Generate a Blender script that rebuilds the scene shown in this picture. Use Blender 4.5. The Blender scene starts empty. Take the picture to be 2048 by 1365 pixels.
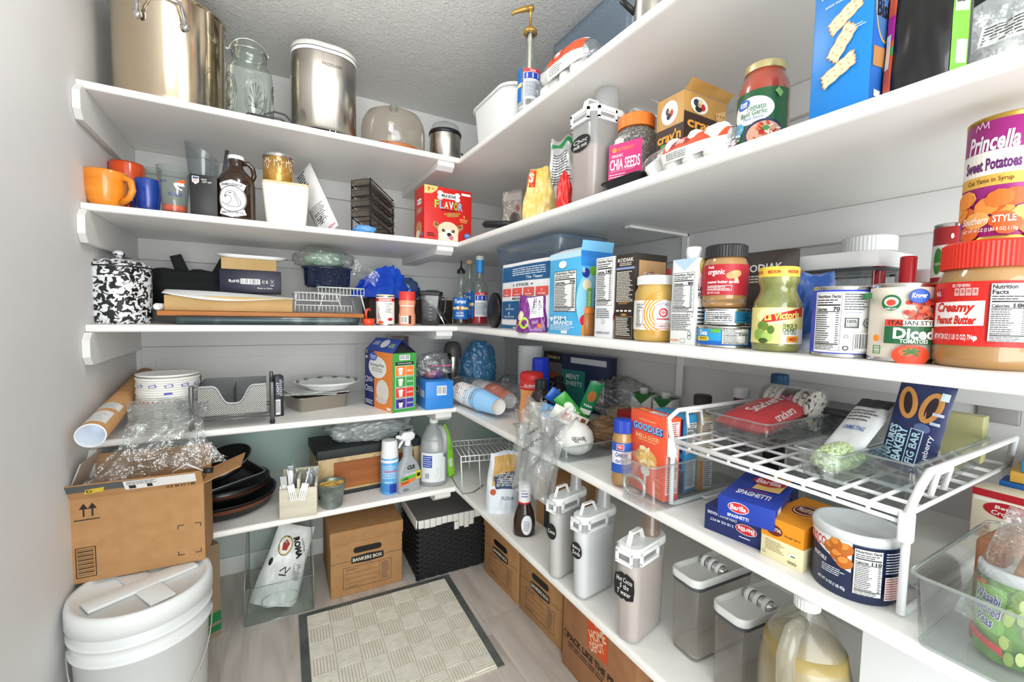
import bpy, bmesh, math, random
from mathutils import Vector, Matrix, noise
R = math.radians
PI = math.pi
sc = bpy.context.scene
COL = sc.collection
# ---------------------------------------------------------------- camera, world, light, exposure
CAM = Vector((-1.3187, -2.4244, 1.2773)); YAW, PITCH, ROLL, FPX = 0.5143, -0.0616, 0.0197, 871.18
FW = Vector((math.sin(YAW)*math.cos(PITCH), math.cos(YAW)*math.cos(PITCH), math.sin(PITCH)))
_r = Vector((math.cos(YAW), -math.sin(YAW), 0)); _u = _r.cross(FW)
RT = _r*math.cos(ROLL) + _u*math.sin(ROLL); UP = -_r*math.sin(ROLL) + _u*math.cos(ROLL)
cd = bpy.data.cameras.new('camera'); cam = bpy.data.objects.new('camera', cd); COL.objects.link(cam)
cd.sensor_width = 36; cd.lens = FPX*36/2048; cd.clip_start = 0.01
M4 = Matrix((RT, UP, -FW)).transposed().to_4x4(); M4.translation = CAM; cam.matrix_world = M4
sc.camera = cam
w = bpy.data.worlds.new('world'); sc.world = w; w.use_nodes = True
w.node_tree.nodes['Background'].inputs[0].default_value = (0.945, 0.985, 0.99, 1)
w.node_tree.nodes['Background'].inputs[1].default_value = 2.0
sc.view_settings.view_transform = 'Standard'; sc.view_settings.look = 'None'
sc.view_settings.gamma = 1; sc.view_settings.use_curve_mapping = False
sc.view_settings.exposure = -0.07
sc.cycles.transparent_max_bounces = 40
def area(name, loc, size, power, rot, color=(1, 1, 1)):
    l = bpy.data.lights.new(name, 'AREA'); l.shape = 'DISK'; l.size = size; l.energy = power; l.color = color
    o = bpy.data.objects.new(name, l); COL.objects.link(o); o.location = loc; o.rotation_euler = rot
    return o
pl = bpy.data.lights.new('ceiling_lamp_light', 'POINT'); pl.energy = 8; pl.shadow_soft_size = .11; pl.color = (1, .99, .975)
plo = bpy.data.objects.new('ceiling_lamp_light', pl); COL.objects.link(plo); plo.location = (-1.15, -1.25, 2.16)
area('front_fill_light', (-1.35, -4.1, 1.35), 2.4, 80, (R(90), 0, R(-8)), (.955, .99, .99))  # soft frontal fill added behind the camera, not a real lamp
# ---------------------------------------------------------------- pixel helpers (photograph frame 2048x1365 -> a point on a real plane)
def ray(px, py): return FW + RT*((px-1024)/FPX) - UP*((py-682.5)/FPX)
def gp(px, py, z):
    d = ray(px, py); return CAM + d*((z-CAM.z)/d.z)
def atY(px, py, Y):
    d = ray(px, py); return CAM + d*((Y-CAM.y)/d.y)
def atX(px, py, X):
    d = ray(px, py); return CAM + d*((X-CAM.x)/d.x)
def zat(px, py, P):
    d = ray(px, py); t = (P-CAM).to_2d().length/d.to_2d().length; return CAM.z + d.z*t
# ---------------------------------------------------------------- materials
MATS = {}
def lin(h):
    h = h.lstrip('#'); h = ''.join(x*2 for x in h) if len(h) == 3 else h; c = [int(h[i:i+2], 16)/255 for i in (0, 2, 4)]
    return tuple(x/12.92 if x <= .04045 else ((x+.055)/1.055)**2.4 for x in c) + (1,)
def pbr(key, color='#ffffff', rough=.5, metal=0, bump=None, spec=.5, trans=0, alpha=1, noise_col=None, ior=1.45, coat=0, subs=0):
    """plain principled material; bump=(scale,strength,dist); noise_col=(hex,scale,lo,hi[,stretch])"""
    if key in MATS: return MATS[key]
    m = bpy.data.materials.new(key); m.use_nodes = True; MATS[key] = m
    nt = m.node_tree; b = nt.nodes['Principled BSDF']
    b.inputs['Base Color'].default_value = lin(color); b.inputs['Roughness'].default_value = rough
    b.inputs['Metallic'].default_value = metal; b.inputs['Specular IOR Level'].default_value = spec
    b.inputs['Transmission Weight'].default_value = trans; b.inputs['IOR'].default_value = ior
    b.inputs['Coat Weight'].default_value = coat; b.inputs['Alpha'].default_value = alpha
    if noise_col or bump:
        tc = nt.nodes.new('ShaderNodeTexCoord')
    if noise_col:
        hx, scl, lo, hi = noise_col[:4]
        mp = nt.nodes.new('ShaderNodeMapping'); nt.links.new(tc.outputs['Object'], mp.inputs[0])
        if len(noise_col) > 4: mp.inputs['Scale'].default_value = noise_col[4]
        n = nt.nodes.new('ShaderNodeTexNoise'); n.inputs['Scale'].default_value = scl; n.inputs['Detail'].default_value = 5
        nt.links.new(mp.outputs[0], n.inputs['Vector'])
        r = nt.nodes.new('ShaderNodeValToRGB'); r.color_ramp.elements[0].position = lo; r.color_ramp.elements[1].position = hi
        r.color_ramp.elements[0].color = lin(color); r.color_ramp.elements[1].color = lin(hx)
        nt.links.new(n.outputs['Fac'], r.inputs[0]); nt.links.new(r.outputs[0], b.inputs['Base Color'])
    if bump:
        n2 = nt.nodes.new('ShaderNodeTexNoise'); n2.inputs['Scale'].default_value = bump[0]; n2.inputs['Detail'].default_value = 3
        nt.links.new(tc.outputs['Object'], n2.inputs['Vector'])
        bp = nt.nodes.new('ShaderNodeBump'); bp.inputs['Strength'].default_value = bump[1]; bp.inputs['Distance'].default_value = bump[2]
        nt.links.new(n2.outputs['Fac'], bp.inputs['Height']); nt.links.new(bp.outputs[0], b.inputs['Normal'])
    return m
def film(key, tint='#ffffff', gloss=.06, haze=0.0, hazecol='#ffffff', rough=.05, ior=1.4, bump=None):
    """thin clear plastic or glass wall: see-through, fresnel gloss, optional milky haze"""
    if key in MATS: return MATS[key]
    m = bpy.data.materials.new(key); m.use_nodes = True; MATS[key] = m
    nt = m.node_tree; nt.nodes.remove(nt.nodes['Principled BSDF']); out = nt.nodes['Material Output']
    t = nt.nodes.new('ShaderNodeBsdfTransparent'); t.inputs[0].default_value = lin(tint)
    g = nt.nodes.new('ShaderNodeBsdfGlossy'); g.inputs['Roughness'].default_value = rough
    f = nt.nodes.new('ShaderNodeLayerWeight'); f.inputs[0].default_value = .5
    pw = nt.nodes.new('ShaderNodeMath'); pw.operation = 'POWER'; pw.inputs[1].default_value = 4; nt.links.new(f.outputs['Facing'], pw.inputs[0])
    ad = nt.nodes.new('ShaderNodeMath'); ad.operation = 'MULTIPLY_ADD'; ad.inputs[1].default_value = .75; ad.inputs[2].default_value = .035+gloss; nt.links.new(pw.outputs[0], ad.inputs[0])
    src = t
    if haze > 0:
        d = nt.nodes.new('ShaderNodeBsdfDiffuse'); d.inputs[0].default_value = lin(hazecol)
        tl = nt.nodes.new('ShaderNodeBsdfTranslucent'); tl.inputs[0].default_value = lin(hazecol)
        dm = nt.nodes.new('ShaderNodeMixShader'); dm.inputs[0].default_value = .5
        nt.links.new(d.outputs[0], dm.inputs[1]); nt.links.new(tl.outputs[0], dm.inputs[2])
        mx = nt.nodes.new('ShaderNodeMixShader'); mx.inputs[0].default_value = haze
        nt.links.new(t.outputs[0], mx.inputs[1]); nt.links.new(dm.outputs[0], mx.inputs[2]); src = mx
    mm = nt.nodes.new('ShaderNodeMixShader'); nt.links.new(ad.outputs[0], mm.inputs[0])
    nt.links.new(src.outputs[0], mm.inputs[1]); nt.links.new(g.outputs[0], mm.inputs[2]); nt.links.new(mm.outputs[0], out.inputs[0])
    if bump:
        tc = nt.nodes.new('ShaderNodeTexCoord'); n2 = nt.nodes.new('ShaderNodeTexNoise'); n2.inputs['Scale'].default_value = bump[0]
        n2.inputs['Detail'].default_value = 4; nt.links.new(tc.outputs['Object'], n2.inputs['Vector'])
        bp = nt.nodes.new('ShaderNodeBump'); bp.inputs['Strength'].default_value = bump[1]; bp.inputs['Distance'].default_value = bump[2]
        nt.links.new(n2.outputs['Fac'], bp.inputs['Height']); nt.links.new(bp.outputs[0], g.inputs['Normal'])
    return m
def pc(hexcol, rough=.45): return pbr('ink_'+hexcol.lstrip('#')+('' if rough == .45 else '_%d' % int(rough*100)), hexcol, rough)
def MT(m): return pc(m) if isinstance(m, str) else m
# ---------------------------------------------------------------- mesh building
class MB:
    def __init__(s): s.v = []; s.f = []; s.mi = []; s.mats = []; s.smooth = []
    def slot(s, m):
        m = MT(m)
        if m not in s.mats: s.mats.append(m)
        return s.mats.index(m)
    def add(s, vs, fs, m, smooth=False, xf=None):
        o = len(s.v); k = s.slot(m)
        for p in vs:
            p = Vector(p); s.v.append(xf @ p if xf else p)
        for f in fs: s.f.append([i+o for i in f]); s.mi.append(k); s.smooth.append(smooth)
        return s
    def box(s, x0, y0, z0, x1, y1, z1, m, xf=None, bev=0):
        if bev > 0:
            bm = bmesh.new(); bmesh.ops.create_cube(bm, size=1)
            for v in bm.verts: v.co = Vector(((x0+x1)/2+v.co.x*(x1-x0), (y0+y1)/2+v.co.y*(y1-y0), (z0+z1)/2+v.co.z*(z1-z0)))
            bmesh.ops.bevel(bm, geom=bm.edges[:], offset=bev, segments=2, affect='EDGES', profile=.5)
            bm.verts.index_update(); s.add([v.co.copy() for v in bm.verts], [[v.index for v in f.verts] for f in bm.faces], m, True, xf); bm.free(); return s
        vs = [(x, y, z) for z in (z0, z1) for y in (y0, y1) for x in (x0, x1)]
        return s.add(vs, [(0, 2, 3, 1), (4, 5, 7, 6), (0, 1, 5, 4), (2, 6, 7, 3), (0, 4, 6, 2), (1, 3, 7, 5)], m, False, xf)
    def lathe(s, prof, m, n=40, sx=1, sy=1, xf=None, smooth=True, cx=0, cy=0, a0=0, a1=2*PI, power=2.0):
        """profile [(r,z)...] turned about z; power>2 squares the plan (superellipse)"""
        full = abs(a1-a0-2*PI) < 1e-6; k = n if full else n+1; vs = []; fs = []
        for r, z in prof:
            for i in range(k):
                a = a0+(a1-a0)*i/n; c, q = math.cos(a), math.sin(a)
                if power != 2:
                    q_ = (abs(c)**power+abs(q)**power)**(-1/power); c *= q_; q *= q_
                vs.append((cx+r*c*sx, cy+r*q*sy, z))
        for j in range(len(prof)-1):
            for i in range(n):
                a, b = j*k+i, j*k+(i+1) % k
                fs.append((a, b, b+k, a+k))
        return s.add(vs, fs, m, smooth, xf)
    def rrect(s, prof, m, n=6, xf=None, smooth=True):
        """rounded-rectangle loft: prof = [(hx,hy,rad,z)...]"""
        vs = []; fs = []; k = 4*(n+1)
        for hx, hy, r, z in prof:
            r = min(r, hx, hy)
            for q, (sx, sy) in enumerate(((1, 1), (-1, 1), (-1, -1), (1, -1))):
                for i in range(n+1):
                    a = q*PI/2+i/n*PI/2; vs.append((sx*(hx-r)+r*math.cos(a), sy*(hy-r)+r*math.sin(a), z))
        for j in range(len(prof)-1):
            for i in range(k): fs.append((j*k+i, j*k+(i+1) % k, (j+1)*k+(i+1) % k, (j+1)*k+i))
        return s.add(vs, fs, m, smooth, xf)
    def rcap(s, hx, hy, r, z, m, n=6, xf=None, up=True):
        vs = []; r = min(r, hx, hy)
        for q, (sx, sy) in enumerate(((1, 1), (-1, 1), (-1, -1), (1, -1))):
            for i in range(n+1):
                a = q*PI/2+i/n*PI/2; vs.append((sx*(hx-r)+r*math.cos(a), sy*(hy-r)+r*math.sin(a), z))
        f = list(range(len(vs)));
        if not up: f.reverse()
        return s.add(vs, [f], m, False, xf)
    def prism(s, pts, z0, z1, m, xf=None):
        n = len(pts); vs = [(x, y, z0) for x, y in pts]+[(x, y, z1) for x, y in pts]
        fs = [list(range(n))[::-1], list(range(n, 2*n))]+[(i, (i+1) % n, n+(i+1) % n, n+i) for i in range(n)]
        return s.add(vs, fs, m, False, xf)
    def tube(s, pts, r, m, n=8, closed=False, xf=None, caps=True):
        P = [Vector(p) for p in pts]; k = len(P); vs = []; fs = []
        nrm = None; rr = r if isinstance(r, (list, tuple)) else [r]*k
        for i in range(k):
            a = P[(i-1) % k] if (closed or i > 0) else P[0]; b = P[(i+1) % k] if (closed or i < k-1) else P[-1]
            t = (b-a).normalized()
            if nrm is None:
                nrm = t.orthogonal().normalized()
            else:
                nrm = (nrm-t*nrm.dot(t)); nrm = nrm.normalized() if nrm.length > 1e-6 else t.orthogonal().normalized()
            bi = t.cross(nrm)
            for j in range(n):
                an = 2*PI*j/n; vs.append(P[i]+(nrm*math.cos(an)+bi*math.sin(an))*rr[i])
        for i in range(k if closed else k-1):
            for j in range(n):
                a = i*n+j; b = i*n+(j+1) % n; c = ((i+1) % k)*n
                fs.append((a, b, c+(j+1) % n, c+j))
        if caps and not closed: fs.append(list(range(n))[::-1]); fs.append([(k-1)*n+j for j in range(n)])
        return s.add(vs, fs, m, True, xf)
    def grid(s, fn, nu, nv, m, closed_u=False, xf=None, smooth=True, skip=None):
        vs = []; fs = []; k = nu if closed_u else nu+1
        for j in range(nv+1):
            for i in range(k): vs.append(fn(i/nu, j/nv))
        for j in range(nv):
            for i in range(nu):
                if skip and skip(i, j): continue
                a, b = j*k+i, j*k+(i+1) % k; fs.append((a, b, b+k, a+k))
        return s.add(vs, fs, m, smooth, xf)
    def build(s, name, parent=None, label=None):
        me = bpy.data.meshes.new(name); me.from_pydata([tuple(v) for v in s.v], [], s.f)
        for m in s.mats: me.materials.append(m)
        me.polygons.foreach_set('material_index', s.mi); me.polygons.foreach_set('use_smooth', s.smooth); me.update()
        o = bpy.data.objects.new(name, me); COL.objects.link(o)
        if parent: o.parent = parent
        if label: o['label'] = label
        return o
def sharp(o, ang=40):
    bm = bmesh.new(); bm.from_mesh(o.data)
    for e in bm.edges:
        if len(e.link_faces) == 2 and e.calc_face_angle(0) > R(ang): e.smooth = False
    bm.to_mesh(o.data); bm.free(); return o
def solid(o, t, off=-1):
    md = o.modifiers.new('thickness', 'SOLIDIFY'); md.thickness = t; md.offset = off; return o
def thing(name, label, cat, loc=(0, 0, 0), rz=0, group=None, rot=None):
    o = bpy.data.objects.new(name, None); COL.objects.link(o); o.empty_display_size = .03
    o.location = loc; o.rotation_euler = rot if rot else (0, 0, rz); o['label'] = label; o['category'] = cat
    if group: o['group'] = group
    return o
def tag(o, label, cat, loc=None, rz=0, group=None, rot=None):
    o['label'] = label; o['category'] = cat
    if group: o['group'] = group
    if loc is not None: o.location = loc; o.rotation_euler = rot if rot else (0, 0, rz)
    return o
def struct(o):
    o['kind'] = 'structure'; return o
# ---------------------------------------------------------------- flat print: coloured shapes and lettering laid on a face
TXT = {}
def text_geo(st, bold, shear):
    k = (st, bold, shear)
    if k not in TXT:
        c = bpy.data.curves.new('lettering', 'FONT'); c.body = st; c.resolution_u = 2; c.offset = bold; c.shear = shear; c.size = 1
        o = bpy.data.objects.new('lettering', c); me = o.to_mesh()
        vs = [Vector(v.co) for v in me.vertices]; fs = [list(p.vertices) for p in me.polygons]
        o.to_mesh_clear(); bpy.data.objects.remove(o); bpy.data.curves.remove(c)
        if vs:
            x0 = min(v.x for v in vs); x1 = max(v.x for v in vs); y0 = min(v.y for v in vs); y1 = max(v.y for v in vs)
        else: x0 = y0 = 0; x1 = y1 = 1
        TXT[k] = (vs, fs, x0, x1, y0, y1)
    return TXT[k]
class PR:
    """print in metres; u to the right, v up, 0,0 at the middle of the face's bottom edge"""
    def __init__(s): s.el = []; s.n = 0
    def _a(s, vs, fs, c): s.el.append((vs, fs, c, s.n)); s.n += 1; return s
    def rect(s, u0, v0, u1, v1, c):
        return s._a([(u0, v0), (u1, v0), (u1, v1), (u0, v1)], [(0, 1, 2, 3)], c)
    def poly(s, pts, c): return s._a(list(pts), [tuple(range(len(pts)))], c)
    def ell(s, cu, cv, ru, rv, c, n=28, rot=0):
        ca, sa = math.cos(R(rot)), math.sin(R(rot)); q = []
        for i in range(n):
            x, y = ru*math.cos(2*PI*i/n), rv*math.sin(2*PI*i/n); q.append((cu+x*ca-y*sa, cv+x*sa+y*ca))
        return s.poly(q, c)
    def frame(s, u0, v0, u1, v1, t, c):
        vs = [(u0, v0), (u1, v0), (u1, v1), (u0, v1), (u0+t, v0+t), (u1-t, v0+t), (u1-t, v1-t), (u0+t, v1-t)]
        return s._a(vs, [(0, 1, 5, 4), (1, 2, 6, 5), (2, 3, 7, 6), (3, 0, 4, 7)], c)
    def ring(s, cu, cv, r0, r1, c, n=28, a0=0, a1=360):
        vs = []; fs = []
        for i in range(n+1):
            a = R(a0+(a1-a0)*i/n); vs += [(cu+r0*math.cos(a), cv+r0*math.sin(a)), (cu+r1*math.cos(a), cv+r1*math.sin(a))]
        for i in range(n): fs.append((2*i, 2*i+1, 2*i+3, 2*i+2))
        return s._a(vs, fs, c)
    def line(s, pts, t, c):
        vs = []; fs = []
        for i in range(len(pts)-1):
            a, b = Vector(pts[i]), Vector(pts[i+1]); d = (b-a)
            if d.length < 1e-9: continue
            nn = Vector((-d.y, d.x)).normalized()*t/2; o = len(vs)
            vs += [tuple(a-nn), tuple(b-nn), tuple(b+nn), tuple(a+nn)]; fs.append((o, o+1, o+2, o+3))
        return s._a(vs, fs, c)
    def text(s, st, u, v, h, c, w=None, al='c', bold=.012, shear=0, rot=0):
        """lettering: h = full glyph-box height, w = full width (stretches to fit), anchored at its middle / left"""
        vs, fs, x0, x1, y0, y1 = text_geo(st, bold, shear); sy = h/max(y1-y0, 1e-6)
        sx = (w/max(x1-x0, 1e-6)) if w else sy; ww = (x1-x0)*sx
        ou = -ww/2 if al == 'c' else (0 if al == 'l' else -ww); ca, sa = math.cos(R(rot)), math.sin(R(rot)); q = []
        for p in vs:
            x = ou+(p.x-x0)*sx; y = -h/2+(p.y-y0)*sy; q.append((u+x*ca-y*sa, v+x*sa+y*ca))
        return s._a(q, fs, c)
    def micro(s, u0, v0, u1, v1, n, c, fill=.5, seed=1, al='l'):
        """rows of tiny unreadable print as broken dashes"""
        rn = random.Random(seed); vs = []; fs = []; dv = (v1-v0)/n
        for i in range(n):
            y = v1-(i+.5)*dv; u = u0; e = u0+(u1-u0)*rn.uniform(.72, 1) if al == 'l' else u1
            while u < e-1e-5:
                l = min(rn.uniform(.06, .2)*(u1-u0), e-u); o = len(vs)
                vs += [(u, y-dv*fill/2), (u+l, y-dv*fill/2), (u+l, y+dv*fill/2), (u, y+dv*fill/2)]; fs.append((o, o+1, o+2, o+3)); u += l+.02*(u1-u0)
        return s._a(vs, fs, c)
    def barcode(s, u0, v0, u1, v1, c='#111111', bg='#f6f6f6', seed=3, n=26):
        s.rect(u0, v0, u1, v1, bg); rn = random.Random(seed); m = (u1-u0)*.06; vs = []; fs = []; dx = (u1-u0-2*m)/n
        for i in range(n):
            if rn.random() < .8:
                a = u0+m+i*dx; b = a+dx*rn.uniform(.25, .8); o = len(vs); h0 = v0+(v1-v0)*.14
                vs += [(a, h0), (b, h0), (b, v1-(v1-v0)*.08), (a, v1-(v1-v0)*.08)]; fs.append((o, o+1, o+2, o+3))
        return s._a(vs, fs, c)
    def nutri(s, u0, v0, u1, v1, cal=None, bg='#f4f4f2', ink='#151515', head=True, two=False):
        w, h = u1-u0, v1-v0; s.rect(u0, v0, u1, v1, bg); s.frame(u0, v0, u1, v1, w*.015, ink); m = w*.05
        y = v1
        if head:
            if two:
                s.text('Nutrition', u0+m, v1-h*.06, h*.08, ink, w=w*.62, al='l', bold=.03); s.text('Facts', u0+m, v1-h*.15, h*.08, ink, w=w*.4, al='l', bold=.03); y = v1-h*.2
            else:
                s.text('Nutrition Facts', u0+m, v1-h*.055, h*.062, ink, w=w-2*m, al='l', bold=.03); y = v1-h*.095
        s.micro(u0+m, y-h*.09, u1-m, y-h*.005, 2, ink, .45, 5); s.rect(u0+m, y-h*.125, u1-m, y-h*.1, ink); y -= h*.135
        s.text('Calories', u0+m, y-h*.05, h*.055, ink, w=w*.44, al='l', bold=.03)
        if cal: s.text(cal, u1-m, y-h*.045, h*.075, ink, w=w*.075*len(cal)*1.6, al='r', bold=.03)
        s.rect(u0+m, y-h*.098, u1-m, y-h*.085, ink); y -= h*.1
        n = max(5, int((y-v0)/h*22)); s.micro(u0+m, v0+h*.12, u0+w*.66, y, n, ink, .42, 7); s.micro(u0+w*.82, v0+h*.12, u1-m, y, n, ink, .42, 9)
        s.rect(u0+m, v0+h*.1, u1-m, v0+h*.118, ink); s.micro(u0+m, v0+h*.01, u1-m, v0+h*.095, 3, ink, .4, 11)
        return s
    def build(s, parent, fn, name='printed_label', step=None, eps=.00025, lay=.00012):
        """fn(u,v,off)->Vector; step cuts the print so that it follows a curved face"""
        mb = MB()
        for vs, fs, c, k in s.el:
            off = eps+lay*k
            if step:
                bm = bmesh.new(); bv = [bm.verts.new((a, b, 0)) for a, b in vs]
                for f in fs:
                    try: bm.faces.new([bv[i] for i in f])
                    except ValueError: pass
                su, sv = step if isinstance(step, tuple) else (step, None)
                for ax, st in ((0, su), (1, sv)):
                    if not st or not vs: continue
                    lo = min(p[ax] for p in vs); hi = max(p[ax] for p in vs); i = math.floor(lo/st)+1
                    while i*st < hi:
                        co = Vector((0, 0, 0)); co[ax] = i*st; no = Vector((0, 0, 0)); no[ax] = 1
                        bmesh.ops.bisect_plane(bm, geom=bm.verts[:]+bm.edges[:]+bm.faces[:], plane_co=co, plane_no=no); i += 1
                bm.verts.index_update(); mb.add([fn(v.co.x, v.co.y, off) for v in bm.verts], [[v.index for v in f.verts] for f in bm.faces], c); bm.free()
            else: mb.add([fn(a, b, off) for a, b in vs], fs, c)
        return mb.build(name, parent)
    # common faces of a box w x d x h standing at the origin
    def on_box(s, parent, face, w, d, h, name='printed_label'):
        F = {'front': lambda u, v, o: Vector((u, -d/2-o, v)), 'back': lambda u, v, o: Vector((-u, d/2+o, v)),
             'right': lambda u, v, o: Vector((w/2+o, u, v)), 'left': lambda u, v, o: Vector((-w/2-o, -u, v)),
             'top': lambda u, v, o: Vector((u, -d/2+v, h+o))}[face]
        return s.build(parent, F, name)
    def on_cyl(s, parent, r, z0=0, name='printed_label', phi=0, sx=1, sy=1, rfn=None):
        def fn(u, v, o):
            rr = (rfn(v) if rfn else r); a = u/r+R(phi); return Vector(((rr+o)*math.sin(a)*sx, -(rr+o)*math.cos(a)*sy, z0+v))
        return s.build(parent, fn, name, step=(2*math.sqrt(2*r*1e-4), .006 if rfn else None))
# ---------------------------------------------------------------- shared stuff
WHITE = pbr('white_paint', '#f2f1ee', .38); 
CARD = pbr('cardboard', '#b18659', .8, noise_col=('#a87c4f', 30, .35, .7), bump=(200, .05, .001))
STEEL = pbr('brushed_steel', '#c9c4bc', .24, 1, noise_col=('#b5afa5', 8, .3, .7, (60, 60, .6)))
CHROME = pbr('chrome', '#d8d8d8', .12, 1)
BLACKP = pbr('black_plastic', '#17181a', .38)
WHITEP = pbr('white_plastic', '#eef0f0', .32)
WIRE = pbr('white_coated_wire', '#f3f4f4', .3)
CLEAR = film('clear_acrylic', '#fafcfc', .02, .03, '#eef4f4')
BAGF = film('clear_bag_film', '#f8fafa', .12, .1, '#f2f5f5', .13, 1.45, bump=(15, .8, .06))
GLASS = film('clear_glass', '#f6faf8', .02, .03, '#e6efea')
MILKY = film('milky_plastic', '#f2f4f4', .03, .46, '#f1f2f2', .25)
# ================================================================ the room
W, D1, D2, T = 1.8084, .5996, .5724, .024
ZS = [1.9471, 1.5823, 1.2071, .8379, .4671]; ZC = 2.385; YF = -3.0
ZT = [z+T/2 for z in ZS]      # top surfaces
S1, S2, S3, S4, S5 = ZT
def wall_mat(key, c, c2, b=(140, .12, .002)):
    return pbr(key, c, .62, bump=b, noise_col=(c2, 2.2, .35, .75))
WALLM = wall_mat('wall_paint', '#dfdedd', '#d9d8d6')
# low back wall: pale grey with a mint light cast painted into the colour
def mint_cast_mat():
    m = bpy.data.materials.new('mint_cast_wall_colour'); m.use_nodes = True; nt = m.node_tree; b = nt.nodes['Principled BSDF']
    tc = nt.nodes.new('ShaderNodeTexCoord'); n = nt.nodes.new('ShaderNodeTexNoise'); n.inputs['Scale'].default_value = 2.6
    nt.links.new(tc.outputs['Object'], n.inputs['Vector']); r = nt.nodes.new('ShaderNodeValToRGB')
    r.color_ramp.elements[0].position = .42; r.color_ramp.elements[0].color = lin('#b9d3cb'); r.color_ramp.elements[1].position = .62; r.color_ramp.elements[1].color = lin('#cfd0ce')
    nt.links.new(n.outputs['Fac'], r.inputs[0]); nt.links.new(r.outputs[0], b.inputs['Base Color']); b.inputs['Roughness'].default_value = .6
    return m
MINT_CAST = mint_cast_mat()
b = MB(); b.box(-W-.1, 0, 0, .1, .1, ZC, WALLM); struct(b.build('wall_back'))
b = MB(); b.box(0, YF, 0, .1, 0, ZC, WALLM); struct(b.build('wall_right'))
b = MB(); b.box(-W-.1, YF, 0, -W, 0, ZC, WALLM); struct(b.build('wall_left'))
# ceiling with knock-down texture
def ceil_mat():
    m = bpy.data.materials.new('textured_ceiling'); m.use_nodes = True; nt = m.node_tree; b = nt.nodes['Principled BSDF']
    b.inputs['Base Color'].default_value = lin('#d9d8d6'); b.inputs['Roughness'].default_value = .42
    tc = nt.nodes.new('ShaderNodeTexCoord'); n = nt.nodes.new('ShaderNodeTexNoise'); n.inputs['Scale'].default_value = 46; n.inputs['Detail'].default_value = 3; n.inputs['Distortion'].default_value = 1.6
    nt.links.new(tc.outputs['Object'], n.inputs['Vector']); r = nt.nodes.new('ShaderNodeValToRGB'); r.color_ramp.elements[0].position = .5; r.color_ramp.elements[1].position = .6
    nt.links.new(n.outputs['Fac'], r.inputs[0]); bp = nt.nodes.new('ShaderNodeBump'); bp.inputs['Strength'].default_value = .55; bp.inputs['Distance'].default_value = .004
    nt.links.new(r.outputs[0], bp.inputs['Height']); nt.links.new(bp.outputs[0], b.inputs['Normal']); return m
b = MB(); b.box(-W-.1, YF, ZC, .1, .1, ZC+.1, ceil_mat()); struct(b.build('ceiling'))
# floor of wood-look planks, each its own piece
def plank_mat(k, seed):
    m = bpy.data.materials.new('plank_%d' % k); m.use_nodes = True; nt = m.node_tree; b = nt.nodes['Principled BSDF']; b.inputs['Roughness'].default_value = .36
    tc = nt.nodes.new('ShaderNodeTexCoord'); mp = nt.nodes.new('ShaderNodeMapping'); mp.inputs['Scale'].default_value = (6, .8, 1); mp.inputs['Location'].default_value = (seed*3.1, seed*1.7, 0)
    nt.links.new(tc.outputs['Object'], mp.inputs[0]); n = nt.nodes.new('ShaderNodeTexNoise'); n.inputs['Scale'].default_value = 2.4; n.inputs['Detail'].default_value = 9; n.inputs['Distortion'].default_value = .8
    nt.links.new(mp.outputs[0], n.inputs['Vector']); r = nt.nodes.new('ShaderNodeValToRGB'); cs = [('#a89f97', .25), ('#c3bab2', .45), ('#d2cac2', .62), ('#c6bdb4', .8)]
    r.color_ramp.elements[0].position = cs[0][1]; r.color_ramp.elements[0].color = lin(cs[0][0]); r.color_ramp.elements[1].position = cs[3][1]; r.color_ramp.elements[1].color = lin(cs[3][0])
    for c, p in cs[1:3]:
        e = r.color_ramp.elements.new(p); e.color = lin(c)
    nt.links.new(n.outputs['Fac'], r.inputs[0]); nt.links.new(r.outputs[0], b.inputs['Base Color']); return m
PM = [plank_mat(i, i*2.3+1) for i in range(4)]
b = MB(); b.box(-W-.1, YF, -.12, .1, .1, -.0035, pbr('floor_grout', '#e6e3df', .7)); floor = struct(b.build('floor'))
rn = random.Random(4); k = 0; pw = .2; x = -W+.06-.2
while x < 0:
    y = YF-rn.uniform(0, .9) if k % 2 else YF-.35; 
    while y < .1:
        y1 = min(y+1.2, .1); y0 = max(y, YF); xa, xb = max(x, -W-.05), min(x+pw, .05)
        if y1 > y0+.02 and xb > xa+.02:
            p = MB(); p.box(xa+.0014, y0+.0014, -.01, xb-.0014, y1-.0014, 0, PM[rn.randrange(4)]); p.build('plank', floor)
        y += 1.2
    x += pw; k += 1
# baseboards
b = MB(); b.box(-W, -.012, 0, 0, 0, .085, WHITE, bev=.003); struct(b.build('baseboard_back'))
b = MB(); b.box(-.012, YF, 0, 0, -.012, .085, WHITE, bev=.003); struct(b.build('baseboard_right'))
b = MB(); b.box(-W, YF, 0, -W+.012, -.012, .085, WHITE, bev=.003); struct(b.build('baseboard_left'))
# thin sheet carrying the painted mint light cast behind the two lowest shelves
b = MB(); b.box(-W+.02, -.006, .09, -.02, 0, ZS[3]-T/2-.095, MINT_CAST); struct(b.build('wall_mint_cast'))
# framed access panel in the back wall between the third and fourth shelf
b = MB(); x0, x1, z0, z1 = -1.79, atY(713, 700, 0).x, S4+.02, ZS[2]-T/2-.092
b.box(x0, -.008, z0, x1, 0, z1, WALLM, bev=.002); fr = struct(b.build('trim_2'))
b = MB(); b.box(x0+.05, -.0125, z0+.05, x1-.05, -.0085, z1-.05, WALLM, bev=.002); b.build('panel', fr)
# blank plate on the right wall
q = atX(1997, 827, 0); b = MB(); b.box(-.006, q.y-.032, q.z-.02, -.0005, q.y+.032, q.z+.02, pbr('plate_grey', '#a39f9d', .5), bev=.004); tag(b.build('wall_plate'), 'grey blank plate on the wall under the third shelf', 'wall plate')
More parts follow.
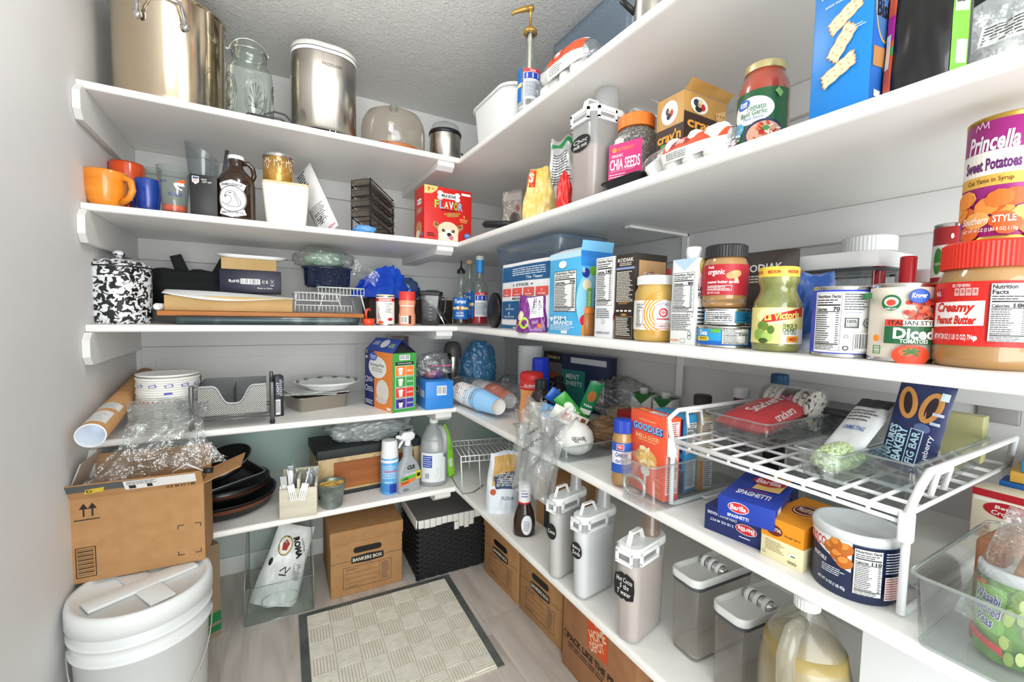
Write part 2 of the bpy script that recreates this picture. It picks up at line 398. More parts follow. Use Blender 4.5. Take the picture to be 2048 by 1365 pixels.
# ceiling lamp (above the frame): base, shade
lm = thing('ceiling_lamp', 'round flush ceiling lamp above the pantry floor', 'lamp', (-1.15, -1.25, ZC))
b = MB(); b.lathe([(0, 0), (.15, 0), (.15, -.03), (0, -.03)], WHITEP); b.build('base', lm)
em = bpy.data.materials.new('lamp_glow'); em.use_nodes = True; em.node_tree.nodes['Principled BSDF'].inputs['Emission Color'].default_value = (1, .96, .9, 1); em.node_tree.nodes['Principled BSDF'].inputs['Emission Strength'].default_value = 6
b = MB(); b.lathe([(.14, -.03), (.145, -.06), (.14, -.09), (.12, -.108), (0, -.11)], em); b.build('shade', lm)
# corner shelves
SHM = pbr('shelf_paint', '#f4f3f0', .36, noise_col=('#eceae5', 3, .4, .8))
LOWM = pbr('shelf_paint_worn', '#f3f2ee', .38, noise_col=('#e6e2d9', 5, .45, .85))
ORD = ['topmost', 'second', 'third', 'fourth', 'lowest']
YR = -2.78
def nosed(axis, mb, a0, a1, front, back, zc, mat):
    # board with a rounded front edge, profile swept along an axis
    r = .009; pr = [(back, -T/2), (front+r, -T/2)]+[(front+r-r*math.sin(t), -(T/2-r)-r*math.cos(t)) for t in (R(30), R(60), R(90))]+[(front+r-r*math.cos(t), (T/2-r)+r*math.sin(t)) for t in (0, R(30), R(60), R(90))]+[(back, T/2)]
    vs = []
    for a in (a0, a1):
        for q, z in pr: vs.append((a, q, zc+z) if axis == 'x' else (q, a, zc+z))
    n = len(pr); fs = [tuple(range(n)), tuple(range(2*n-1, n-1, -1))]+[(i, n+i, n+(i+1) % n, (i+1) % n) for i in range(n)]
    mb.add(vs, fs, mat, False)
    return mb
for i, z in enumerate(ZS):
    mat = SHM if i < 3 else LOWM
    t = thing('corner_shelf', 'white painted wooden corner shelf on cleats, %s of five levels' % ORD[i], 'shelf', (0, 0, 0), 0, 'corner shelves around the pantry')
    o = nosed('x', MB(), -W+.001, -D2+.0005, -D1, -.001, z, mat).build('back_board', t); 
    o = nosed('y', MB(), YR, -.001, -D2, -.001, z, mat).build('side_board', t)
    zb = z-T/2
    b = MB(); b.box(-W+.02, -.018, zb-.09, -.02, -.001, zb-.0005, WALLM, bev=.002); b.build('back_cleat', t)
    b = MB(); b.box(-.019, YR, zb-.09, -.001, -.02, zb-.0005, WALLM, bev=.002); b.build('right_cleat', t)
    # left cleat with clipped ends, standing a little proud of the shelf
    pts = [(-.002, 0), (-.002, -.1), (-(D1+.012), -.1), (-(D1+.036), -.075), (-(D1+.036), -.022), (-(D1+.014), 0)]
    vs = [(-W+.001, y, zb-.0005+q) for y, q in pts]+[(-W+.02, y, zb-.0005+q) for y, q in pts]; n = len(pts)
    b = MB(); b.add(vs, [tuple(range(n))[::-1], tuple(range(n, 2*n))]+[(j, (j+1) % n, n+(j+1) % n, n+j) for j in range(n)], pbr('cleat_paint', '#e4e3e0', .45)); b.build('left_cleat', t)
    pts = [(-.019, -.0005), (-.019, -.036), (-(D1-.035), -.036), (-(D1-.012), -.02), (-(D1-.012), -.0005)]
    vs = [(-.665, y, zb+q) for y, q in pts]+[(-.59, y, zb+q) for y, q in pts]; n = len(pts)
    b = MB(); b.add(vs, [tuple(range(n))[::-1], tuple(range(n, 2*n))]+[(j, (j+1) % n, n+(j+1) % n, n+j) for j in range(n)], pbr('cleat_paint')); b.build('corner_brace', t)
    # folded steel brackets on the right wall
    for yy in (atX(1372, 480, -.02).y,):
        b = MB(); b.box(-.3, yy-.012, zb-.008, -.02, yy+.012, zb-.0006, WHITE); b.box(-.026, yy-.012, zb-.2, -.0195, yy+.012, zb-.0006, WHITE)
        b.build('bracket', t)
# ================================================================ shared builders for goods
def ang2(px, py):
    d = ray(px, py).to_2d(); return math.atan2(d.x, d.y)
def cyl_at(pl, pr, py, S, X=None, Y=None):
    """upright round thing seen between two picture columns, standing on height S with its axis at X or Y -> (base point, radius)"""
    a, b = ang2(pl, py), ang2(pr, py); m = (a+b)/2; dx, dy = math.sin(m), math.cos(m)
    t = (X-CAM.x)/dx if X is not None else (Y-CAM.y)/dy
    return Vector((CAM.x+dx*t, CAM.y+dy*t, S)), t*math.sin(abs(b-a)/2)
def face(P, off=0): return math.atan2(CAM.x-P.x, -(CAM.y-P.y))+R(off)
def top(px, py, P): return zat(px, py, P)-P.z
def span(pl, pr, py, S, X=None, Y=None):
    """flat front seen between two columns on plane X or Y -> (middle of base, width)"""
    a = atX(pl, py, X) if X is not None else atY(pl, py, Y); b = atX(pr, py, X) if X is not None else atY(pr, py, Y)
    return Vector(((a.x+b.x)/2, (a.y+b.y)/2, S)), (a-b).to_2d().length
def N(p, s=1.0, seed=0): return noise.noise(Vector(p)*s+Vector((seed*7.3, seed*3.1, seed*1.7)))
def box_thing(name, label, cat, loc, rz, w, d, h, mat, group=None, bev=.0012, part='carton', rot=None):
    t = thing(name, label, cat, loc, rz, group, rot)
    b = MB(); b.box(-w/2, -d/2, 0, w/2, d/2, h, mat, bev=bev); b.build(part, t); return t
def from_front(loc, rz, d):
    """shift a base point given for the front face back to the middle of a box of depth d"""
    return Vector((loc.x-math.sin(rz)*d/2, loc.y+math.cos(rz)*d/2, loc.z))
RZR = -PI/2     # turned to face the room from the right-hand shelves
def pillow(w, h, t, seed=1, amp=.06, pu=2.6, pv=3.2, base=None, nu=26, nv=30, freq=22, warp=0):
    """front surface of a filled bag: fn(u in +-w/2, v in 0..h, off) ; base(v01)->thickness factor"""
    def thick(u, v):
        a, c = abs(2*u/w), v/h
        fu = max(0, 1-a**pu)**.55; fv = (base(c) if base else max(0, 1-abs(2*c-1)**pv)**.55)
        return t/2*fu*fv
    def fn(u, v, off, sgn=-1):
        q = thick(u, v); k = min(1, q/(t*.12))
        wr = N((u, v, sgn*.3), freq, seed)*amp*t*k + abs(N((u*1.6, v*.7, sgn), freq*1.9, seed+3))*amp*.7*t*k
        c = v/h
        return Vector((u*(1-warp*c*c+.5*warp*N((c*2.5, 1, 0), 1, seed)), sgn*(q+wr+off)+warp*.25*h*c*c*N((u*6/w*.3, 2, 0), 1, seed+2), v+warp*.35*h*c*N((u*2.2/w, 3, 0), 1, seed+4)))
    return fn
def pillow_bag(parent, w, h, t, mat, seed=1, name='bag', **kw):
    fn = pillow(w, h, t, seed, **{k: v for k, v in kw.items() if k not in ('nu', 'nv')}); nu, nv = kw.get('nu', 26), kw.get('nv', 30); b = MB()
    for sg in (-1, 1):
        b.grid(lambda u, v: fn((u-.5)*w*-sg, v*h, 0, sg), nu, nv, mat)
    b.build(name, parent); return fn
def blob(parent, rx, ry, rz, mat, seed=1, amp=.18, freq=2.2, name='bag', flat=True, sub=4, crum=.08, cf=6):
    bm = bmesh.new(); bmesh.ops.create_icosphere(bm, subdivisions=sub, radius=1)
    for v in bm.verts:
        p = v.co.copy(); k = 1+amp*N(p, freq, seed)+crum*(1-2*abs(N(p, cf, seed+5)))
        q = Vector((p.x*rx*k, p.y*ry*k, p.z*rz*k+rz)); 
        if flat and q.z < 0: q.z = 0.0005*(1+N(p, 9, seed))
        v.co = q
    b = MB(); bm.verts.index_update(); b.add([v.co for v in bm.verts], [[v.index for v in f.verts] for f in bm.faces], mat, True); bm.free()
    return b.build(name, parent)
def ribbed(r, z0, z1, n, m, mb, depth=.0008):
    vs = []; fs = []; k = n*2
    for z in (z0, z1):
        for i in range(k):
            a = 2*PI*i/k; q = r+(depth if i % 2 else 0); vs.append((q*math.cos(a), q*math.sin(a), z))
    for i in range(k): fs.append((i, (i+1) % k, k+(i+1) % k, k+i))
    fs.append(list(range(k, 2*k))); return mb.add(vs, fs, m, False)
def cap(parent, r, z0, z1, m, name='lid', rib=0):
    b = MB(); e = min(.003, (z1-z0)*.25)
    if rib:
        ribbed(r-.0006, z0, z1-e, rib, m, b); b.lathe([(r-.0003, z1-e), (r-e, z1), (0, z1)], m)
        b.lathe([(0, z0), (r-.0006, z0)], m)
    else: b.lathe([(0, z0), (r, z0), (r, z1-e), (r-e*.3, z1-e*.3), (r-e, z1), (0, z1)], m)
    return sharp(b.build(name, parent), 50)
def tin(name, label, loc, rz, r, h, paper, group=None, cat='can', metal=None, lidmat=None):
    t = thing(name, label, cat, loc, rz, group); mt = metal or pbr('tin_plate', '#cfcdc8', .22, 1)
    b = MB(); b.lathe([(0, 0), (r*.96, 0), (r*1.012, .0015), (r*1.012, .004), (r*.985, .006), (r*.985, h-.006), (r*1.012, h-.004), (r*1.012, h-.0012), (r*.985, h), (r*.95, h-.003), (0, h-.003)], mt, 48); sharp(b.build('tin_body', t))
    b = MB(); b.lathe([(r*.99, .0062), (r, .0068), (r, h-.0068), (r*.99, h-.0062)], paper, 56); b.build('paper_wrap', t); return t
def jar_prof(r, h, neck, zn, sh=.3): 
    return [(0, 0), (r*.86, 0), (r*.97, .004), (r, .012), (r, h*(1-sh)), (r*.97, h*(1-sh*.75)), (r*.88, h*(1-sh*.45)), (neck*1.05, h*(1-sh*.12)), (neck, h*.985), (neck, h)]
def wire_ring(pts, r, m, parent, name='wire', closed=False, n=6):
    b = MB(); b.tube(pts, r, m, n, closed); return b.build(name, parent)
def arc(c, r, a0, a1, n, ax='xz'):
    out = []
    for i in range(n+1):
        a = R(a0+(a1-a0)*i/n); x, y = r*math.cos(a), r*math.sin(a)
        out.append(Vector(c)+(Vector((x, 0, y)) if ax == 'xz' else Vector((x, y, 0)) if ax == 'xy' else Vector((0, x, y))))
    return out

def cyl_base(pl, pr, yb, S, ym=None):
    """upright round thing whose near base edge is seen at row yb -> (base centre, radius)"""
    ym = yb-20 if ym is None else ym; a, b = ang2(pl, ym), ang2(pr, ym); m = (a+b)/2; sn = math.sin(abs(b-a)/2)
    f = (gp((pl+pr)/2, yb, S)-CAM).to_2d().length; t = f/(1-sn); return Vector((CAM.x+math.sin(m)*t, CAM.y+math.cos(m)*t, S)), t*sn
def corner_box(name, label, L, C, Rr, ytop, S, mat, cat='box', group=None, bev=.0012, dmin=None, part='carton'):
    """carton standing on height S from three base corners in the picture: left, near, right -> thing, width of left face, depth, height"""
    a, c, e = gp(*L, S), gp(*C, S), gp(*Rr, S); f = (c-a); w_ = f.to_2d().length; rz = math.atan2(f.y, f.x); n = Vector((-math.sin(rz), math.cos(rz), 0)); d_ = abs((e-c).dot(n))
    if dmin: d_ = dmin
    h_ = zat(C[0], ytop, c)-S; ctr = (a+c)/2+n*d_/2
    t = box_thing(name, label, cat, Vector((ctr.x, ctr.y, S)), rz, w_, d_, h_, mat, group, bev, part); return t, w_, d_, h_
def clear_bin(label, P, rz, w, d, h, mat=None, rim=.004, handle=None, group=None, flare=1.06):
    """open clear bin: walls with thickness, floor, rolled rim, optional moulded handle on the front"""
    m = mat or CLEAR; t = thing('clear_bin', label, 'bin', P, rz, group); k = 1/flare; r = .012
    b = MB(); b.rrect([(w*.5*k, d*.5*k, r, 0), (w*.5, d*.5, r*1.2, h), (w*.5-.003, d*.5-.003, r*1.1, h), (w*.5*k-.003, d*.5*k-.003, r, .003)], m, 5); b.rcap(w*.5*k, d*.5*k, r, 0, m, 5, up=False); b.rcap(w*.5*k-.003, d*.5*k-.003, r, .003, m, 5); b.build('bin_wall', t)
    b = MB(); b.rrect([(w*.5+.001, d*.5+.001, r*1.2, h-.003), (w*.5+rim, d*.5+rim, r*1.3, h-.002), (w*.5+rim, d*.5+rim, r*1.3, h+.001), (w*.5+.001, d*.5+.001, r*1.2, h+.001)], RIMF, 5); b.build('rim', t)
    b = MB(); b.rrect([(w*.5*k+.0008, d*.5*k+.0008, r, .0008), (w*.5*k+.0012, d*.5*k+.0012, r, .004)], RIMF, 5); b.build('base_edge', t)
    if handle:
        hw, hz, hh = handle; yb = -d*.5*(k+(1-k)*hz/h)-.004; pts = []
        for i in range(24):
            a_ = 2*PI*i/24; c_, s_ = math.cos(a_), math.sin(a_); q = (abs(c_)**3+abs(s_)**3)**(-1/3); pts.append((c_*q*hw, yb, hz+s_*q*hh))
        b = MB(); b.tube(pts, .004, RIMF, 8, True); b.build('moulded_handle', t)
    return t
RIMF = film('acrylic_edge', '#dde6e6', .1, .3, '#e9efee', .08)
# ================================================================ topmost shelf
# stock pot
P,r=cyl_at(222,452,150,S1,Y=-.4); h=top(452,84,P)+.03
t=thing('stock_pot','huge stainless steel stock pot with looped handles on the top shelf','pot',P,face(P))
POTM=pbr('warm_reflection_steel','#d6cbbb',.14,1,noise_col=('#cdb797',3,.35,.7,(1,1,.4)),bump=(7,.04,.02))  # tan mottle puts a warm reflection into the steel colour
b=MB(); b.lathe([(0,0),(r*.93,0),(r*.975,.006),(r*.985,.02),(r*.985,h-.01),(r*1.02,h-.006),(r*1.03,h),(r*1.0,h+.002),(r*.97,h),(r*.965,h-.02),(r*.96,.01),(0,.008)],POTM,64); b.build('pot_body',t)
for s in(-8,172):
 a=R(s); ex=Vector((math.cos(a-PI/2),math.sin(a-PI/2),0)); ey=Vector((-ex.y,ex.x,0)); z0=h-.06
 pts=[ex*(r+.004)+ey*-.062+Vector((0,0,z0-.05)),ex*(r+.008)+ey*-.06+Vector((0,0,z0-.02)),ex*(r+.045)+ey*-.055+Vector((0,0,z0)),ex*(r+.055)+Vector((0,0,z0+.004)),ex*(r+.045)+ey*.055+Vector((0,0,z0)),ex*(r+.008)+ey*.06+Vector((0,0,z0-.02)),ex*(r+.004)+ey*.062+Vector((0,0,z0-.05))]
 b=MB(); b.tube(pts,.007,CHROME,10); hd=b.build('handle',t)
 for q in(-.062,.062):
  b=MB(); c=ex*(r-.001)+ey*q+Vector((0,0,z0-.045)); xf=Matrix.Translation(c)@ex.to_track_quat('Z','Y').to_matrix().to_4x4()
  b.lathe([(0,.012),(.006,.011),(.011,.006),(.012,0)],CHROME,14,sx=1,sy=1.4,xf=xf); b.build('rivet_plate',hd)
  # wire-bail glass jar with pressed pattern
P,r=cyl_at(452,546,190,S1,Y=-.47); h=top(500,92,P)
t=thing('glass_jar','large wide-mouthed glass jar with pressed medallions and wire bail handle','jar',P,face(P))
b=MB(); b.lathe([(0,.006),(r*.85,.002),(r*.97,.008),(r,.02),(r,h*.62),(r*.97,h*.68),(r*.82,h*.74),(r*.72,h*.76),(r*.72,h*.8),(r*.77,h*.815),(r*.71,h*.84),(r*.77,h*.86),(r*.71,h*.885),(r*.76,h*.905),(r*.72,h*.93),(r*.74,h*.97),(r*.7,h)],GLASS,48); b.build('glass_body',t)
b=MB(); b.lathe([(r*.6,h*.76),(r*.64,h*.8),(r*.64,h*.96),(0,h*.97)],GLASS,40); b.build('glass_lid',t)
EMB=film('pressed_glass','#c8d2cd',.12,.12,'#b9c6bf',.12)
for ph in(-62,14,90):
 for kk in range(2):
  pts=[]
  for i in range(25):
   a=2*PI*i/24; u=math.cos(a)*(r*.5-.008*kk); v=h*.3+math.sin(a)*(h*.26-.01*kk); an=u/r+R(ph); pts.append((r*1.005*math.sin(an),-r*1.005*math.cos(an),v))
  b=MB(); b.tube(pts,.0022,EMB,6,True); b.build('pressed_oval',t)
 for i in range(9):
  a=PI*i/8; u,v=math.cos(a)*r*.34,h*.16+math.sin(a)*h*.3; an0,an1=R(ph),u/r+R(ph)
  b=MB(); b.tube([(r*1.004*math.sin(an0),-r*1.004*math.cos(an0),h*.16),(r*1.004*math.sin((an0+an1)/2),-r*1.004*math.cos((an0+an1)/2),(h*.16+v)/2+.004),(r*1.004*math.sin(an1),-r*1.004*math.cos(an1),v)],.002,EMB,5); b.build('pressed_leaf',t)
b=MB(); b.tube(arc((0,0,h*.86),r*.86,10,170,14),.0022,CHROME,6); b.lathe([(r*.75,h*.885),(r*.775,h*.89),(r*.75,h*.9)],CHROME,30)
b.tube([(-r*.78,0,h*.9),(-r*.98,0,h*.9),(-r*.86,0,h*.88)],.003,CHROME,6); b.build('wire_bail',t)
# loose wire clamp at the shelf edge
P=atY(543,232,-.565); P.z=S1
t=thing('wire_clamp','dark bent wire clamp lying in front of the glass jar','wire clamp',P,R(-8))
dw=pbr('dark_wire','#4a4a4c',.35,.8)
b=MB(); b.tube([(-.085,-.012,.004),(-.07,-.016,.012),(-.02,-.014,.01),(.03,-.012,.012),(.045,-.006,.004)],.0035,dw,6); b.build('straight_wire',t)
b=MB(); b.tube([(-.03,.0,.004),(-.02,0,.024),(.01,0,.038),(.045,0,.033),(.064,.002,.014),(.064,.004,.004)],.0035,dw,6); b.build('arched_wire',t)
# steel ice machine
P,wd=span(583,722,200,S1,Y=-.555); P.y=-.41; h=top(650,98,Vector((P.x,-.5,S1)))
t=thing('ice_machine','tall brushed steel countertop ice machine with white lid','ice machine',P,0)
hx=wd/2*.97
b=MB(); b.rrect([(hx*.9,.12,.07,.004),(hx*.9,.125,.07,.03)],BLACKP,8); b.rcap(hx*.9,.12,.07,.004,BLACKP,8); b.build('base',t)
b=MB(); b.rrect([(hx*.93,.135,.085,.022),(hx,.142,.09,.026),(hx,.145,.09,h*.885)],STEEL,10); b.rcap(hx*.93,.135,.085,.022,BLACKP,10,up=False); b.build('steel_body',t)
lw=pbr('lid_plastic','#dcd9d4',.35)
b=MB(); b.rrect([(hx*1.0,.147,.09,h*.885),(hx*1.01,.148,.09,h*.89),(hx*1.01,.148,.09,h*.92)],WHITEP,10); b.rrect([(hx*1.015,.15,.09,h*.924),(hx*1.015,.15,.09,h*.96),(hx*.99,.145,.09,h*.985),(hx*.9,.13,.08,h),(.01,.01,.01,h)],lw,10); b.rrect([(hx,.147,.09,h*.92),(hx,.147,.09,h*.925)],BLACKP,10); b.build('lid',t)
p=PR(); p.text('FRIGIDAIRE',.02,h*.76,.011,'#6b665f',w=.075); p.build(t,lambda u,v,o:Vector((u,-.145-o,v)))
b=MB(); b.tube(arc((.02,-.135,.018),.011,0,360,12,'xz'),.003,CHROME,6); b.build('drain_ring',t)
# cake dome
P,r=cyl_at(722,850,260,S1,Y=-.46)
t=thing('cake_stand','clear domed cake cover with round knob on a wooden board','cake dome',P,0)
WOODR=pbr('reddish_wood','#b46a36',.4,noise_col=('#8f4d22',5,.3,.7,(1,12,1)))
hd=top(785,226,P)
b=MB(); b.lathe([(0,0),(r*.9,0),(r*.93,.006),(r*.93,.016),(r*.88,.02),(0,.02)],WOODR); sharp(b.build('wooden_board',t))
DOME=film('smoky_dome','#f1ece4',.04,.09,'#cfc6ba',.08)
b=MB(); b.lathe([(r*.98,.018),(r,.022),(r,hd*.55),(r*.96,hd*.72),(r*.84,hd*.88),(r*.6,hd*.97),(r*.3,hd),(.012,hd)],DOME,48); dm=b.build('dome',t)
b=MB(); b.lathe([(.008,hd),(.008,hd+.004),(.018,hd+.012),(.02,hd+.02),(.014,hd+.032),(0,hd+.035)],RIMF,20); b.build('knob',dm)
# little steel warmer
P,r=cyl_at(858,922,285,S1,Y=-.47)
t=thing('mini_cooker','small round steel cooker with black rim and clear lid beside white tub','cooker',P,0)
h=top(890,265,P)
b=MB(); b.lathe([(0,0),(r*.9,0),(r*.92,.01)],BLACKP,40); b.lathe([(r*.92,.01),(r*.97,.014),(r*.97,h*.86)],STEEL,40); b.build('steel_body',t)
b=MB(); b.lathe([(r*.96,h*.84),(r*1.02,h*.86),(r*1.02,h*.93),(r*.98,h*.97),(r*.9,h*.97)],BLACKP,40); b.build('rim',t)
b=MB(); b.lathe([(r*.95,h*.97),(r*.92,h*1.02),(r*.8,h*1.16),(r*.5,h*1.24),(0,h*1.26)],GLASS,40); b.build('glass_lid',t)
b=MB(); b.tube([(r*.95,0,h*.45),(r*1.3,.02,h*.5),(r*1.7,.06,h*.4),(r*1.9,.1,.01)],.003,BLACKP,6); b.build('cord',t)
# white tub in the corner, along the right-hand front edge
a=atX(950,294,-.535); c=atX(1012,250,-.535); ln=abs(a.y-c.y)
P=Vector((-.435,(a.y+c.y)/2,S1)); h=.165
t=thing('plastic_tub','plain white rectangular plastic tub with flared rolled rim in the shelf corner','tub',P,0)
hy=ln/2; hx=.1
b=MB(); b.rrect([(hx*.98,hy*.97,.05,0),(hx,hy,.05,.006),(hx*1.12,hy*1.14,.06,h*.9),(hx*1.14,hy*1.17,.06,h),(hx*1.19,hy*1.25,.07,h+.004),(hx*1.2,hy*1.26,.07,h-.008),(hx*1.14,hy*1.17,.06,h-.004),(hx*1.1,hy*1.12,.06,h*.85),(hx*.97,hy*.97,.05,.008)],WHITEP,8)
b.rcap(hx*.98,hy*.97,.05,0,WHITEP,8,up=False); b.rcap(hx*.97,hy*.97,.05,.008,WHITEP,8); b.build('tub_body',t)
# syrup bottle with a gold pump
P,r=cyl_at(1035,1081,190,S1,X=-.525)
def syrup_bottle(label,P,r,h,fill,zf,group=None,pump=None,capm=None,sleeve=None,front='torani',name='syrup_bottle',rz=None):
 t=thing(name,label,'bottle',P,face(P,0)if rz is None else rz,group); hn=h
 b=MB(); b.lathe([(0,.004),(r*.85,0),(r*.98,.005),(r,.014),(r,h*.52),(r*.96,h*.58),(r*.8,h*.64),(r*.5,h*.7),(r*.4,h*.76),(r*.37,h*.97),(r*.43,h*.975),(r*.43,h)],GLASS,40); b.build('glass_body',t)
 b=MB(); b.lathe([(0,.008),(r*.93,.008),(r*.95,.016),(r*.95,zf),(0,zf)],fill,36); b.build('syrup',t)
 p=PR(); uw=r*1.15
 if front=='torani':
  p.rect(-uw,h*.12,uw*1.25,h*.52,'#1766b5'); p.rect(-uw,h*.3,uw*1.25,h*.345,'#f3d88a'); p.text('Torani',-r*.1,h*.45,h*.075,'#f4f4f4',w=r*1.5,shear=.25,bold=.03)
  p.ell(-r*.1,h*.32,r*.5,h*.045,'#9a5a22'); p.ell(-r*.35,h*.33,r*.2,h*.03,'#f2e2c2'); p.ell(r*.2,h*.33,r*.2,h*.03,'#f2e2c2')
  p.text('SALTED',-r*.1,h*.235,h*.035,'#f5f5f5',w=r*.9); p.text('CARAMEL',-r*.1,h*.185,h*.035,'#f5f5f5',w=r*1.05)
 else:
  p.rect(-uw*1.5,h*.12,-uw*.62,h*.52,'#1766b5'); p.rect(-uw*1.5,h*.3,-uw*.62,h*.345,'#f3d88a')
  p.rect(-uw*.45,h*.14,uw*.95,h*.5,'#eef0f2'); p.rect(-uw*.45,h*.46,uw*.95,h*.5,'#d2303a'); p.text('Torani',uw*.25,h*.48,h*.022,'#ffffff',w=r*.5)
  p.rect(-uw*.4,h*.38,uw*.9,h*.455,'#1d3fa8')
  for i,q in enumerate((-.2,.22,.64)):p.rect(uw*q,h*.39,uw*q+r*.09,h*.445,'#e9eefb')
  p.frame(-uw*.38,h*.16,uw*.88,h*.36,.0006,'#33406a'); p.micro(-uw*.34,h*.17,uw*.84,h*.35,11,'#4a5578',.45,4)
 p.on_cyl(t,r)
 if pump:
  b=MB(); b.lathe([(r*.38,h*.98),(r*.6,h*.985),(r*.6,h*1.02),(r*.45,h*1.04),(r*.3,h*1.07),(r*.16,h*1.085),(r*.12,h*1.09),(r*.12,h*1.26),(r*.22,h*1.265),(r*.3,h*1.28),(r*.3,h*1.31),(0,h*1.315)],pump,24); pm=b.build('pump',t)
  b=MB(); b.tube([(0,0,h*1.295),(-r*.7,-.0,h*1.28),(-r*1.4,0,h*1.25),(-r*1.6,0,h*1.22)],[r*.26,r*.22,r*.16,r*.11],pump,12); b.build('spout',pm)
  b=MB(); b.tube([(0,0,.03),(0,0,h*1.0)],r*.15,pbr('pump_tube','#d9d0bd',.4),10); b.build('dip_tube',t)
 if capm:cap(t,r*.46,h*.985,h*1.05,capm,'stopper')
 if sleeve:
  b=MB(); b.lathe([(r*.44,h*.8),(r*.46,h*.81),(r*.46,h*.985)],sleeve,24); b.build('neck_sleeve',t)
 return t
GOLD=pbr('gold_plastic','#b08a45',.3,.55)
hb=top(1052,66,P)
syrup_bottle('syrup bottle with long gold pump standing on the top shelf',P,r,hb,pbr('old_syrup','#d8d6d0',.3),.02,pump=GOLD,front='facts')
# bag of big marshmallows
def marsh_bag(label,loc,rz,ln,dp,ht,seed,flip=False,rot=None):
 t=thing('marshmallow_bag',label,'bag',loc,rz,rot=rot); rn=random.Random(seed); MM=pbr('marshmallow','#f6f4f0',.8,bump=(60,.1,.002))
 k=0; nx=int(ln*.8/.052)
 for i in range(nx):
  for j in range(2):
   for l in range(2):
    if l and rn.random()<.2:continue
    c=Vector((-ln*.4+.03+i*.052,(j-.5)*dp*.45,.024+l*ht*.42)); xf=Matrix.Translation(c)@Matrix.Rotation(rn.uniform(0,3),4,'X')@Matrix.Rotation(rn.uniform(0,3),4,'Y')
    b=MB(); b.lathe([(0,-.022),(.016,-.022),(.0205,-.017),(.022,0),(.0205,.017),(.016,.022),(0,.022)],MM,14,xf=xf); b.build('marshmallow',t)
 def fn(u,v,off):
  e=max(0,1-abs(2*u/ln)**3)**.5; a=v; wr=1+.06*N((u*30,math.cos(a)*2,math.sin(a)*2),1,seed)
  return Vector((u,-math.cos(a)*(dp*.56*e*wr+off),ht*.5+math.sin(a)*(ht*.56*e*wr+off)*1.0+.004))
 b=MB(); b.grid(lambda u,v:fn((u-.5)*ln,v*2*PI,0),34,28,BAGF); b.build('film',t)
 p=PR(); s=-1 if flip else 1; a0=-.25; u0,u1=(-.14*ln,.42*ln)
 p.rect(u0,.12,u1,.95,'#e8502a'); p.rect(u0,.95,u1,1.4,'#f3f1ee'); p.rect(u0,-.45,u1,.12,'#f0efec')
 p.text('WinCo',u0+ln*.17,.62,.3,'#f7efe9',w=ln*.14,bold=.03); p.frame(u0+ln*.08,.3,u0+ln*.26,.85,.012,'#a02818'); p.text('FOODS',u0+ln*.17,.42,.12,'#f7efe9',w=ln*.08)
 p.text('MARSHMALLOWS',u0+ln*.3,1.15,.2,'#6d4a6d',w=ln*.4,bold=.02); p.micro(u0+ln*.05,-.35,u0+ln*.3,.02,4,'#777777',.4,seed)
 p.build(t,fn,step=(.012,.12),eps=.0015); return t
a=atX(1078,150,-.535); c=atX(1200,72,-.535); L=(a-c).to_2d().length
marsh_bag('clear bag of large marshmallows with orange band beside gold pump bottle',Vector((-.505,(a.y+c.y)/2+.025,S1)),RZR,L*.9,.1,.108,3)
# translucent storage tub with something blue
a=atX(1066,120,-.36); c=atX(1232,10,-.36); L=(a-c).to_2d().length
BLUT=film('blue_tinted_tub','#dfeaf4',.03,.3,'#b5cbe0',.2)
def tote(label,P,rz,w,d,h,mat,seed,inside):
 t=thing('storage_tote',label,'storage bin',P,rz)
 b=MB(); b.rrect([(w*.46,d*.46,.02,.002),(w*.47,d*.47,.025,.008),(w*.49,d*.49,.03,h*.7),(w*.5,d*.5,.03,h*.72),(w*.51,d*.51,.03,h)],mat,6); b.rcap(w*.46,d*.46,.02,.002,mat,6,up=False); b.build('clear_wall',t)
 b=MB(); b.rrect([(w*.515,d*.515,.03,h),(w*.53,d*.53,.03,h+.004),(w*.53,d*.53,.03,h-.012)],mat,6); b.build('rim',t)
 if inside:inside(t)
 return t
def blue_stuff(t):
 b=blob(t,L*.3,.1,.16,pbr('blue_contents','#33597f',.6),4,.12,1.6,'blue_contents',crum=.03)
 b.location=(L*.05,.0,.006)
tote('translucent plastic storage tote with blue bundle inside on the top shelf',Vector((-.19,(a.y+c.y)/2-.02,S1)),RZR,L*.9,.2,min(.4,ZC-S1-.03),BLUT,1,blue_stuff)
# steel flask and black lid cut by the frame
P,r=cyl_at(1268,1330,20,S1,X=-.5)
t=thing('steel_flask','steel vacuum flask with black lid near the marshmallow bag on top shelf','flask',P,face(P))
b=MB(); b.lathe([(0,0),(r*.95,0),(r,.005),(r,.2),(r*.8,.22)],STEEL,36); b.build('steel_body',t); cap(t,r*.82,.22,.26,BLACKP)
b=MB(); b.tube([(-r*.95,0,.2),(-r*1.7,0,.17),(-r*1.75,0,.09),(-r*.95,0,.06)],.008,BLACKP,8); b.build('handle',t)
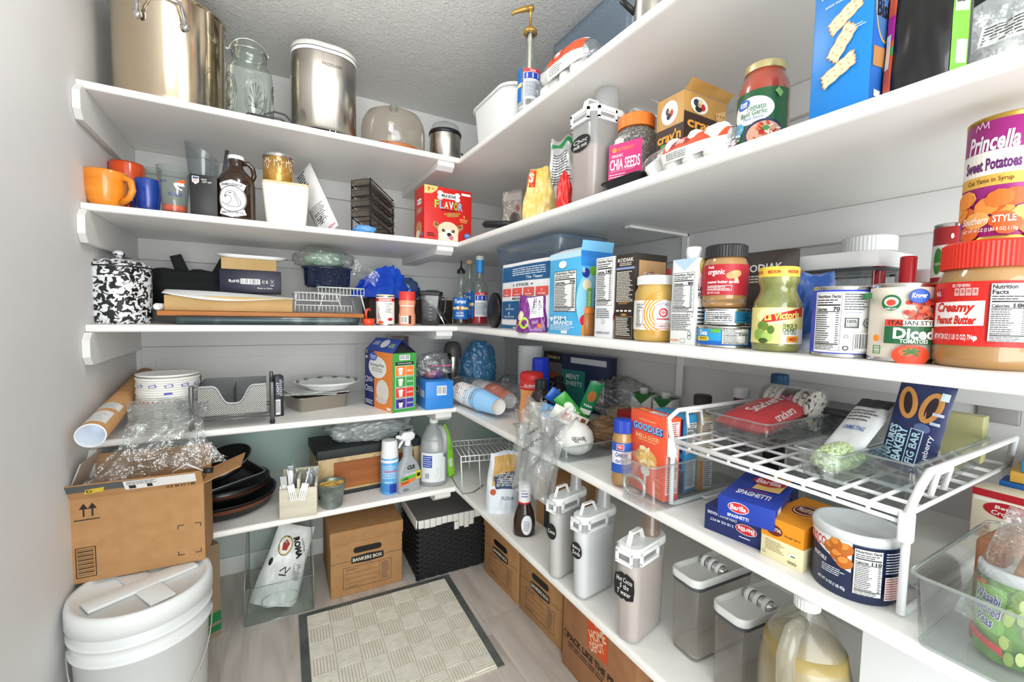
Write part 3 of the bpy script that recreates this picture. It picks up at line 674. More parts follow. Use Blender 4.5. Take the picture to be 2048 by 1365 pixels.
# ================================================================ second shelf, back run
def mug(label,P,r,h,col,rz,flare=1.0,col2=None,group=None):
 t=thing('mug',label,'mug',P,rz,group); m=pbr('glaze_'+col,col,.18,coat=.4,noise_col=(col2 or col,4,.35,.7,(1,1,7)))
 b=MB(); b.lathe([(0,0),(r*.62,0),(r*.66,.004),(r*.82,h*.2),(r*.97,h*.55),(r*flare,h*.97),(r*flare*.985,h),(r*flare*.94,h*.97),(r*.9,h*.5),(r*.7,.012),(0,.01)],m,40); b.build('cup',t)
 b=MB(); b.tube([(r*.9,0,h*.78),(r*1.12,0,h*.86),(r*1.42,0,h*.76),(r*1.5,0,h*.52),(r*1.3,0,h*.3),(r*.86,0,h*.17)],[.009,.01,.0095,.0095,.0095,.01],m,10); b.build('handle',t)
 return t
P,r=cyl_at(163,258,375,S2,Y=-.52); mug('big orange glazed mug beside the wall',P,r,top(215,346,P),'#f0962a',R(-28),1.02,'#d97d14')
P,r=cyl_at(217,289,345,S2,Y=-.3); mug('red-orange mug behind the big orange mug',P,r,top(253,328,P),'#e8541c',R(130),1.0,'#d9470f')
P,r=cyl_at(268,324,390,S2,Y=-.46); mug('cobalt blue glazed mug beside the tall glass',P,r,top(296,361,P),'#2348a8',R(150),1.0,'#1a3a92')
def pint(label,P,r,h,logo):
 t=thing('drinking_glass',label,'glass',P,face(P)); b=MB()
 b.lathe([(0,.004),(r*.66,0),(r*.7,.004),(r*.72,.03),(r,h),(r*.96,h),(r*.69,.034),(0,.03)],GLASS,36); b.build('glass_body',t)
 b=MB(); b.lathe([(0,.012),(r*.66,.012),(r*.69,.03),(0,.031)],pbr('orange_tint','#f0643c',.25,alpha=.75),30); b.build('tinted_base',t)
 if logo:
  p=PR(); p.poly([(-r*.05,h*.62),(r*.5,h*.7),(r*.62,h*.6),(r*.3,h*.58),(r*.5,h*.5),(r*.1,h*.52)],'#f3f3f3'); p.poly([(-r*.02,h*.64),(r*.55,h*.74),(r*.66,h*.66)],'#e5622a'); p.poly([(r*.1,h*.6),(r*.42,h*.56),(r*.36,h*.53)],'#24336b')
  p.text('BRONCOS',r*.05,h*.4,h*.07,'#2a3f8a',w=r*.9,shear=.2); p.text('DENVER',-r*.65,h*.66,h*.05,'#2a3f8a',w=r*.5)
  p.on_cyl(t,r*.86,rfn=lambda v:r*(.715+.285*max(0,v-.03)/(h-.03)))
 return t
P,r=cyl_at(312,384,380,S2,Y=-.52); pint('tall clear pint glass with orange and blue horse logo in front of black box',P,r,top(348,337,P),True)
P,r=cyl_at(289,322,350,S2,Y=-.36); pint('second clear pint glass behind the blue mug',P,r*1.1,top(303,338,P),False)
# black gift box
P,wd=span(380,435,390,S2,Y=-.545); h=top(405,350,P)
P.y+=.05; t=box_thing('gift_box','plain black gift box with small shield logo beside the growler','box',P,0,wd,.1,h,pbr('black_card','#1b1b1c',.4))
p=PR(); p.poly([(-wd*.42,h*.95),(-wd*.17,h*.95),(-wd*.17,h*.82),(-wd*.295,h*.76),(-wd*.42,h*.82)],'#f2f2f2'); p.poly([(-wd*.4,h*.935),(-wd*.19,h*.935),(-wd*.19,h*.89),(-wd*.4,h*.89)],'#23386e'); p.text('NFL',-wd*.295,h*.85,h*.055,'#c42b35',w=wd*.18,bold=.03)
p.text('PINT',wd*.02,h*.89,h*.035,'#e8e8e8',w=wd*.2); p.text('GIFT SET',wd*.12,h*.835,h*.035,'#e8e8e8',w=wd*.36); p.on_box(t,'front',wd,.1,h)
# blender jug behind
P,r=cyl_at(372,440,340,S2,Y=-.24)
t=thing('blender_jug','grey translucent blender jug with angled lip behind the black gift box','jug',P,0); h=top(392,290,P)
SMOK=film('smoky_plastic','#e2e8ea',.05,.2,'#b9c4c9',.12)
b=MB(); b.lathe([(r*.7,0),(r*.75,.005),(r*.95,h*.8),(r,h*.82)],SMOK,32)
b.grid(lambda u,v:Vector((math.cos(u*2*PI)*r*(1+.05*v),math.sin(u*2*PI)*r*(1+.05*v),h*.82+v*h*(.1-.1*math.cos(u*2*PI)))),32,3,SMOK,True); b.build('jug_body',t)
b=MB(); b.lathe([(r*.3,h*.4),(r*.42,h*.46),(r*.3,h*.52)],pbr('dial_grey','#6c757b',.4),24,xf=Matrix.Translation((r*.3,-r*.7,h*.55))@Matrix.Rotation(R(80),4,'X')@Matrix.Translation((0,0,-h*.46))); b.build('dial',t)
b=MB(); b.tube([(r*1.0,-.03,.1),(r*1.25,-.03,h*.6),(r*1.5,-.03,h*.97)],[.012,.01,.007],pbr('chrome_rod','#8e9499',.25,.9),10); b.build('rod',t)
# growler
P,r=cyl_at(434,511,400,S2,Y=-.515); h=top(470,313,P)
t=thing('glass_growler','brown glass growler jug with white cap and snake squadron label','jug',P,face(P))
AMB=pbr('amber_glass','#2b1607',.06,spec=.6,coat=.5)
b=MB(); b.lathe([(0,0),(r*.92,0),(r*.99,.005),(r,.015),(r,h*.55),(r*.96,h*.62),(r*.8,h*.7),(r*.55,h*.77),(r*.4,h*.82),(r*.36,h*.87),(r*.4,h*.94),(r*.4,h*.96)],AMB,48); b.build('glass_body',t)
b=MB(); b.tube([(r*.35,0,h*.9),(r*.62,0,h*.92),(r*.88,0,h*.85),(r*.95,0,h*.74),(r*.82,0,h*.66)],.0085,AMB,10); b.build('handle',t)
cap(t,r*.43,h*.94,h,pbr('cap_white','#eceef0',.4),'cap')
p=PR(); c=h*.3; q=r*.78
p.poly([(-q*.82,c+q*.72),(q*.82,c+q*.72),(q*.98,c+q*1.15),(0,c+q*1.42),(-q*.98,c+q*1.15)],'#f1f2f2'); p.poly([(-q*.82,c-q*.72),(q*.82,c-q*.72),(q*.98,c-q*1.1),(0,c-q*1.38),(-q*.98,c-q*1.1)],'#f1f2f2')
p.ell(0,c,q,q*1.02,'#f4f5f5',36); p.ring(0,c,q*.93,q*.98,'#191919',36)
p.text('DIAMONDBACK',0,c+q*1.06,q*.2,'#161616',w=q*1.45,bold=.02); p.text('466th FIGHTER SQ',0,c-q*1.03,q*.18,'#161616',w=q*1.5,bold=.02)
p.line([(-q*.5,c+q*.1),(-q*.42,c+q*.42),(-q*.15,c+q*.62),(q*.15,c+q*.55),(q*.32,c+q*.25),(q*.55,c-q*.1),(q*.6,c-q*.4),(q*.3,c-q*.6),(-q*.2,c-q*.55),(-q*.6,c-q*.35),(-q*.75,c-q*.25)],q*.035,'#1a1a1a')
p.line([(-q*.5,c+q*.1),(-q*.3,c+q*.28),(-q*.1,c+q*.2),(-q*.02,c-q*.05),(-q*.12,c-q*.3),(-q*.35,c-q*.42)],q*.03,'#1a1a1a'); p.line([(-q*.46,c+q*.3),(-q*.38,c+q*.14)],q*.05,'#1a1a1a'); p.line([(-q*.2,c+q*.45),(-q*.02,c+q*.44)],q*.06,'#1a1a1a')
for i in range(7):p.line([(q*(.05+.06*i),c+q*(.45-.13*i)),(q*(.2+.05*i),c+q*(.38-.14*i)),(q*(.1+.06*i),c+q*(.3-.13*i))],q*.025,'#333333')
p.on_cyl(t,r,phi=-14)
# cream container with wooden lid and gold candle on it
P,wd=span(526,622,410,S2,Y=-.535); h=top(575,366,P); P.y+=wd*.45
t=thing('square_canister','cream square canister with wooden lid under the gold candle','canister',P,R(-4))
CRM=pbr('cream_enamel','#eeeadd',.3); hw=wd/2
b=MB(); b.rrect([(hw*.8,hw*.76,.012,0),(hw*.83,hw*.79,.014,.004),(hw,hw*.95,.014,h*.96),(hw*.97,hw*.92,.012,h*.96)],CRM,5); b.rcap(hw*.97,hw*.92,.012,h*.955,CRM,5); b.build('body',t)
b=MB(); b.rrect([(hw*.93,hw*.88,.012,h*.95),(hw*.99,hw*.94,.014,h*.965),(hw*.99,hw*.94,.014,h),(hw*.96,hw*.91,.014,h+.003)],pbr('pale_wood','#dcc39c',.5),5); b.rcap(hw*.96,hw*.91,.014,h+.003,pbr('pale_wood'),5); b.build('wooden_lid',t)
Pc,r=cyl_at(524,588,340,S2+h+.0032,Y=P.y-.01); hc=top(556,312,Pc)
t=thing('candle_jar','gold glass candle jar with silver lid on the cream canister','candle',Pc,face(Pc))
b=MB(); b.lathe([(0,0),(r*.9,0),(r*.95,.004),(r*.95,hc*.86),(r*.8,hc*.87)],pbr('gold_glass','#c99a4e',.16,.6),40); b.build('jar',t)
b=MB(); b.lathe([(r*.9,hc*.84),(r*.99,hc*.85),(r*.99,hc*.96),(r*.94,hc),(0,hc)],CHROME,40); b.build('lid',t)
p=PR()
for kx in(-.75,.05,.8):
 p.line([(r*(kx-.3),hc*.52),(r*(kx-.28),hc*.72),(r*(kx-.12),hc*.66),(r*(kx-.1),hc*.8),(r*kx,hc*.7),(r*(kx+.12),hc*.78),(r*(kx+.16),hc*.62),(r*(kx+.3),hc*.7)],.0016,'#f7f2e6'); p.line([(r*(kx-.05),hc*.64),(r*(kx-.02),hc*.5),(r*(kx+.06),hc*.42),(r*(kx+.12),hc*.5),(r*(kx+.16),hc*.58)],.0016,'#f7f2e6')
p.on_cyl(t,r*.95)
# leaning white mailer bag
A=atY(592,330,-.2); Bq=atY(672,462,-.42)
t=thing('paper_mailer','long white printed plastic mailer leaning behind the cream canister','mailer',(-.0,0,0),0)
bx=atY(662,455,-.44).x; tx=atY(606,345,-.3).x; zt=zat(606,345,Vector((tx,-.3,0)))
lean=Vector((tx-bx,.14,zt-S2)); ln=lean.length; t.location=(bx,-.42,S2+.012); t.rotation_euler=lean.to_track_quat('Z','X').to_euler()
fnp=pillow(.11,ln,.05,3,.1)
t2=MB()
for sg in(-1,1):t2.grid(lambda u,v:fnp((u-.5)*.11*-sg,v*ln,0,sg),12,24,pbr('white_film','#eceaea',.35))
t2.build('bag',t)
p=PR(); p.micro(-.045,ln*.15,.045,ln*.4,9,'#55555a',.35,2); p.micro(-.03,ln*.7,.03,ln*.94,6,'#222226',.5,5); p.rect(-.05,ln*.03,.05,ln*.05,'#e58fb0'); p.text('AND IT',0,ln*.2,.03,'#444448',w=.05,rot=90)
p.build(t,lambda u,v,o:fnp(u,v,o+.0006),step=(.008,.02)); 
# black wire rack of sloping packets
P=atY(722,430,-.47); P.z=S2; wd=.1; h=top(722,350,P)-.02
t=thing('tiered_wire_rack','black four-tier wire rack with sloping trays beside the red treat box','rack',P,R(-52))
BW=pbr('black_wire','#1d1d1f',.4,.3); dpt=.15; drop=.055
for sx in(-1,1):
 b=MB(); b.tube([(sx*wd/2,0,0.003),(sx*wd/2,0,h)],.003,BW,6); b.build('upright',t)
b=MB(); b.tube([(-wd/2,0,.003),(-wd/2,dpt,.003),(wd/2,dpt,.003),(wd/2,0,.003)],.003,BW,6,True); b.build('foot_frame',t)
for sx in(-1,1):
 b=MB(); b.tube([(sx*wd/2,dpt,.003),(sx*wd/2,dpt,h*.62)],.003,BW,6); b.build('rear_upright',t)
for i in range(4):
 z=h*(.46+.18*i)
 for zz in(z,z-.026):
  b=MB(); b.tube([(-wd/2,0,zz),(wd/2,0,zz),(wd/2,dpt,zz-drop),(-wd/2,dpt,zz-drop)],.0028,BW,6,True); b.build('tier_frame',t)
 for k in range(4):
  y=.03+k*.032; b=MB(); b.tube([(-wd/2,y,z-.028-drop*y/dpt),(wd/2,y,z-.028-drop*y/dpt)],.002,BW,5); b.build('rung',t)
PKM=film('packet_film','#eeece8',.1,.35,'#cfc6bb',.15,1.45,bump=(30,.8,.02))
cs,sn=math.cos(R(-52)),math.sin(R(-52)); NM=['topmost','second','third','lowest']
for i in range(4):
 z=h*(.46+.18*i)-.024
 for k in range(3):
  w_=thing('clear_packet','clear packet with %s card in the %s tray of black wire rack'%(('brown','cream','dark')[k],NM[3-i]),'packet',P+Vector((0,0,z+.003+.009*k)),R(-52),'clear packets in the black wire rack')
  def f(u,v,top_=1):return Vector(((u-.5)*wd*.9,-.012+v*.185,-drop*(v*.185-.012)/dpt+(.007*math.sin(u*PI)**.5*math.sin(v*PI)**.4 if top_ else 0)))
  b=MB(); b.grid(lambda u,v:f(u,v),8,14,PKM); b.grid(lambda u,v:f(1-u,v,0),4,6,PKM); b.build('film',w_)
  b=MB(); b.grid(lambda u,v:f(.1+u*.8,.25+.7*v)+Vector((0,0,-.001)),6,8,pbr('packet_card_%d'%k,('#a58a76','#d9d6d0','#77706a')[k],.4)); b.build('card',w_)
t=thing('blue_wrapper','crumpled blue rolled wrapper tucked in the black rack','wrapper',P+Vector((.0,-.075,.001)),R(-20))
blob(t,.038,.018,.016,pbr('blue_film','#5f9bd8',.25),5,.25,3,'film',False,4,.25,9)
# dog treat box
P,wd=span(846,943,430,S2,Y=-.57); h=top(880,376,P); dd=.12
a=atY(829,430,-.5)
P.y+=dd/2; RED=pbr('red_card','#d0241f',.4)
t=box_thing('treat_box','red dog treat box with puppy face and coloured lettering','box',P,R(3),wd,dd,h,RED)
p=PR(); w2=wd/2; p.poly([(-w2,h),(-w2*.45,h),(-w2*.5,h*.93),(-w2*.7,h*.86),(-w2,h*.84)],'#f3c97a'); p.text('7',-w2*.82,h*.93,h*.07,'#a3201b',w=wd*.06,bold=.04); p.text('LBS',-w2*.66,h*.945,h*.035,'#a3201b',w=wd*.07)
p.rect(-w2*.32,h*.8,w2*.32,h*.9,'#f6f4f0')
for sx in(-1,1):
 for sz in(.81,.89):p.ell(sx*w2*.36,h*sz,w2*.12,h*.045,'#f6f4f0')
p.text('MILK-BONE',0,h*.85,h*.06,'#161616',w=wd*.3,bold=.035)
for i,(ch,c)in enumerate(zip('FLAVOR',('#9bcf4a','#7db4e6','#f3e2b0','#f6f1e4','#8ecb46','#8fc0ea'))):p.text(ch,-w2*.5+i*wd*.1,h*.68,h*(.15 if ch not in 'A' else.13),c,w=wd*.09,bold=.03)
p.text('SNACKS',w2*.0,h*.585,h*.04,'#5d120f',w=wd*.3,bold=.02)
for q in((-.1,.52),(.1,.535),(.02,.49)):p.ell(w2*q[0]+w2*.15,h*q[1],w2*.26,h*.022,'#c98d4b',rot=8); p.ell(w2*q[0]+w2*.15,h*q[1],w2*.2,h*.012,'#a86c31',rot=8)
p.text('5',w2*.66,h*.5,h*.05,'#f3d27a',w=wd*.035); p.text('DELICIOUS',w2*.64,h*.44,h*.035,'#f3d27a',w=wd*.17); p.text('FLAVORS',w2*.64,h*.4,h*.025,'#f3d27a',w=wd*.13)
cx=-w2*.02
for sx in(-1,1):p.poly([(cx+sx*w2*.32,h*.3),(cx+sx*w2*.62,h*.36),(cx+sx*w2*.64,h*.27),(cx+sx*w2*.4,h*.18)],'#b98552'); p.poly([(cx+sx*w2*.36,h*.29),(cx+sx*w2*.55,h*.33),(cx+sx*w2*.56,h*.27)],'#7c4e30')
p.ell(cx,h*.2,w2*.44,h*.17,'#e8d3b4'); p.rect(cx-w2*.42,.003,cx+w2*.42,h*.14,'#ecdcc4'); p.ell(cx,h*.12,w2*.26,h*.1,'#f4eadb')
for sx in(-1,1):p.ell(cx+sx*w2*.2,h*.2,w2*.075,h*.03,'#3b2417'); p.ell(cx+sx*w2*.18,h*.207,w2*.02,h*.008,'#f5f5f5')
p.ell(cx+w2*.04,h*.13,w2*.1,h*.035,'#20181a'); p.ell(cx+w2*.12,h*.075,w2*.1,h*.045,'#d0707a'); p.line([(cx+w2*.04,h*.1),(cx-w2*.08,h*.06)],.0015,'#3b2417')
p.ell(w2*.8,h*.14,w2*.14,h*.055,'#4a8fd6'); p.text('SINCE',w2*.8,h*.15,h*.02,'#f1f5fa',w=wd*.07); p.micro(-w2*.9,h*.06,-w2*.55,h*.14,2,'#5d120f',.5,3)
p.rect(w2*.52,h*.9,w2*.92,h*.945,'#f2efec'); p.on_box(t,'front',wd,dd,h)
p=PR(); p.rect(-dd*.2,h*.68,dd*.2,h*.78,'#f6f4f0'); p.text('MILK-BONE',0,h*.73,h*.04,'#161616',w=dd*.34)
for i,(ch,c)in enumerate(zip('FLAVOR',('#9bcf4a','#7db4e6','#f3e2b0','#f6f1e4','#8ecb46','#8fc0ea'))):p.text(ch,-dd*.22+i*dd*.09,h*.56,h*.1,c,w=dd*.08)
p.ell(0,h*.22,dd*.3,h*.14,'#c98d5a'); p.ell(-dd*.1,h*.12,dd*.2,h*.08,'#ecdcc4'); p.ell(dd*.33,h*.1,dd*.07,h*.05,'#4a8fd6'); p.on_box(t,'left',wd,dd,h)
# ================================================================ second shelf, right run
# black pan handle poking out and a wrapped package
a=atX(966,449,-.555)
t=thing('pan_with_black_handle','shallow pan with long black handle poking out on the second shelf','pan',Vector((-.33,a.y-.25,S2)),0)
b=MB(); b.lathe([(0,0),(.11,0),(.125,.012),(.13,.035),(.127,.035),(.12,.012),(0,.004)],BLACKP,36); b.build('pan_body',t)
b=MB(); dv=a-Vector((-.33,a.y-.25,S2)); b.tube([dv*.46+Vector((0,0,.012)),dv*.7+Vector((0,0,.008)),dv*.97,dv],[.012,.014,.014,.008],BLACKP,10); b.build('handle',t)
P,wd=span(1006,1062,410,S2,X=-.38)
P=atX(1030,430,-.30); P.z=S2+.0365; h=zat(1030,385,P)-P.z
t=box_thing('wrapped_package','plastic wrapped package with dark kettle picture behind the yellow bag','package',P,R(-62),.1,.05,h,pbr('grey_card','#b9b0a6',.35))
p=PR(); p.ell(.015,h*.35,.03,h*.2,'#2b2624'); p.ell(.03,h*.62,.012,h*.08,'#b04a2a'); p.rect(-.045,h*.8,.045,h*.95,'#d8d2cb'); p.micro(-.04,h*.05,.04,h*.16,2,'#e8e6e0',.6,3); p.on_box(t,'front',.1,.05,h)
b=MB(); b.box(-.053,-.028,0.001,.053,.028,h+.004,BAGF); b.build('wrap',t)
# crumpled snack bags
def standing_bag(name,label,P,rz,w,h,th,mat,seed,prints=None,pv=2.2,amp=.16,freq=18,base=None,rot=None,part='bag',warp=.22):
 t=thing(name,label,'bag',P,rz,rot=rot); bs=base or(lambda c:(1-c)**.45*(.92+.08*math.sin(9*c))if c>0 else 1)
 fn=pillow_bag(t,w,h,th,mat,seed,part,amp=amp,freq=freq,base=bs,pu=2.4,warp=warp)
 if prints:
  p=PR(); prints(p); p.build(t,lambda u,v,o:fn(u,v,o+.0006),step=(.007,.009))
 return t
YEL=pbr('yellow_foil','#e8c668',.28,noise_col=('#f3dfa0',9,.4,.7),coat=.3)
P=atX(1078,425,-.5); P.z=S2; h=top(1078,345,P)
def pr(p):p.rect(-.05,h*.62,-.015,h*.95,'#d8452a'); p.text('S',-.033,h*.78,.03,'#fbf3e6',w=.02,bold=.04); p.rect(-.045,h*.52,.0,h*.58,'#cfd08a')
standing_bag('snack_pouch','crumpled yellow foil snack pouch folded over on the second shelf',P,face(P,-12),.115,h,.075,YEL,4,pr,amp=.4,warp=.5)
P=atX(1122,390,-.42); P.z=S2; h=top(1122,276,P)
def pr(p):p.poly([(-.045,h*.93),(.045,h*.985),(.045,h*.9),(.02,h*.93),(0,h*.88),(-.02,h*.92),(-.045,h*.87)],'#2f9a55'); p.micro(-.035,h*.45,.04,h*.82,12,'#54585c',.4,8); p.micro(-.03,h*.1,.03,h*.3,5,'#8c9094',.4,2)
standing_bag('snack_pouch','tall silver white pouch with green top edge behind the canister',P,face(P,-8),.1,h,.05,pbr('silver_foil','#dcdedf',.25,.35),6,pr,amp=.2)
P=atX(1128,405,-.53); P.z=S2; h=top(1128,345,P)
standing_bag('snack_pouch','small red crumpled pouch against the chocolate mix canister',P,face(P,-10),.055,h,.045,pbr('red_foil','#d42a28',.3,coat=.3),9,None,amp=.4,warp=.5)
# flip-lid dry food canisters
def canister(label,P,rz,w,d,h,fill,fz,tagfn=None,group=None,cup=True,cupcol=None):
 t=thing('dry_food_canister',label,'canister',P,rz,group)
 b=MB(); b.rrect([(w*.42,d*.43,.018,.002),(w*.46,d*.46,.022,.008),(w*.495,d*.495,.024,h*.84),(w*.49,d*.49,.024,h*.85)],MILKY,6); b.rcap(w*.42,d*.43,.018,.002,MILKY,6,up=False); b.build('clear_body',t)
 if fill:
  b=MB(); b.rrect([(w*.4,d*.41,.016,.006),(w*.44,d*.44,.02,.012),(w*.465,d*.47,.022,h*.84*fz)],fill,6); b.rcap(w*.465,d*.47,.022,h*.84*fz,fill,6); b.build('powder',t)
 z=h*.85
 b=MB(); b.rrect([(w*.5,d*.5,.026,z-.012),(w*.515,d*.515,.028,z-.01),(w*.515,d*.515,.028,z+.002),(w*.49,d*.49,.026,z+.008)],WHITEP,6); b.rcap(w*.49,d*.49,.026,z+.008,WHITEP,6); ld=b.build('lid',t)
 # clip flaps
 for(cx,cy,sx,sy)in((w*.525,-d*.12,.003,d*.26),(-w*.525,-d*.12,.003,d*.26),(0,-d*.525,w*.36,.003)):
  b=MB(); hx,hy=(sx,sy)if sx<sy else(sx,sy)
  for q in((-1,0),(1,0)):
   if sx<sy:b.box(cx-sx,cy+q[0]*sy-.006*(q[0]>0)*1,z-.03,cx+sx,cy+q[0]*sy+.006*(q[0]<0)*1,z-.0,WHITEP)
   else:b.box(cx+q[0]*sx-.006*(q[0]>0),cy-sy,z-.03,cx+q[0]*sx+.006*(q[0]<0),cy+sy,z,WHITEP)
  b.box(cx-sx,cy-sy,z-.033,cx+sx,cy+sy,z-.025,WHITEP); b.box(cx-sx,cy-sy,z-.008,cx+sx,cy+sy,z+.002,WHITEP); b.build('clip',ld)
  # strap handle across the flap
 b=MB(); hw=w*.2; y0,y1=-d*.38,-d*.38+.028
 prof=[(-d*.42,z+.006),(-d*.34,z+.038),(-d*.08,z+.038),(d*.02,z+.006)]; 
 vs=[]
 for y,q in prof:vs+=[(-w*.1,y,q),(w*.1,y,q),(w*.1,y,q-.004),(-w*.1,y,q-.004)]
 fs=[]
 for i in range(len(prof)-1):
  for j in range(4):a_=i*4+j; b_=i*4+(j+1)%4; fs.append((a_,b_,b_+4,a_+4))
 b.add(vs,fs,WHITEP); b.build('handle',ld)
 if cup:
  cm=cupcol or MILKY; cr=w*.36
  b=MB(); b.lathe([(cr*1.06,z+.008),(cr*1.06,z+.016),(cr,z+.018),(cr*.84,z+.075),(cr*.78,z+.08),(0,z+.081)],cm,32,cy=d*.24); b.build('measuring_cup',t)
 if tagfn:p=PR(); tagfn(p); p.on_box(t,'front',w*.985,d*.985,h)
 return t
def oval_tag(lines,cu,cv,ru,rv):
 def f(p):
  p.ell(cu,cv,ru,rv,'#16181a',32)
  for i,s_ in enumerate(lines):p.text(s_,cu,cv+(len(lines)-1)*rv*.3-i*rv*.6,rv*.5,'#f2f2ee',w=ru*1.4,bold=.0,shear=.15)
 return f
a=atX(1134,395,-.545); c=atX(1182,385,-.545); wd=abs(a.y-c.y); dd=abs(atY(1252,360,c.y).x+.545)
dd=min(dd,.24); CH=zat(1150,205,a)-S2+.02; CH=min(CH,.295)
COCOA=pbr('chocolate_powder','#b9a096',.9,noise_col=('#a88d82',6,.3,.7))
canister('tall flip-lid canister of chocolate milk mix with round black chalk label',Vector((-.545+dd/2,(a.y+c.y)/2,S2)),RZR,wd,dd,CH,COCOA,.62,oval_tag(('Choc','milk mix'),.0,CH*.56,wd*.4,CH*.075),cup=True)
# black shallow tray at the shelf edge
a=atX(1188,380,-.555); c=atX(1262,372,-.555); L=abs(a.y-c.y)
t=thing('shallow_tray','small shallow black plastic tray in front of the canister','tray',Vector((-.525,(a.y+c.y)/2-.025,S2)),RZR)
b=MB(); b.rrect([(L*.36,.02,.01,.001),(L*.38,.022,.012,.004),(L*.46,.03,.015,.022),(L*.52,.036,.018,.024),(L*.52,.036,.018,.022),(L*.44,.028,.014,.02),(L*.36,.02,.01,.004)],BLACKP,5); b.rcap(L*.36,.02,.01,.001,BLACKP,5,up=False); b.rcap(L*.36,.02,.01,.004,BLACKP,5); b.build('tray_body',t)
# chia seed jar
P,r=cyl_at(1222,1322,300,S2,X=-.44)
h=top(1275,232,P); t=thing('seed_jar','square clear jar of black chia seeds with orange lid and pink label','jar',P,R(-72))
SEED=pbr('chia_seeds','#4f4a46',.7,noise_col=('#a9a29a',190,.5,.62)); q=r*.86
b=MB(); b.rrect([(q*.9,q*.9,.02,0),(q,q,.026,.006),(q,q,.026,h*.66),(q*.93,q*.93,.04,h*.74),(q*.72,q*.72,.07,h*.82)],SEED,8); b.build('seeds',t)
b=MB(); b.rrect([(q*1.01,q*1.01,.027,.004),(q*1.02,q*1.02,.028,h*.66),(q*.95,q*.95,.042,h*.75),(q*.74,q*.74,.072,h*.83)],CLEAR,8); b.build('clear_wall',t)
cap(t,q*.86,h*.82,h*.97,pbr('orange_cap','#ee7d2c',.4),'lid',44)
p=PR(); p.rect(-q*.85,h*.1,q*.85,h*.62,'#d42a78'); p.ell(-q*.55,h*.55,q*.12,h*.03,'#f0912c'); p.text('BETTERBODY',q*.05,h*.55,h*.035,'#f0912c',w=q*.8); p.text('CHIA SEEDS',0,h*.38,h*.13,'#fbeef4',w=q*1.55,bold=.02); p.text('ORGANIC',-q*.4,h*.48,h*.035,'#fbeef4',w=q*.6); p.rect(-q*.8,h*.3,q*.5,h*.304,'#f8d5e4'); p.micro(-q*.8,h*.22,q*.3,h*.28,2,'#f8d5e4',.4,3); p.rect(-q*.75,h*.12,-q*.5,h*.17,'#1a1a1a'); p.rect(-q*.45,h*.12,-q*.1,h*.17,'#5fc0c9'); p.rect(-q*.05,h*.12,q*.2,h*.17,'#f4e0c0')
p.on_box(t,'front',q*2.04,q*2.04,h)
# graham cracker box
a=atX(1312,285,-.46); c=atX(1366,275,-.46); wd=abs(a.y-c.y); dd=min(.2,atY(1452,250,c.y).x+.46); h=zat(1366,178,c)-S2
TANB=pbr('tan_card','#cda05c',.45,noise_col=('#b98743',3,.35,.7,(9,9,.6)))
t=box_thing('cracker_box','tan graham cracker box with dark band and open top flap','box',Vector((-.46+dd/2,(a.y+c.y)/2,S2)),RZR,wd,dd,h,TANB)
def crav(p,w,side):
 e=0 if side else h*.12; p.rect(-w*.5,h*.36+e*.5,w*.5,h*.66+e,'#3a241a'); p.ell(-w*.02 if side else-w*.16,h*.82+e*.5,w*.3 if side else w*.2,h*.13-e*.35,'#f3efe8'); cx=-w*.02 if side else-w*.16
 p.ell(cx-w*.07,h*.84+e*.5,w*.07,h*.04,'#2a3350',12); p.ell(cx+w*.07,h*.81+e*.5,w*.07,h*.04,'#c22a28',12); p.ell(cx-w*.02,h*.78+e*.5,w*.08,h*.035,'#1e1a20',12); p.ell(cx+w*.02,h*.86+e*.5,w*.05,h*.03,'#e9d9b0',12); p.ring(cx,h*.83+e*.5,w*.03,w*.045,'#e8d3a0',14)
 p.text("crav'n",0,h*.56+e,h*.12,'#f0a63a',w=w*.86,bold=.03)
 if side:p.text('graham crackers',0,h*.43,h*.05,'#f4efe6',w=w*.8); p.rect(-w*.3,h*.46,w*.1,h*.49,'#4fa04a'); p.rect(-w*.5,h*.05,w*.5,h*.3,'#d9b06a'); p.text('HONEY',0,h*.3,h*.04,'#f6ecd8',w=w*.4)
 else:
  p.poly([(w*.22,h*.86),(w*.46,h*.92),(w*.48,h*.62),(w*.3,h*.58)],'#d8b070')
  for i in range(3):
   for j in range(4):p.ell(w*(.27+.07*i),h*(.66+.06*j),w*.012,h*.01,'#7d5526',8)
 return p
crav(PR(),wd,True).on_box(t,'front',wd,dd,h); crav(PR(),dd,False).on_box(t,'right',wd,dd,h)
b=MB(); b.add([(-wd/2-.03,-dd/2,h+.024),(-wd/2,-dd/2,h+.001),(-wd/2,dd/2,h+.001),(-wd/2-.03,dd/2,h+.024)],[(0,1,2,3)],pbr('grey_liner','#c9c0b0',.6)); b.build('inner_flap',t); b=MB(); b.add([(wd/2,-dd/2,h+.001),(wd/2,dd/2,h+.001),(wd/2+.02,dd/2,h+.018),(wd/2+.02,-dd/2,h+.018)],[(0,1,2,3)],TANB); b.build('top_flap',t)
# marshmallow bag lying at the edge
a=atX(1272,345,-.53); c=atX(1480,275,-.53); L=(a-c).to_2d().length
marsh_bag('clear bag of marshmallows lying in front of the tan cracker box',Vector((-.505,(a.y+c.y)/2,S2)),RZR,L*.98,.08,.066,8)
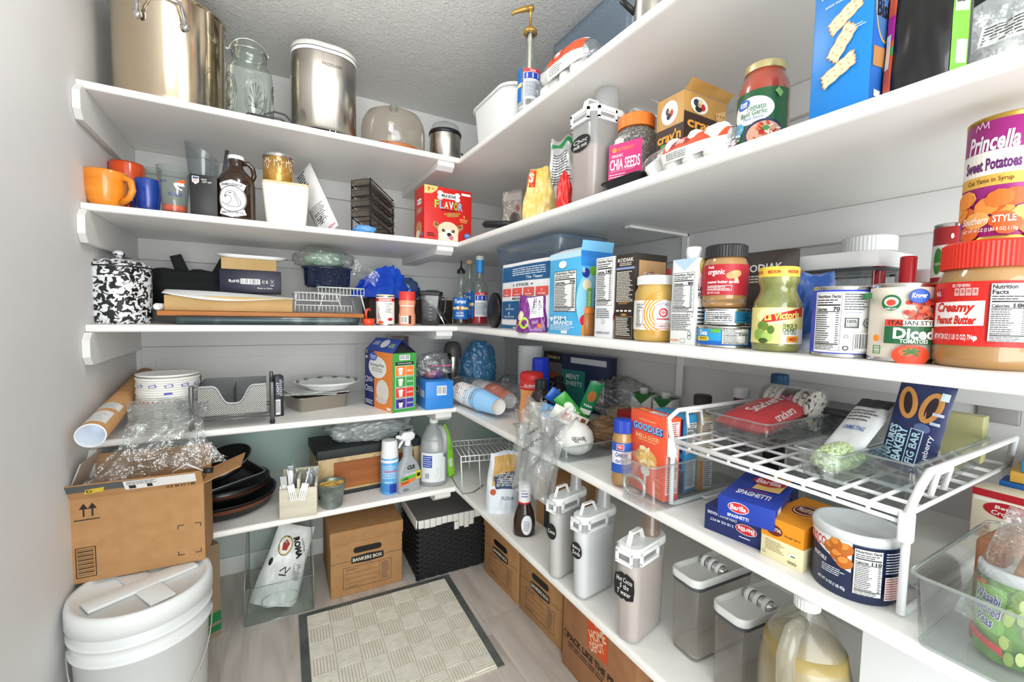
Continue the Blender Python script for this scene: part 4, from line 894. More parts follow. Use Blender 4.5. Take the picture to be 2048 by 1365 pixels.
# pasta sauce jar
P,r=cyl_at(1474,1579,230,S2,X=-.475); h=top(1530,135,P)
t=thing('sauce_jar','glass jar of red tomato pasta sauce with gold lid and green label','jar',P,face(P,-14))
SAU=pbr('tomato_sauce','#c23a12',.25,coat=.6,noise_col=('#9c2a10',9,.4,.7))
b=MB(); b.lathe([(q_*.985,z)for q_,z in jar_prof(r,h*.92,r*.7,0,.26)],SAU,44); b.build('sauce',t)
b=MB(); b.lathe(jar_prof(r*1.005,h*.93,r*.72,0,.26),GLASS,44); b.build('glass_body',t); cap(t,r*.78,h*.915,h,pbr('gold_lid','#cfc08a',.3,.5))
p=PR(); u=r*1.25; p.rect(-u*1.1,h*.08,u*1.1,h*.66,'#1e5b34'); p.ell(-u*.18,h*.44,u*.72,h*.15,'#f2f3f0',36); p.ell(-u*.45,h*.53,u*.25,h*.055,'#2f66c2'); p.text('Great',-u*.45,h*.545,h*.04,'#f5f7fb',w=u*.3,bold=.03); p.text('Value',-u*.45,h*.515,h*.03,'#f5f7fb',w=u*.28,bold=.03)
p.text('Tomato',-u*.02,h*.47,h*.06,'#2c7a4a',w=u*.62,bold=.01); p.text('Basil Garlic',-u*.1,h*.41,h*.055,'#2c7a4a',w=u*.85,bold=.01); p.text('Pasta Sauce',-u*.1,h*.36,h*.04,'#6b86b0',w=u*.62,bold=0)
p.ell(-u*.62,h*.27,u*.24,h*.07,'#5fb0dc'); p.text('LESS SUGAR',-u*.62,h*.27,h*.02,'#f2f8fc',w=u*.34)
p.ell(u*.25,h*.17,u*.62,h*.15,'#26305a',36); p.ell(u*.25,h*.17,u*.52,h*.125,'#d8a48a',32)
rn=random.Random(5)
for i in range(26):a_=rn.uniform(0,6.28); q_=rn.uniform(0,.44); p.ell(u*.25+u*q_*math.cos(a_),h*.17+h*.24*q_*math.sin(a_),u*.09,h*.012,('#cf3b1e','#e0613a','#b82a14','#f0ddc8')[i%4],8,rn.uniform(0,180))
p.ell(u*.3,h*.21,u*.1,h*.025,'#3d8a3c'); p.ell(-u*.75,h*.13,u*.14,h*.045,'#d8402a'); p.poly([(u*.5,h*.6),(u*.6,h*.64),(u*.75,h*.58),(u*.66,h*.53)],'#7fa860'); p.on_cyl(t,r*1.012)
# tall blue cracker box
a=atX(1618,237,-.545); c=atX(1742,205,-.545); wd=abs(a.y-c.y); dd=.065; h=zat(1618,0,a)-S2+.035
BLU=pbr('blue_card','#1e88dc',.35)
t=box_thing('cracker_box','tall bright blue snack cracker box with cracker pictures','box',Vector((-.545+dd/2,(a.y+c.y)/2,S2)),RZR+R(-4),wd,dd,h,BLU)
p=PR(); w2=wd/2
p.text('Chicken',-w2*.15,h*.93,h*.075,'#f6f3ea',w=wd*.7,bold=.06); p.text('Chicken',-w2*.15,h*.93,h*.07,'#20265e',w=wd*.66,bold=.02); p.text('Biskit',-w2*.1,h*.85,h*.085,'#f6f3ea',w=wd*.66,bold=.06); p.text('Biskit',-w2*.1,h*.85,h*.08,'#20265e',w=wd*.62,bold=.02); p.text('Original',0,h*.785,h*.03,'#e2c14a',w=wd*.3,shear=.2); p.text('BAKED SNACK CRACKERS',0,h*.74,h*.016,'#eaf3fb',w=wd*.6)
for(cx,cy,rot)in((.1,.63,18),(.05,.46,42),(0,.29,12)):
 pts=[]; n=36
 for i in range(n):
  a_=2*PI*i/n; x=.5*max(-1,min(1,1.35*math.cos(a_))); y=.24*max(-1,min(1,1.35*math.sin(a_))); x*=1+.06*math.cos(i*2.2); y*=1+.08*math.cos(i*2.2)
  y+=.25*x; ca,sa=math.cos(R(rot)),math.sin(R(rot)); pts.append((w2*(cx+1.15*(x*ca-y*sa)),h*cy+w2*1.15*(x*sa+y*ca)))
 p.poly(pts,'#d9a86c'); p.poly([(w2*cx+(u-w2*cx)*.93,h*cy+(v-h*cy)*.93)for u,v in pts],'#f0dcb8')
 for i in range(4):
  for j in range(2):
   x,y=-.36+.24*i,-.1+.2*j+.25*(-.36+.24*i); ca,sa=math.cos(R(rot)),math.sin(R(rot)); p.ell(w2*(cx+x*ca-y*sa),h*cy+w2*(x*sa+y*ca),w2*.03,w2*.02,'#c9985c',8)
p.micro(w2*.3,h*.5,w2*.85,h*.53,2,'#d8eafa',.4,3); p.on_box(t,'front',wd,dd,h)
p=PR(); p.rect(-dd*.5,0,dd*.5,h,'#1c5faf'); p.ell(0,h*.68,dd*.46,h*.28,'#caa84a'); p.ell(0,h*.68,dd*.42,h*.265,'#3d6a9e'); p.text('Chicken',0,h*.76,h*.1,'#14151c',w=dd*.8,bold=.03); p.text('in a',0,h*.68,h*.04,'#14151c',w=dd*.3); p.text('Biskit',0,h*.6,h*.11,'#14151c',w=dd*.78,bold=.03); p.poly([(-dd*.45,h*.36),(0,h*.37),(.0,h*.25),(-dd*.45,h*.24)],'#b07a45'); p.poly([(-dd*.1,h*.24),(dd*.48,h*.3),(dd*.48,h*.05)],'#6d5a4a'); p.rect(-dd*.35,h*.06,-dd*.1,h*.1,'#dfe9f4')
p.on_box(t,'right',wd,dd,h)
# black foil bag
P=atX(1846,176,-.5); P.z=S2; h=.3
def pr(p):
 p.rect(-.043,.012,-.033,h*.55,'#e2603e'); p.rect(-.043,h*.3,-.033,h*.42,'#c22a9a'); p.rect(-.043,h*.23,-.033,h*.27,'#3fae5c'); p.rect(-.043,.05,-.037,.1,'#f0f0ea')
 p.rect(.028,.012,.043,h*.95,'#6db02c'); p.rect(.03,h*.32,.042,h*.7,'#e9efe6'); p.micro(.031,h*.35,.041,h*.68,12,'#3c4a34',.5,3); p.rect(.033,.03,.042,.06,'#eef0ea')
standing_bag('snack_pouch','shiny black snack pouch with pink and green edges beside the blue cracker box',P,face(P,-8),.09,h,.05,pbr('black_foil','#100f10',.2,coat=.3),12,pr,amp=.14,freq=12,warp=.04)
# canister with dark chalk label behind
a=atX(1898,60,-.33); c=atX(2030,40,-.33); wd=abs(a.y-c.y)
def tg(p):p.poly([(-wd*.5,CH*.62),(wd*.3,CH*.68),(wd*.48,CH*.8),(-wd*.5,CH*.95)],'#1d2422'); p.text('Double',-wd*.08,CH*.72,.018,'#dfe4df',w=wd*.7,bold=0,shear=.2)
canister('milky flip-lid canister with wide black chalk label at the doorway end',Vector((-.33+.11,(a.y+c.y)/2,S2)),RZR,wd,.2,CH,pbr('pale_powder','#d8d2cb',.9),.5,tg,cup=False)
P=atX(2035,100,-.42); P.z=S2
def pr(p):p.rect(-.04,.07,.05,.105,'#e9e9e6'); p.micro(-.037,.073,.045,.102,6,'#4a4a4a',.4,5)
standing_bag('clear_food_bag','clear empty food bag with white printed panel at the doorway end',P,face(P,0),.13,.13,.04,BAGF,15,pr,amp=.3)
# ================================================================ third shelf, back run
# speckled enamel pot
def speckle():
 m=bpy.data.materials.new('speckled_enamel'); m.use_nodes=True; nt=m.node_tree; b=nt.nodes['Principled BSDF']; b.inputs['Roughness'].default_value=.15; b.inputs['Coat Weight'].default_value=.5
 tc=nt.nodes.new('ShaderNodeTexCoord'); n=nt.nodes.new('ShaderNodeTexNoise'); n.inputs['Scale'].default_value=62; n.inputs['Detail'].default_value=2.5; n.inputs['Distortion'].default_value=.9
 nt.links.new(tc.outputs['Object'],n.inputs['Vector']); r=nt.nodes.new('ShaderNodeValToRGB'); r.color_ramp.interpolation='CONSTANT'
 r.color_ramp.elements[0].color=lin('#17181b'); r.color_ramp.elements[1].position=.485; r.color_ramp.elements[1].color=lin('#eef0f2')
 nt.links.new(n.outputs['Fac'],r.inputs[0]); nt.links.new(r.outputs[0],b.inputs['Base Color']); return m
SPK=speckle()
P,r=cyl_at(168,308,600,S3,Y=-.44); h=top(240,535,P)
t=thing('enamel_pot','tall black and white speckled enamel pot with domed lid','pot',P,0)
b=MB(); b.lathe([(0,0),(r*.93,0),(r*.97,.006),(r*.97,h*.98),(r,h)],SPK,56); b.build('pot_body',t)
b=MB(); b.lathe([(r*1.03,h-.003),(r*1.04,h+.002),(r*1.0,h+.008),(r*.94,h+.008),(r*.85,h+.018),(r*.5,h+.027),(0,h+.03)],SPK,56); ld=b.build('lid',t)
b=MB(); b.lathe([(.008,h+.028),(.009,h+.034),(.016,h+.04),(.017,h+.048),(.01,h+.056),(0,h+.058)],SPK,24); b.build('knob',ld)
b=MB(); b.lathe([(r*1.04,h-.004),(r*1.045,h-.001),(r*1.04,h+.002)],pbr('dark_rim','#2a2b2e',.3),56); b.build('dark_rim',ld)
# dark tray, cutting board, carton tray
Y0=-.565; a=atY(345,640,Y0); c=atY(722,640,Y0)
ht=zat(500,634,Vector((a.x,Y0,S3)))-S3; ht=max(.016,ht)
DTR=pbr('dark_marbled_tray','#3d4a4e',.3,.4,noise_col=('#8c9490',7,.5,.72))
t=thing('baking_tray','dark marbled baking tray at the bottom of the flat stack','tray',Vector(((a.x+c.x)/2,Y0+.19,S3)),0)
hw=(c.x-a.x)/2
b=MB(); b.rrect([(hw*.97,.18,.02,.001),(hw*.985,.186,.022,.006),(hw,.19,.024,ht),(hw*.975,.185,.022,ht),(hw*.96,.18,.02,.006)],DTR,6); b.rcap(hw*.97,.18,.02,.001,DTR,6,up=False); b.rcap(hw*.96,.18,.02,.006,DTR,6); b.build('tray_body',t)
BRD=pbr('cutting_board_wood','#c07a3c',.5,noise_col=('#8f5524',4,.3,.7,(1,10,10)))
a=atY(313,628,-.56); c=atY(728,628,-.56); zb=S3+ht+.001; bt=.017
t=thing('cutting_board','long orange-brown wooden board lying on the dark baking tray','board',Vector(((a.x+c.x)/2,-.56+.2,zb)),0)
hw=(c.x-a.x)/2; b=MB(); b.box(-hw,-.2,0,hw,.2,bt,BRD,bev=.002); b.build('wooden_slab',t); zb+=bt+.001
a=atY(328,605,-.5); c=atY(585,605,-.5); hc=zat(400,592,Vector((a.x,-.5,0)))-zb; hw=(c.x-a.x)/2
KRF=pbr('kraft_card','#cfae78',.75,noise_col=('#c19f68',9,.4,.7))
t=box_thing('flat_carton','flat brown carton under curling squared paper','box',Vector(((a.x+c.x)/2,-.5+.14,zb)),0,2*hw,.28,hc,KRF)
sq=bpy.data.materials.new('squared_paper'); sq.use_nodes=True; nt=sq.node_tree; bs=nt.nodes['Principled BSDF']; bs.inputs['Roughness'].default_value=.7
tc=nt.nodes.new('ShaderNodeTexCoord'); br=nt.nodes.new('ShaderNodeTexBrick'); br.offset=0; br.inputs['Scale'].default_value=80; br.inputs['Mortar Size'].default_value=.04; br.inputs['Brick Width'].default_value=.5; br.inputs['Row Height'].default_value=.5
for k_,c_ in(('Color1','#eff0ee'),('Color2','#eff0ee'),('Mortar','#bcc6c8')):br.inputs[k_].default_value=lin(c_)
nt.links.new(tc.outputs['Object'],br.inputs['Vector']); nt.links.new(br.outputs[0],bs.inputs['Base Color'])
t2=MB(); px_=(a.x+c.x)/2
t2.grid(lambda u,v:Vector(((u-.5)*2*hw*1.02,-.155+v*.27-.006*math.sin(u*7),hc+.004+.012*math.sin(u*PI*.9+.5)*(1-v)*.6+(.018*(1-u)*(1-v))-max(0,(.25-v))*4*(.02+.018*math.sin(u*PI*1.3)))),40,12,sq)
o=t2.build('squared_paper'); tag(solid(o,.0006,1),'sheet of white squared paper curling over the flat carton','paper',Vector((px_,-.5+.14,zb)))
zc=zb+hc+.03
# white tube end
P=atY(314,607,-.5); P.z=zat(314,607,P)
t=thing('paper_tube','thin white cardboard tube lying beside the speckled pot','tube',Vector((P.x,-.5,zb+.012)),R(-5))
b=MB(); xf=Matrix.Rotation(R(-90),4,'X'); b.lathe([(.0,.002),(.009,.002),(.0095,0),(.0115,0),(.0115,.2),(0,.2)],pbr('white_paper','#eef0f2',.6),20,xf=xf); b.build('tube_wall',t)
# black fabric bag
P=atY(378,585,-.2); P.z=zb; 
t=thing('fabric_bag','slumped black fabric bag with two stiff handles','bag',P,0); FB=pbr('black_cloth','#1e2022',.85)
o=blob(t,.16,.085,.085,FB,6,.3,1.6,'cloth_body',crum=.05)
for(dx,tilt)in((-.005,R(-18)),(.075,R(24))):
 b=MB(); xf=Matrix.Translation((dx,.02,.1))@Matrix.Rotation(tilt,4,'Y'); b.grid(lambda u,v:Vector(((u-.5)*.05*(1-.2*v),.006*math.sin(v*3),v*.13)),4,8,FB,xf=xf); o=solid(b.build('handle',t),.004)
 # navy box, brown box and white dish on top
P,wd=span(440,563,570,zb,Y=-.34); h1=zat(500,541,P)-(zb+hc+.022); P.z=zb+hc+.022; P.y+=.06
NVY=pbr('navy_card','#23233a',.4)
t=box_thing('electronics_box','dark navy electronics box with barcode sticker and certification marks','box',P,R(-2),wd,.12,h1,NVY)
p=PR(); p.text('RoHS',-wd*.27,h1*.5,h1*.13,'#f0f0f4',w=wd*.17,bold=.03); p.barcode(-wd*.17,h1*.38,wd*.15,h1*.62,seed=4); p.text('C E',wd*.23,h1*.5,h1*.13,'#f0f0f4',w=wd*.1,bold=.03); p.line([(wd*.32,h1*.62),(wd*.38,h1*.42)],.0012,'#f0f0f4'); p.line([(wd*.38,h1*.62),(wd*.32,h1*.42)],.0012,'#f0f0f4'); p.rect(wd*.32,h1*.34,wd*.38,h1*.37,'#f0f0f4'); p.text('Made in China',wd*.23,h1*.22,h1*.07,'#f0f0f4',w=wd*.25); p.on_box(t,'front',wd,.12,h1)
P2,w3=span(441,552,532,P.z+h1+.001,Y=-.34); P2.y+=.06; h2=zat(500,521,P2)-P2.z
box_thing('small_carton','shallow plain brown carton on the navy electronics box','box',P2,R(2),w3,.12,max(.02,h2),KRF)
P3=Vector((atY(505,515,-.3).x,-.29,P2.z+max(.02,h2)+.001))
t=thing('white_dish','shallow white plastic dish with hooked end on the brown carton','dish',P3,R(3))
b=MB(); b.rrect([(.1,.05,.04,.0),(.13,.06,.05,.012),(.128,.058,.05,.014),(.1,.048,.04,.004)],WHITEP,6); b.rcap(.1,.05,.04,0,WHITEP,6,up=False); b.rcap(.1,.048,.04,.004,WHITEP,6); b.build('dish_body',t)
b=MB(); b.tube([(.12,0,.01),(.16,0,.008),(.185,0,.012),(.19,0,.022),(.18,0,.028)],.002,CHROME,6); b.build('hook',t)
# white wire racks
GW=pbr('grey_white_wire','#dfe6e4',.35)
P,wd=span(590,728,600,zb,Y=-.46)
t=thing('folding_wire_rack','white coated wire dish rack with stepped folding panels on the board','rack',P,R(0)); H=zat(650,575,P)-zb; hw=wd/2; DP=.24
for(x0,x1,y0,zt_,nm)in((-hw,hw*.25,-.02,H*.75,'front_panel'),(-hw*.35,hw,.0,H,'rear_panel')):
 b=MB(); b.tube([(x0,y0,zt_),(x1,y0,zt_),(x1,y0+DP,zt_),(x0,y0+DP,zt_)],.0028,GW,6,True); fr=b.build(nm,t)
 b=MB(); b.tube([(x0,y0,zt_-.03),(x1,y0,zt_-.03)],.0024,GW,6); b.build('lower_rail',fr)
 n=int((x1-x0)/.013)
 for i in range(n+1):
  x=x0+(x1-x0)*i/n; b=MB(); b.tube([(x,y0,zt_-.03),(x,y0,zt_),(x,y0+DP,zt_)],.0014,GW,5); b.build('rung',fr)
for(xx,lean)in((-hw*.2,-.02),(hw*.15,.03),(hw*.9,.02),(-hw*.95,-.01)):
 for yy in(0,DP):
  b=MB(); b.tube([(xx,yy,H*.75),(xx+lean,yy,.003)],.003,GW,6); b.build('leg',t)
b=MB(); b.tube([(-hw,-.015,.03),(hw*.6,-.015,.03)],.002,GW,6); b.build('base_rail',t)
for i in range(16):
 x=-hw+i*(hw*1.6)/15; b=MB(); b.tube([(x,-.015,.004),(x,-.015,.03)],.0013,GW,5); b.build('base_rung',t)
 # blue roaster on the rack, green cloth in a clear bag above
P,r=cyl_at(606,702,550,zb+H+.003,Y=-.34)
t=thing('roasting_pan','dark blue speckled enamel roasting pan on the white wire rack','pan',P,0); ROA=pbr('blue_speckled_enamel','#16243f',.2,coat=.4,noise_col=('#b9c4d6',170,.66,.7))
hr=zat(650,536,P)-P.z
b=MB(); b.lathe([(0,0),(r*.85,0),(r*.95,.01),(r,hr*.9),(r*1.08,hr*.92),(r*1.08,hr),(r*.98,hr),(r*.92,.012),(0,.006)],ROA,40,sx=1,sy=.75); b.build('pan_body',t)
P4=P+Vector((-.01,.01,hr-.01)); hb_=zat(650,498,P4)-P4.z
t=thing('bagged_linen','pale green linen in a crinkled clear plastic bag on the roasting pan','bag',P4,0)
blob(t,r*.85,.06,hb_*.42,pbr('pale_green_cloth','#a9c2ab',.8,noise_col=('#8fb096',14,.4,.6)),3,.15,2,'cloth',crum=.08)
blob(t,r*1.18,.075,hb_*.5,BAGF,8,.2,2.4,'clear_bag',crum=.14)
b=MB(); b.grid(lambda u,v:Vector((r*.7+u*.13+.02*v,-.06+.03*math.sin(5*u),hb_*.55-u*.09+(v-.5)*.07*(1-.3*u)+.008*N((u*8,v*8,1),1,2))),12,10,BAGF); b.build('bag_tail',t)
# dark carton carrying the blue bags
P,wd=span(738,905,620,S3,Y=-.26); P.y+=.08; hd=zat(800,598,Vector((P.x,-.26,0)))-S3
box_thing('dark_carton','low dark brown carton underneath the bright blue bag','box',P,0,wd,.16,hd,pbr('dark_brown_card','#3b2f28',.7))
Pb=atY(765,590,-.24); Pb.z=S3+hd+.001
t=thing('blue_bag','bright blue crumpled plastic bag with folded front','bag',Pb,R(10)); BB=pbr('blue_plastic','#1746c8',.28,noise_col=('#2a62e0',7,.4,.6))
def bbag(u,v):
 a=2*PI*u; w_=.12*(1-v**1.6*.75); x=math.cos(a)*w_*(1.2 if math.cos(a)<0 else 1)+.04*v; y=math.sin(a)*.06*(1-v*.8); z=v*.15+.012*N((math.cos(a)*2,math.sin(a)*2,v*4),1.4,3)*2-(.03*(1-v)if math.cos(a)<-.5 else 0)*0
 k=1+.14*(1-2*abs(N((math.cos(a)*1.5,math.sin(a)*1.5,v*2.5),1.3,9))); return Vector((x*k,y*k,max(0,z)))
b=MB(); b.grid(bbag,40,22,BB,True,smooth=False); b.build('film',t)
Pb2=Vector((atY(818,585,-.2).x,-.17,S3+hd+.001))
t=thing('snack_bag','crumpled blue grey and orange bag behind the bright blue bag','bag',Pb2,0)
blob(t,.06,.04,.05,pbr('grey_blue_foil','#5b6f92',.3,.3,noise_col=('#2556b0',5,.45,.6)),12,.3,2,'film',crum=.15)
# orange scoop
P=atY(737,645,-.545); P.z=S3
t=thing('measuring_scoop','small orange-red plastic measuring scoops stacked by seasoning can','scoop',P,R(20)); ORP=pbr('orange_red_plastic','#e8492a',.35)
b=MB(); b.lathe([(.017,0),(.022,.003),(.026,.028),(.024,.028),(.02,.005),(0,.004)],ORP,24); b.build('cup',t)
b=MB(); b.tube([(-.01,0,.028),(-.012,.0,.05),(-.006,0,.066),(.004,0,.068),(.006,0,.06)],[.005,.005,.005,.004,.003],ORP,8); b.build('handle',t)
# seasoning can
P,r=cyl_at(752,789,620,S3,Y=-.53); h=top(770,590,P)
t=tin('seasoning_can','tall white seasoning can with red lettering and cream lid',P,face(P),r,h*.96,pbr('white_label','#f0eee8',.45)); cap(t,r*.97,h*.955,h,pbr('cream_cap','#eee0b8',.4))
p=PR(); u=r; p.rect(-u*1.5,h*.78,u*1.5,h*.88,'#c42320'); p.text('SEASONING',0,h*.83,h*.07,'#f3efe6',w=u*1.5,bold=.03); p.text('ALL PURPOSE',u*.35,h*.7,h*.045,'#26221f',w=u*.8); p.text('SALT',u*.3,h*.63,h*.045,'#26221f',w=u*.4); p.micro(0,h*.4,u*.8,h*.58,5,'#6b625a',.4,3); p.line([(-u*.9,h*.6),(-u*.7,h*.5),(-u*.85,h*.35),(-u*.5,h*.25),(-u*.6,h*.1)],.002,'#3a3330'); p.ell(-u*.75,h*.3,u*.16,h*.12,'#b9aca0'); p.ell(u*.55,h*.2,u*.3,h*.05,'#c42320'); p.ell(-u*.5,h*.1,u*.35,h*.05,'#c8603a'); p.on_cyl(t,r*1.001)
# pink shaker bottle with red cap
P,r=cyl_at(797,831,620,S3,Y=-.53); h=top(814,584,P)
t=thing('shaker_bottle','orange pink plastic shaker bottle with red cap','bottle',P,face(P))
b=MB(); b.lathe([(0,0),(r*.92,0),(r,.005),(r,h*.3),(r*.9,h*.4),(r*.9,h*.55),(r,h*.66),(r*.97,h*.74),(r*.85,h*.76)],pbr('peach_plastic','#f0a080',.35),36); b.build('bottle_body',t); cap(t,r*.98,h*.74,h,pbr('coral_cap','#e23f38',.3))
p=PR(); p.rect(-r*.8,h*.06,r*.1,h*.28,'#f4f1ea'); p.barcode(-r*.75,h*.06,r*.05,h*.27); p.rect(r*.2,h*.05,r*.5,h*.3,'#2b2320'); p.rect(-r*.9,h*.56,r*.9,h*.6,'#f7d7c6'); p.on_cyl(t,r*1.002)
# clear blender cup with black lid
P,r=cyl_at(834,886,615,S3,Y=-.5); h=top(858,580,P)
t=thing('blender_cup','smoky square measuring jug with black pour lid','jug',P,face(P)); SMK=film('smoke_clear','#b5b3b6',.04,.1,'#6e6a70',.1)
b=MB(); b.rrect([(r*.66,r*.66,.012,.001),(r*.7,r*.7,.014,.006),(r*.9,r*.9,.018,h*.84)],SMK,6); b.rcap(r*.66,r*.66,.012,.004,SMK,6); b.build('jug_body',t)
b=MB(); b.rrect([(r*.92,r*.92,.018,h*.83),(r*.97,r*.97,.02,h*.85),(r*.97,r*.97,.02,h*.93),(r*.7,r*.8,.02,h*.96)],BLACKP,6); b.rcap(r*.7,r*.8,.02,h*.96,BLACKP,6); b.box(-r*.3,-r*.5,h*.95,r*.6,r*.2,h,BLACKP); b.build('lid',t)
b=MB(); b.tube([(r*.8,-.01,h*.8),(r*1.2,-.01,h*.76),(r*1.15,-.01,h*.4),(r*.78,-.01,h*.25)],.005,SMK,8); b.build('handle',t)
p=PR(); 
for i in range(6):p.rect(-r*.1,h*(.15+.1*i),r*.15,h*(.15+.1*i)+.001,'#dcdcdc')
p.build(t,lambda u,v,o:Vector((u,-r*(.68+.22*v/h)-o-.001,v)))
# bundle of kitchen knives behind
P=atY(893,640,-.36); P.z=S3
for k in range(3):
 t=thing('table_knife',['steel table knife leaning behind the blender cup, the outermost','steel table knife leaning behind the blender cup, between two others','steel table knife leaning behind the blender cup, the innermost'][k],'knife',P+Vector((.012*k,.02*k,0)),0,'leaning steel knives',rot=(R(-14),R(-28-5*k),0))
 b=MB(); b.box(-.009,-.0012,.0,.009,.0012,.11,CHROME,bev=.0005); b.build('blade',t); b=MB(); b.box(-.008,-.005,.11,.008,.005,.17,BLACKP,bev=.002); b.build('handle',t)
 # flavoured syrup bottles
GS='flavoured syrup bottles'
P,r=cyl_at(905,938,620,S3,Y=-.5); h=top(920,545,P)
t=syrup_bottle('caramel syrup bottle with black pour spout and blue label',P,r,h,pbr('caramel_syrup','#3a1d0c',.15),h*.3,GS,front='torani')
b=MB(); b.lathe([(r*.5,h*.98),(r*.5,h*1.03),(r*.3,h*1.06),(r*.1,h*1.1),(r*.07,h*1.22),(0,h*1.225)],BLACKP,16); b.build('pour_spout',t)
P,r=cyl_at(924,952,620,S3,Y=-.4); h=top(938,522,P)
syrup_bottle('syrup bottle with pale cork stopper behind the caramel one',P,r,h*.96,pbr('brown_syrup','#54280f',.15),h*.2,GS,capm=pbr('cork','#cdb48c',.7))
P,r=cyl_at(941,976,620,S3,Y=-.54); h=top(957,512,P)
syrup_bottle('red syrup bottle with blue neck sleeve and facts label',P,r,h*.95,pbr('red_syrup','#a01226',.12),h*.24,GS,capm=pbr('pearl_cap','#d8dcdf',.3),sleeve=pbr('blue_sleeve','#2f8fd8',.3),front='facts')
# ribbed black cake tin on edge
P=atX(986,655,-.5); P.z=S3
t=thing('ribbed_tray','black ribbed round tray standing on edge beside the clear tote','tray',P+Vector((0,0,.072)),0,rot=(0,R(90),R(-8)))
b=MB(); b.lathe([(0,-.004),(.064,-.004),(.07,.0),(.071,.014),(.066,.014),(.062,.0),(0,.0)],BLACKP,48); b.build('disc',t)
for i in range(40):
 a_=2*PI*i/40; b=MB(); b.box(-.0014,.0705,0,.0014,.0735,.013,BLACKP,xf=Matrix.Rotation(a_,4,'Z')); b.build('rib',t)
 # ================================================================ third shelf, right run
 # clear blue-grey tote with pouches in front of it
a=atX(984,655,-.47); c=atX(1108,668,-.47); L=abs(a.y-c.y)
FROST=film('frosted_tote','#dbe6f0',.03,.34,'#b4c6d8',.2)
Pt=Vector((-.47+.12,(a.y+c.y)/2,S3)); ht=min(.332,zat(1030,470,Vector((-.47,Pt.y,0)))-S3)
def blue_in(t):blob(t,L*.3,.08,ht*.3,pbr('blue_fill','#3c6ea8',.5),7,.1,1.5,'blue_bundle',crum=.04)
tote('frosted plastic storage tote with blue contents behind the drink mix pouch',Pt,RZR,L*.96,.22,ht,FROST,2,blue_in)
a=atX(1000,662,-.515); c=atX(1100,665,-.515); L=abs(a.y-c.y); h=zat(1045,522,Vector((-.515,(a.y+c.y)/2,0)))-S3
def pr(p):
 w=L; p.rect(-w*.47,h*.72,w*.47,h*.95,'#1d5a8c'); p.micro(-w*.25,h*.8,w*.4,h*.92,4,'#dfe9f2',.4,2,'c'); p.text('The Team',w*.2,h*.765,h*.04,'#e9f1f8',w=w*.3,shear=.3)
 p.text('1 STICK +',0,h*.665,h*.04,'#26303a',w=w*.4,bold=.02)
 for i in range(4):p.rect(w*(-.45+.235*i),h*.5,w*(-.25+.235*i),h*.62,'#e25a50'); p.ring(w*(-.35+.235*i),h*.575,.003,.0042,'#fbeceb',12); p.rect(w*(-.41+.235*i),h*.52,w*(-.29+.235*i),h*.53,'#fbeceb')
 p.text('MAKE YOUR',0,h*.465,h*.035,'#26303a',w=w*.4,bold=.02); p.rect(-w*.45,h*.16,-w*.05,h*.43,'#1d5a8c'); p.ring(-w*.25,h*.36,.005,.0066,'#f0f5f9',14); p.text('HYDRATION',-w*.25,h*.31,h*.022,'#f0f5f9',w=w*.2); p.ell(-w*.25,h*.245,.006,.006,'#f0f5f9',8); p.text('ELECTROLYTE',-w*.25,h*.195,h*.022,'#f0f5f9',w=w*.24)
 p.rect(-w*.47,.004,w*.47,h*.07,'#1d5a8c'); p.text('MADE IN',0,h*.035,h*.03,'#e8f0f6',w=w*.3)
standing_bag('drink_mix_pouch','white and dark blue drink mix pouch with orange squares',Vector((-.508,(a.y+c.y)/2,S3)),RZR,L,h,.03,pbr('white_pouch','#eef0f2',.35),21,pr,amp=.1,base=lambda c:(1-c)**.4,warp=.03)
P=atX(1064,662,-.545); P.z=S3; h=top(1064,590,P)
def pr(p):
 p.poly([(-.02,h*.95),(.045,h*.98),(.045,h*.42),(.0,h*.38),(-.005,h*.7)],'#f0f0ee'); p.micro(.0,h*.5,.042,h*.88,8,'#3a3a40',.4,4); p.ell(-.02,h*.25,.018,.02,'#a9cf3a',18); p.ell(-.016,h*.25,.01,.012,'#6f1a76',14); p.ell(-.035,h*.45,.012,.016,'#e8d9b8',14); p.line([(-.05,h*.1),(-.03,h*.3),(-.045,h*.5)],.003,'#f0b53c'); p.ell(.03,h*.18,.006,.008,'#f07a2a',10)
standing_bag('chip_bag','purple snack bag with green swirl lying against the drink mix pouch',P,face(P,-18),.11,h,.06,pbr('purple_foil','#6f1a76',.25,coat=.4),23,pr,amp=.25,warp=.25)
def rbox(name,label,pl,pcn,prr,pyb,pyt,X,mat,S,yaw=0,group=None,dmax=.3,cat='box',bev=.0012):
 """carton on the right run: far front corner, near front corner and far side corner columns"""
 a=atX(pl,pyb,X); c=atX(pcn,pyb,X); w_=abs(a.y-c.y); d_=min(dmax,max(.01,atY(prr,pyb,c.y).x-X)); h_=zat(pcn,pyt,c)-S
 t=box_thing(name,label,cat,Vector((X+d_/2,(a.y+c.y)/2,S)),RZR+yaw,w_,d_,h_,mat,group,bev); return t,w_,d_,h_
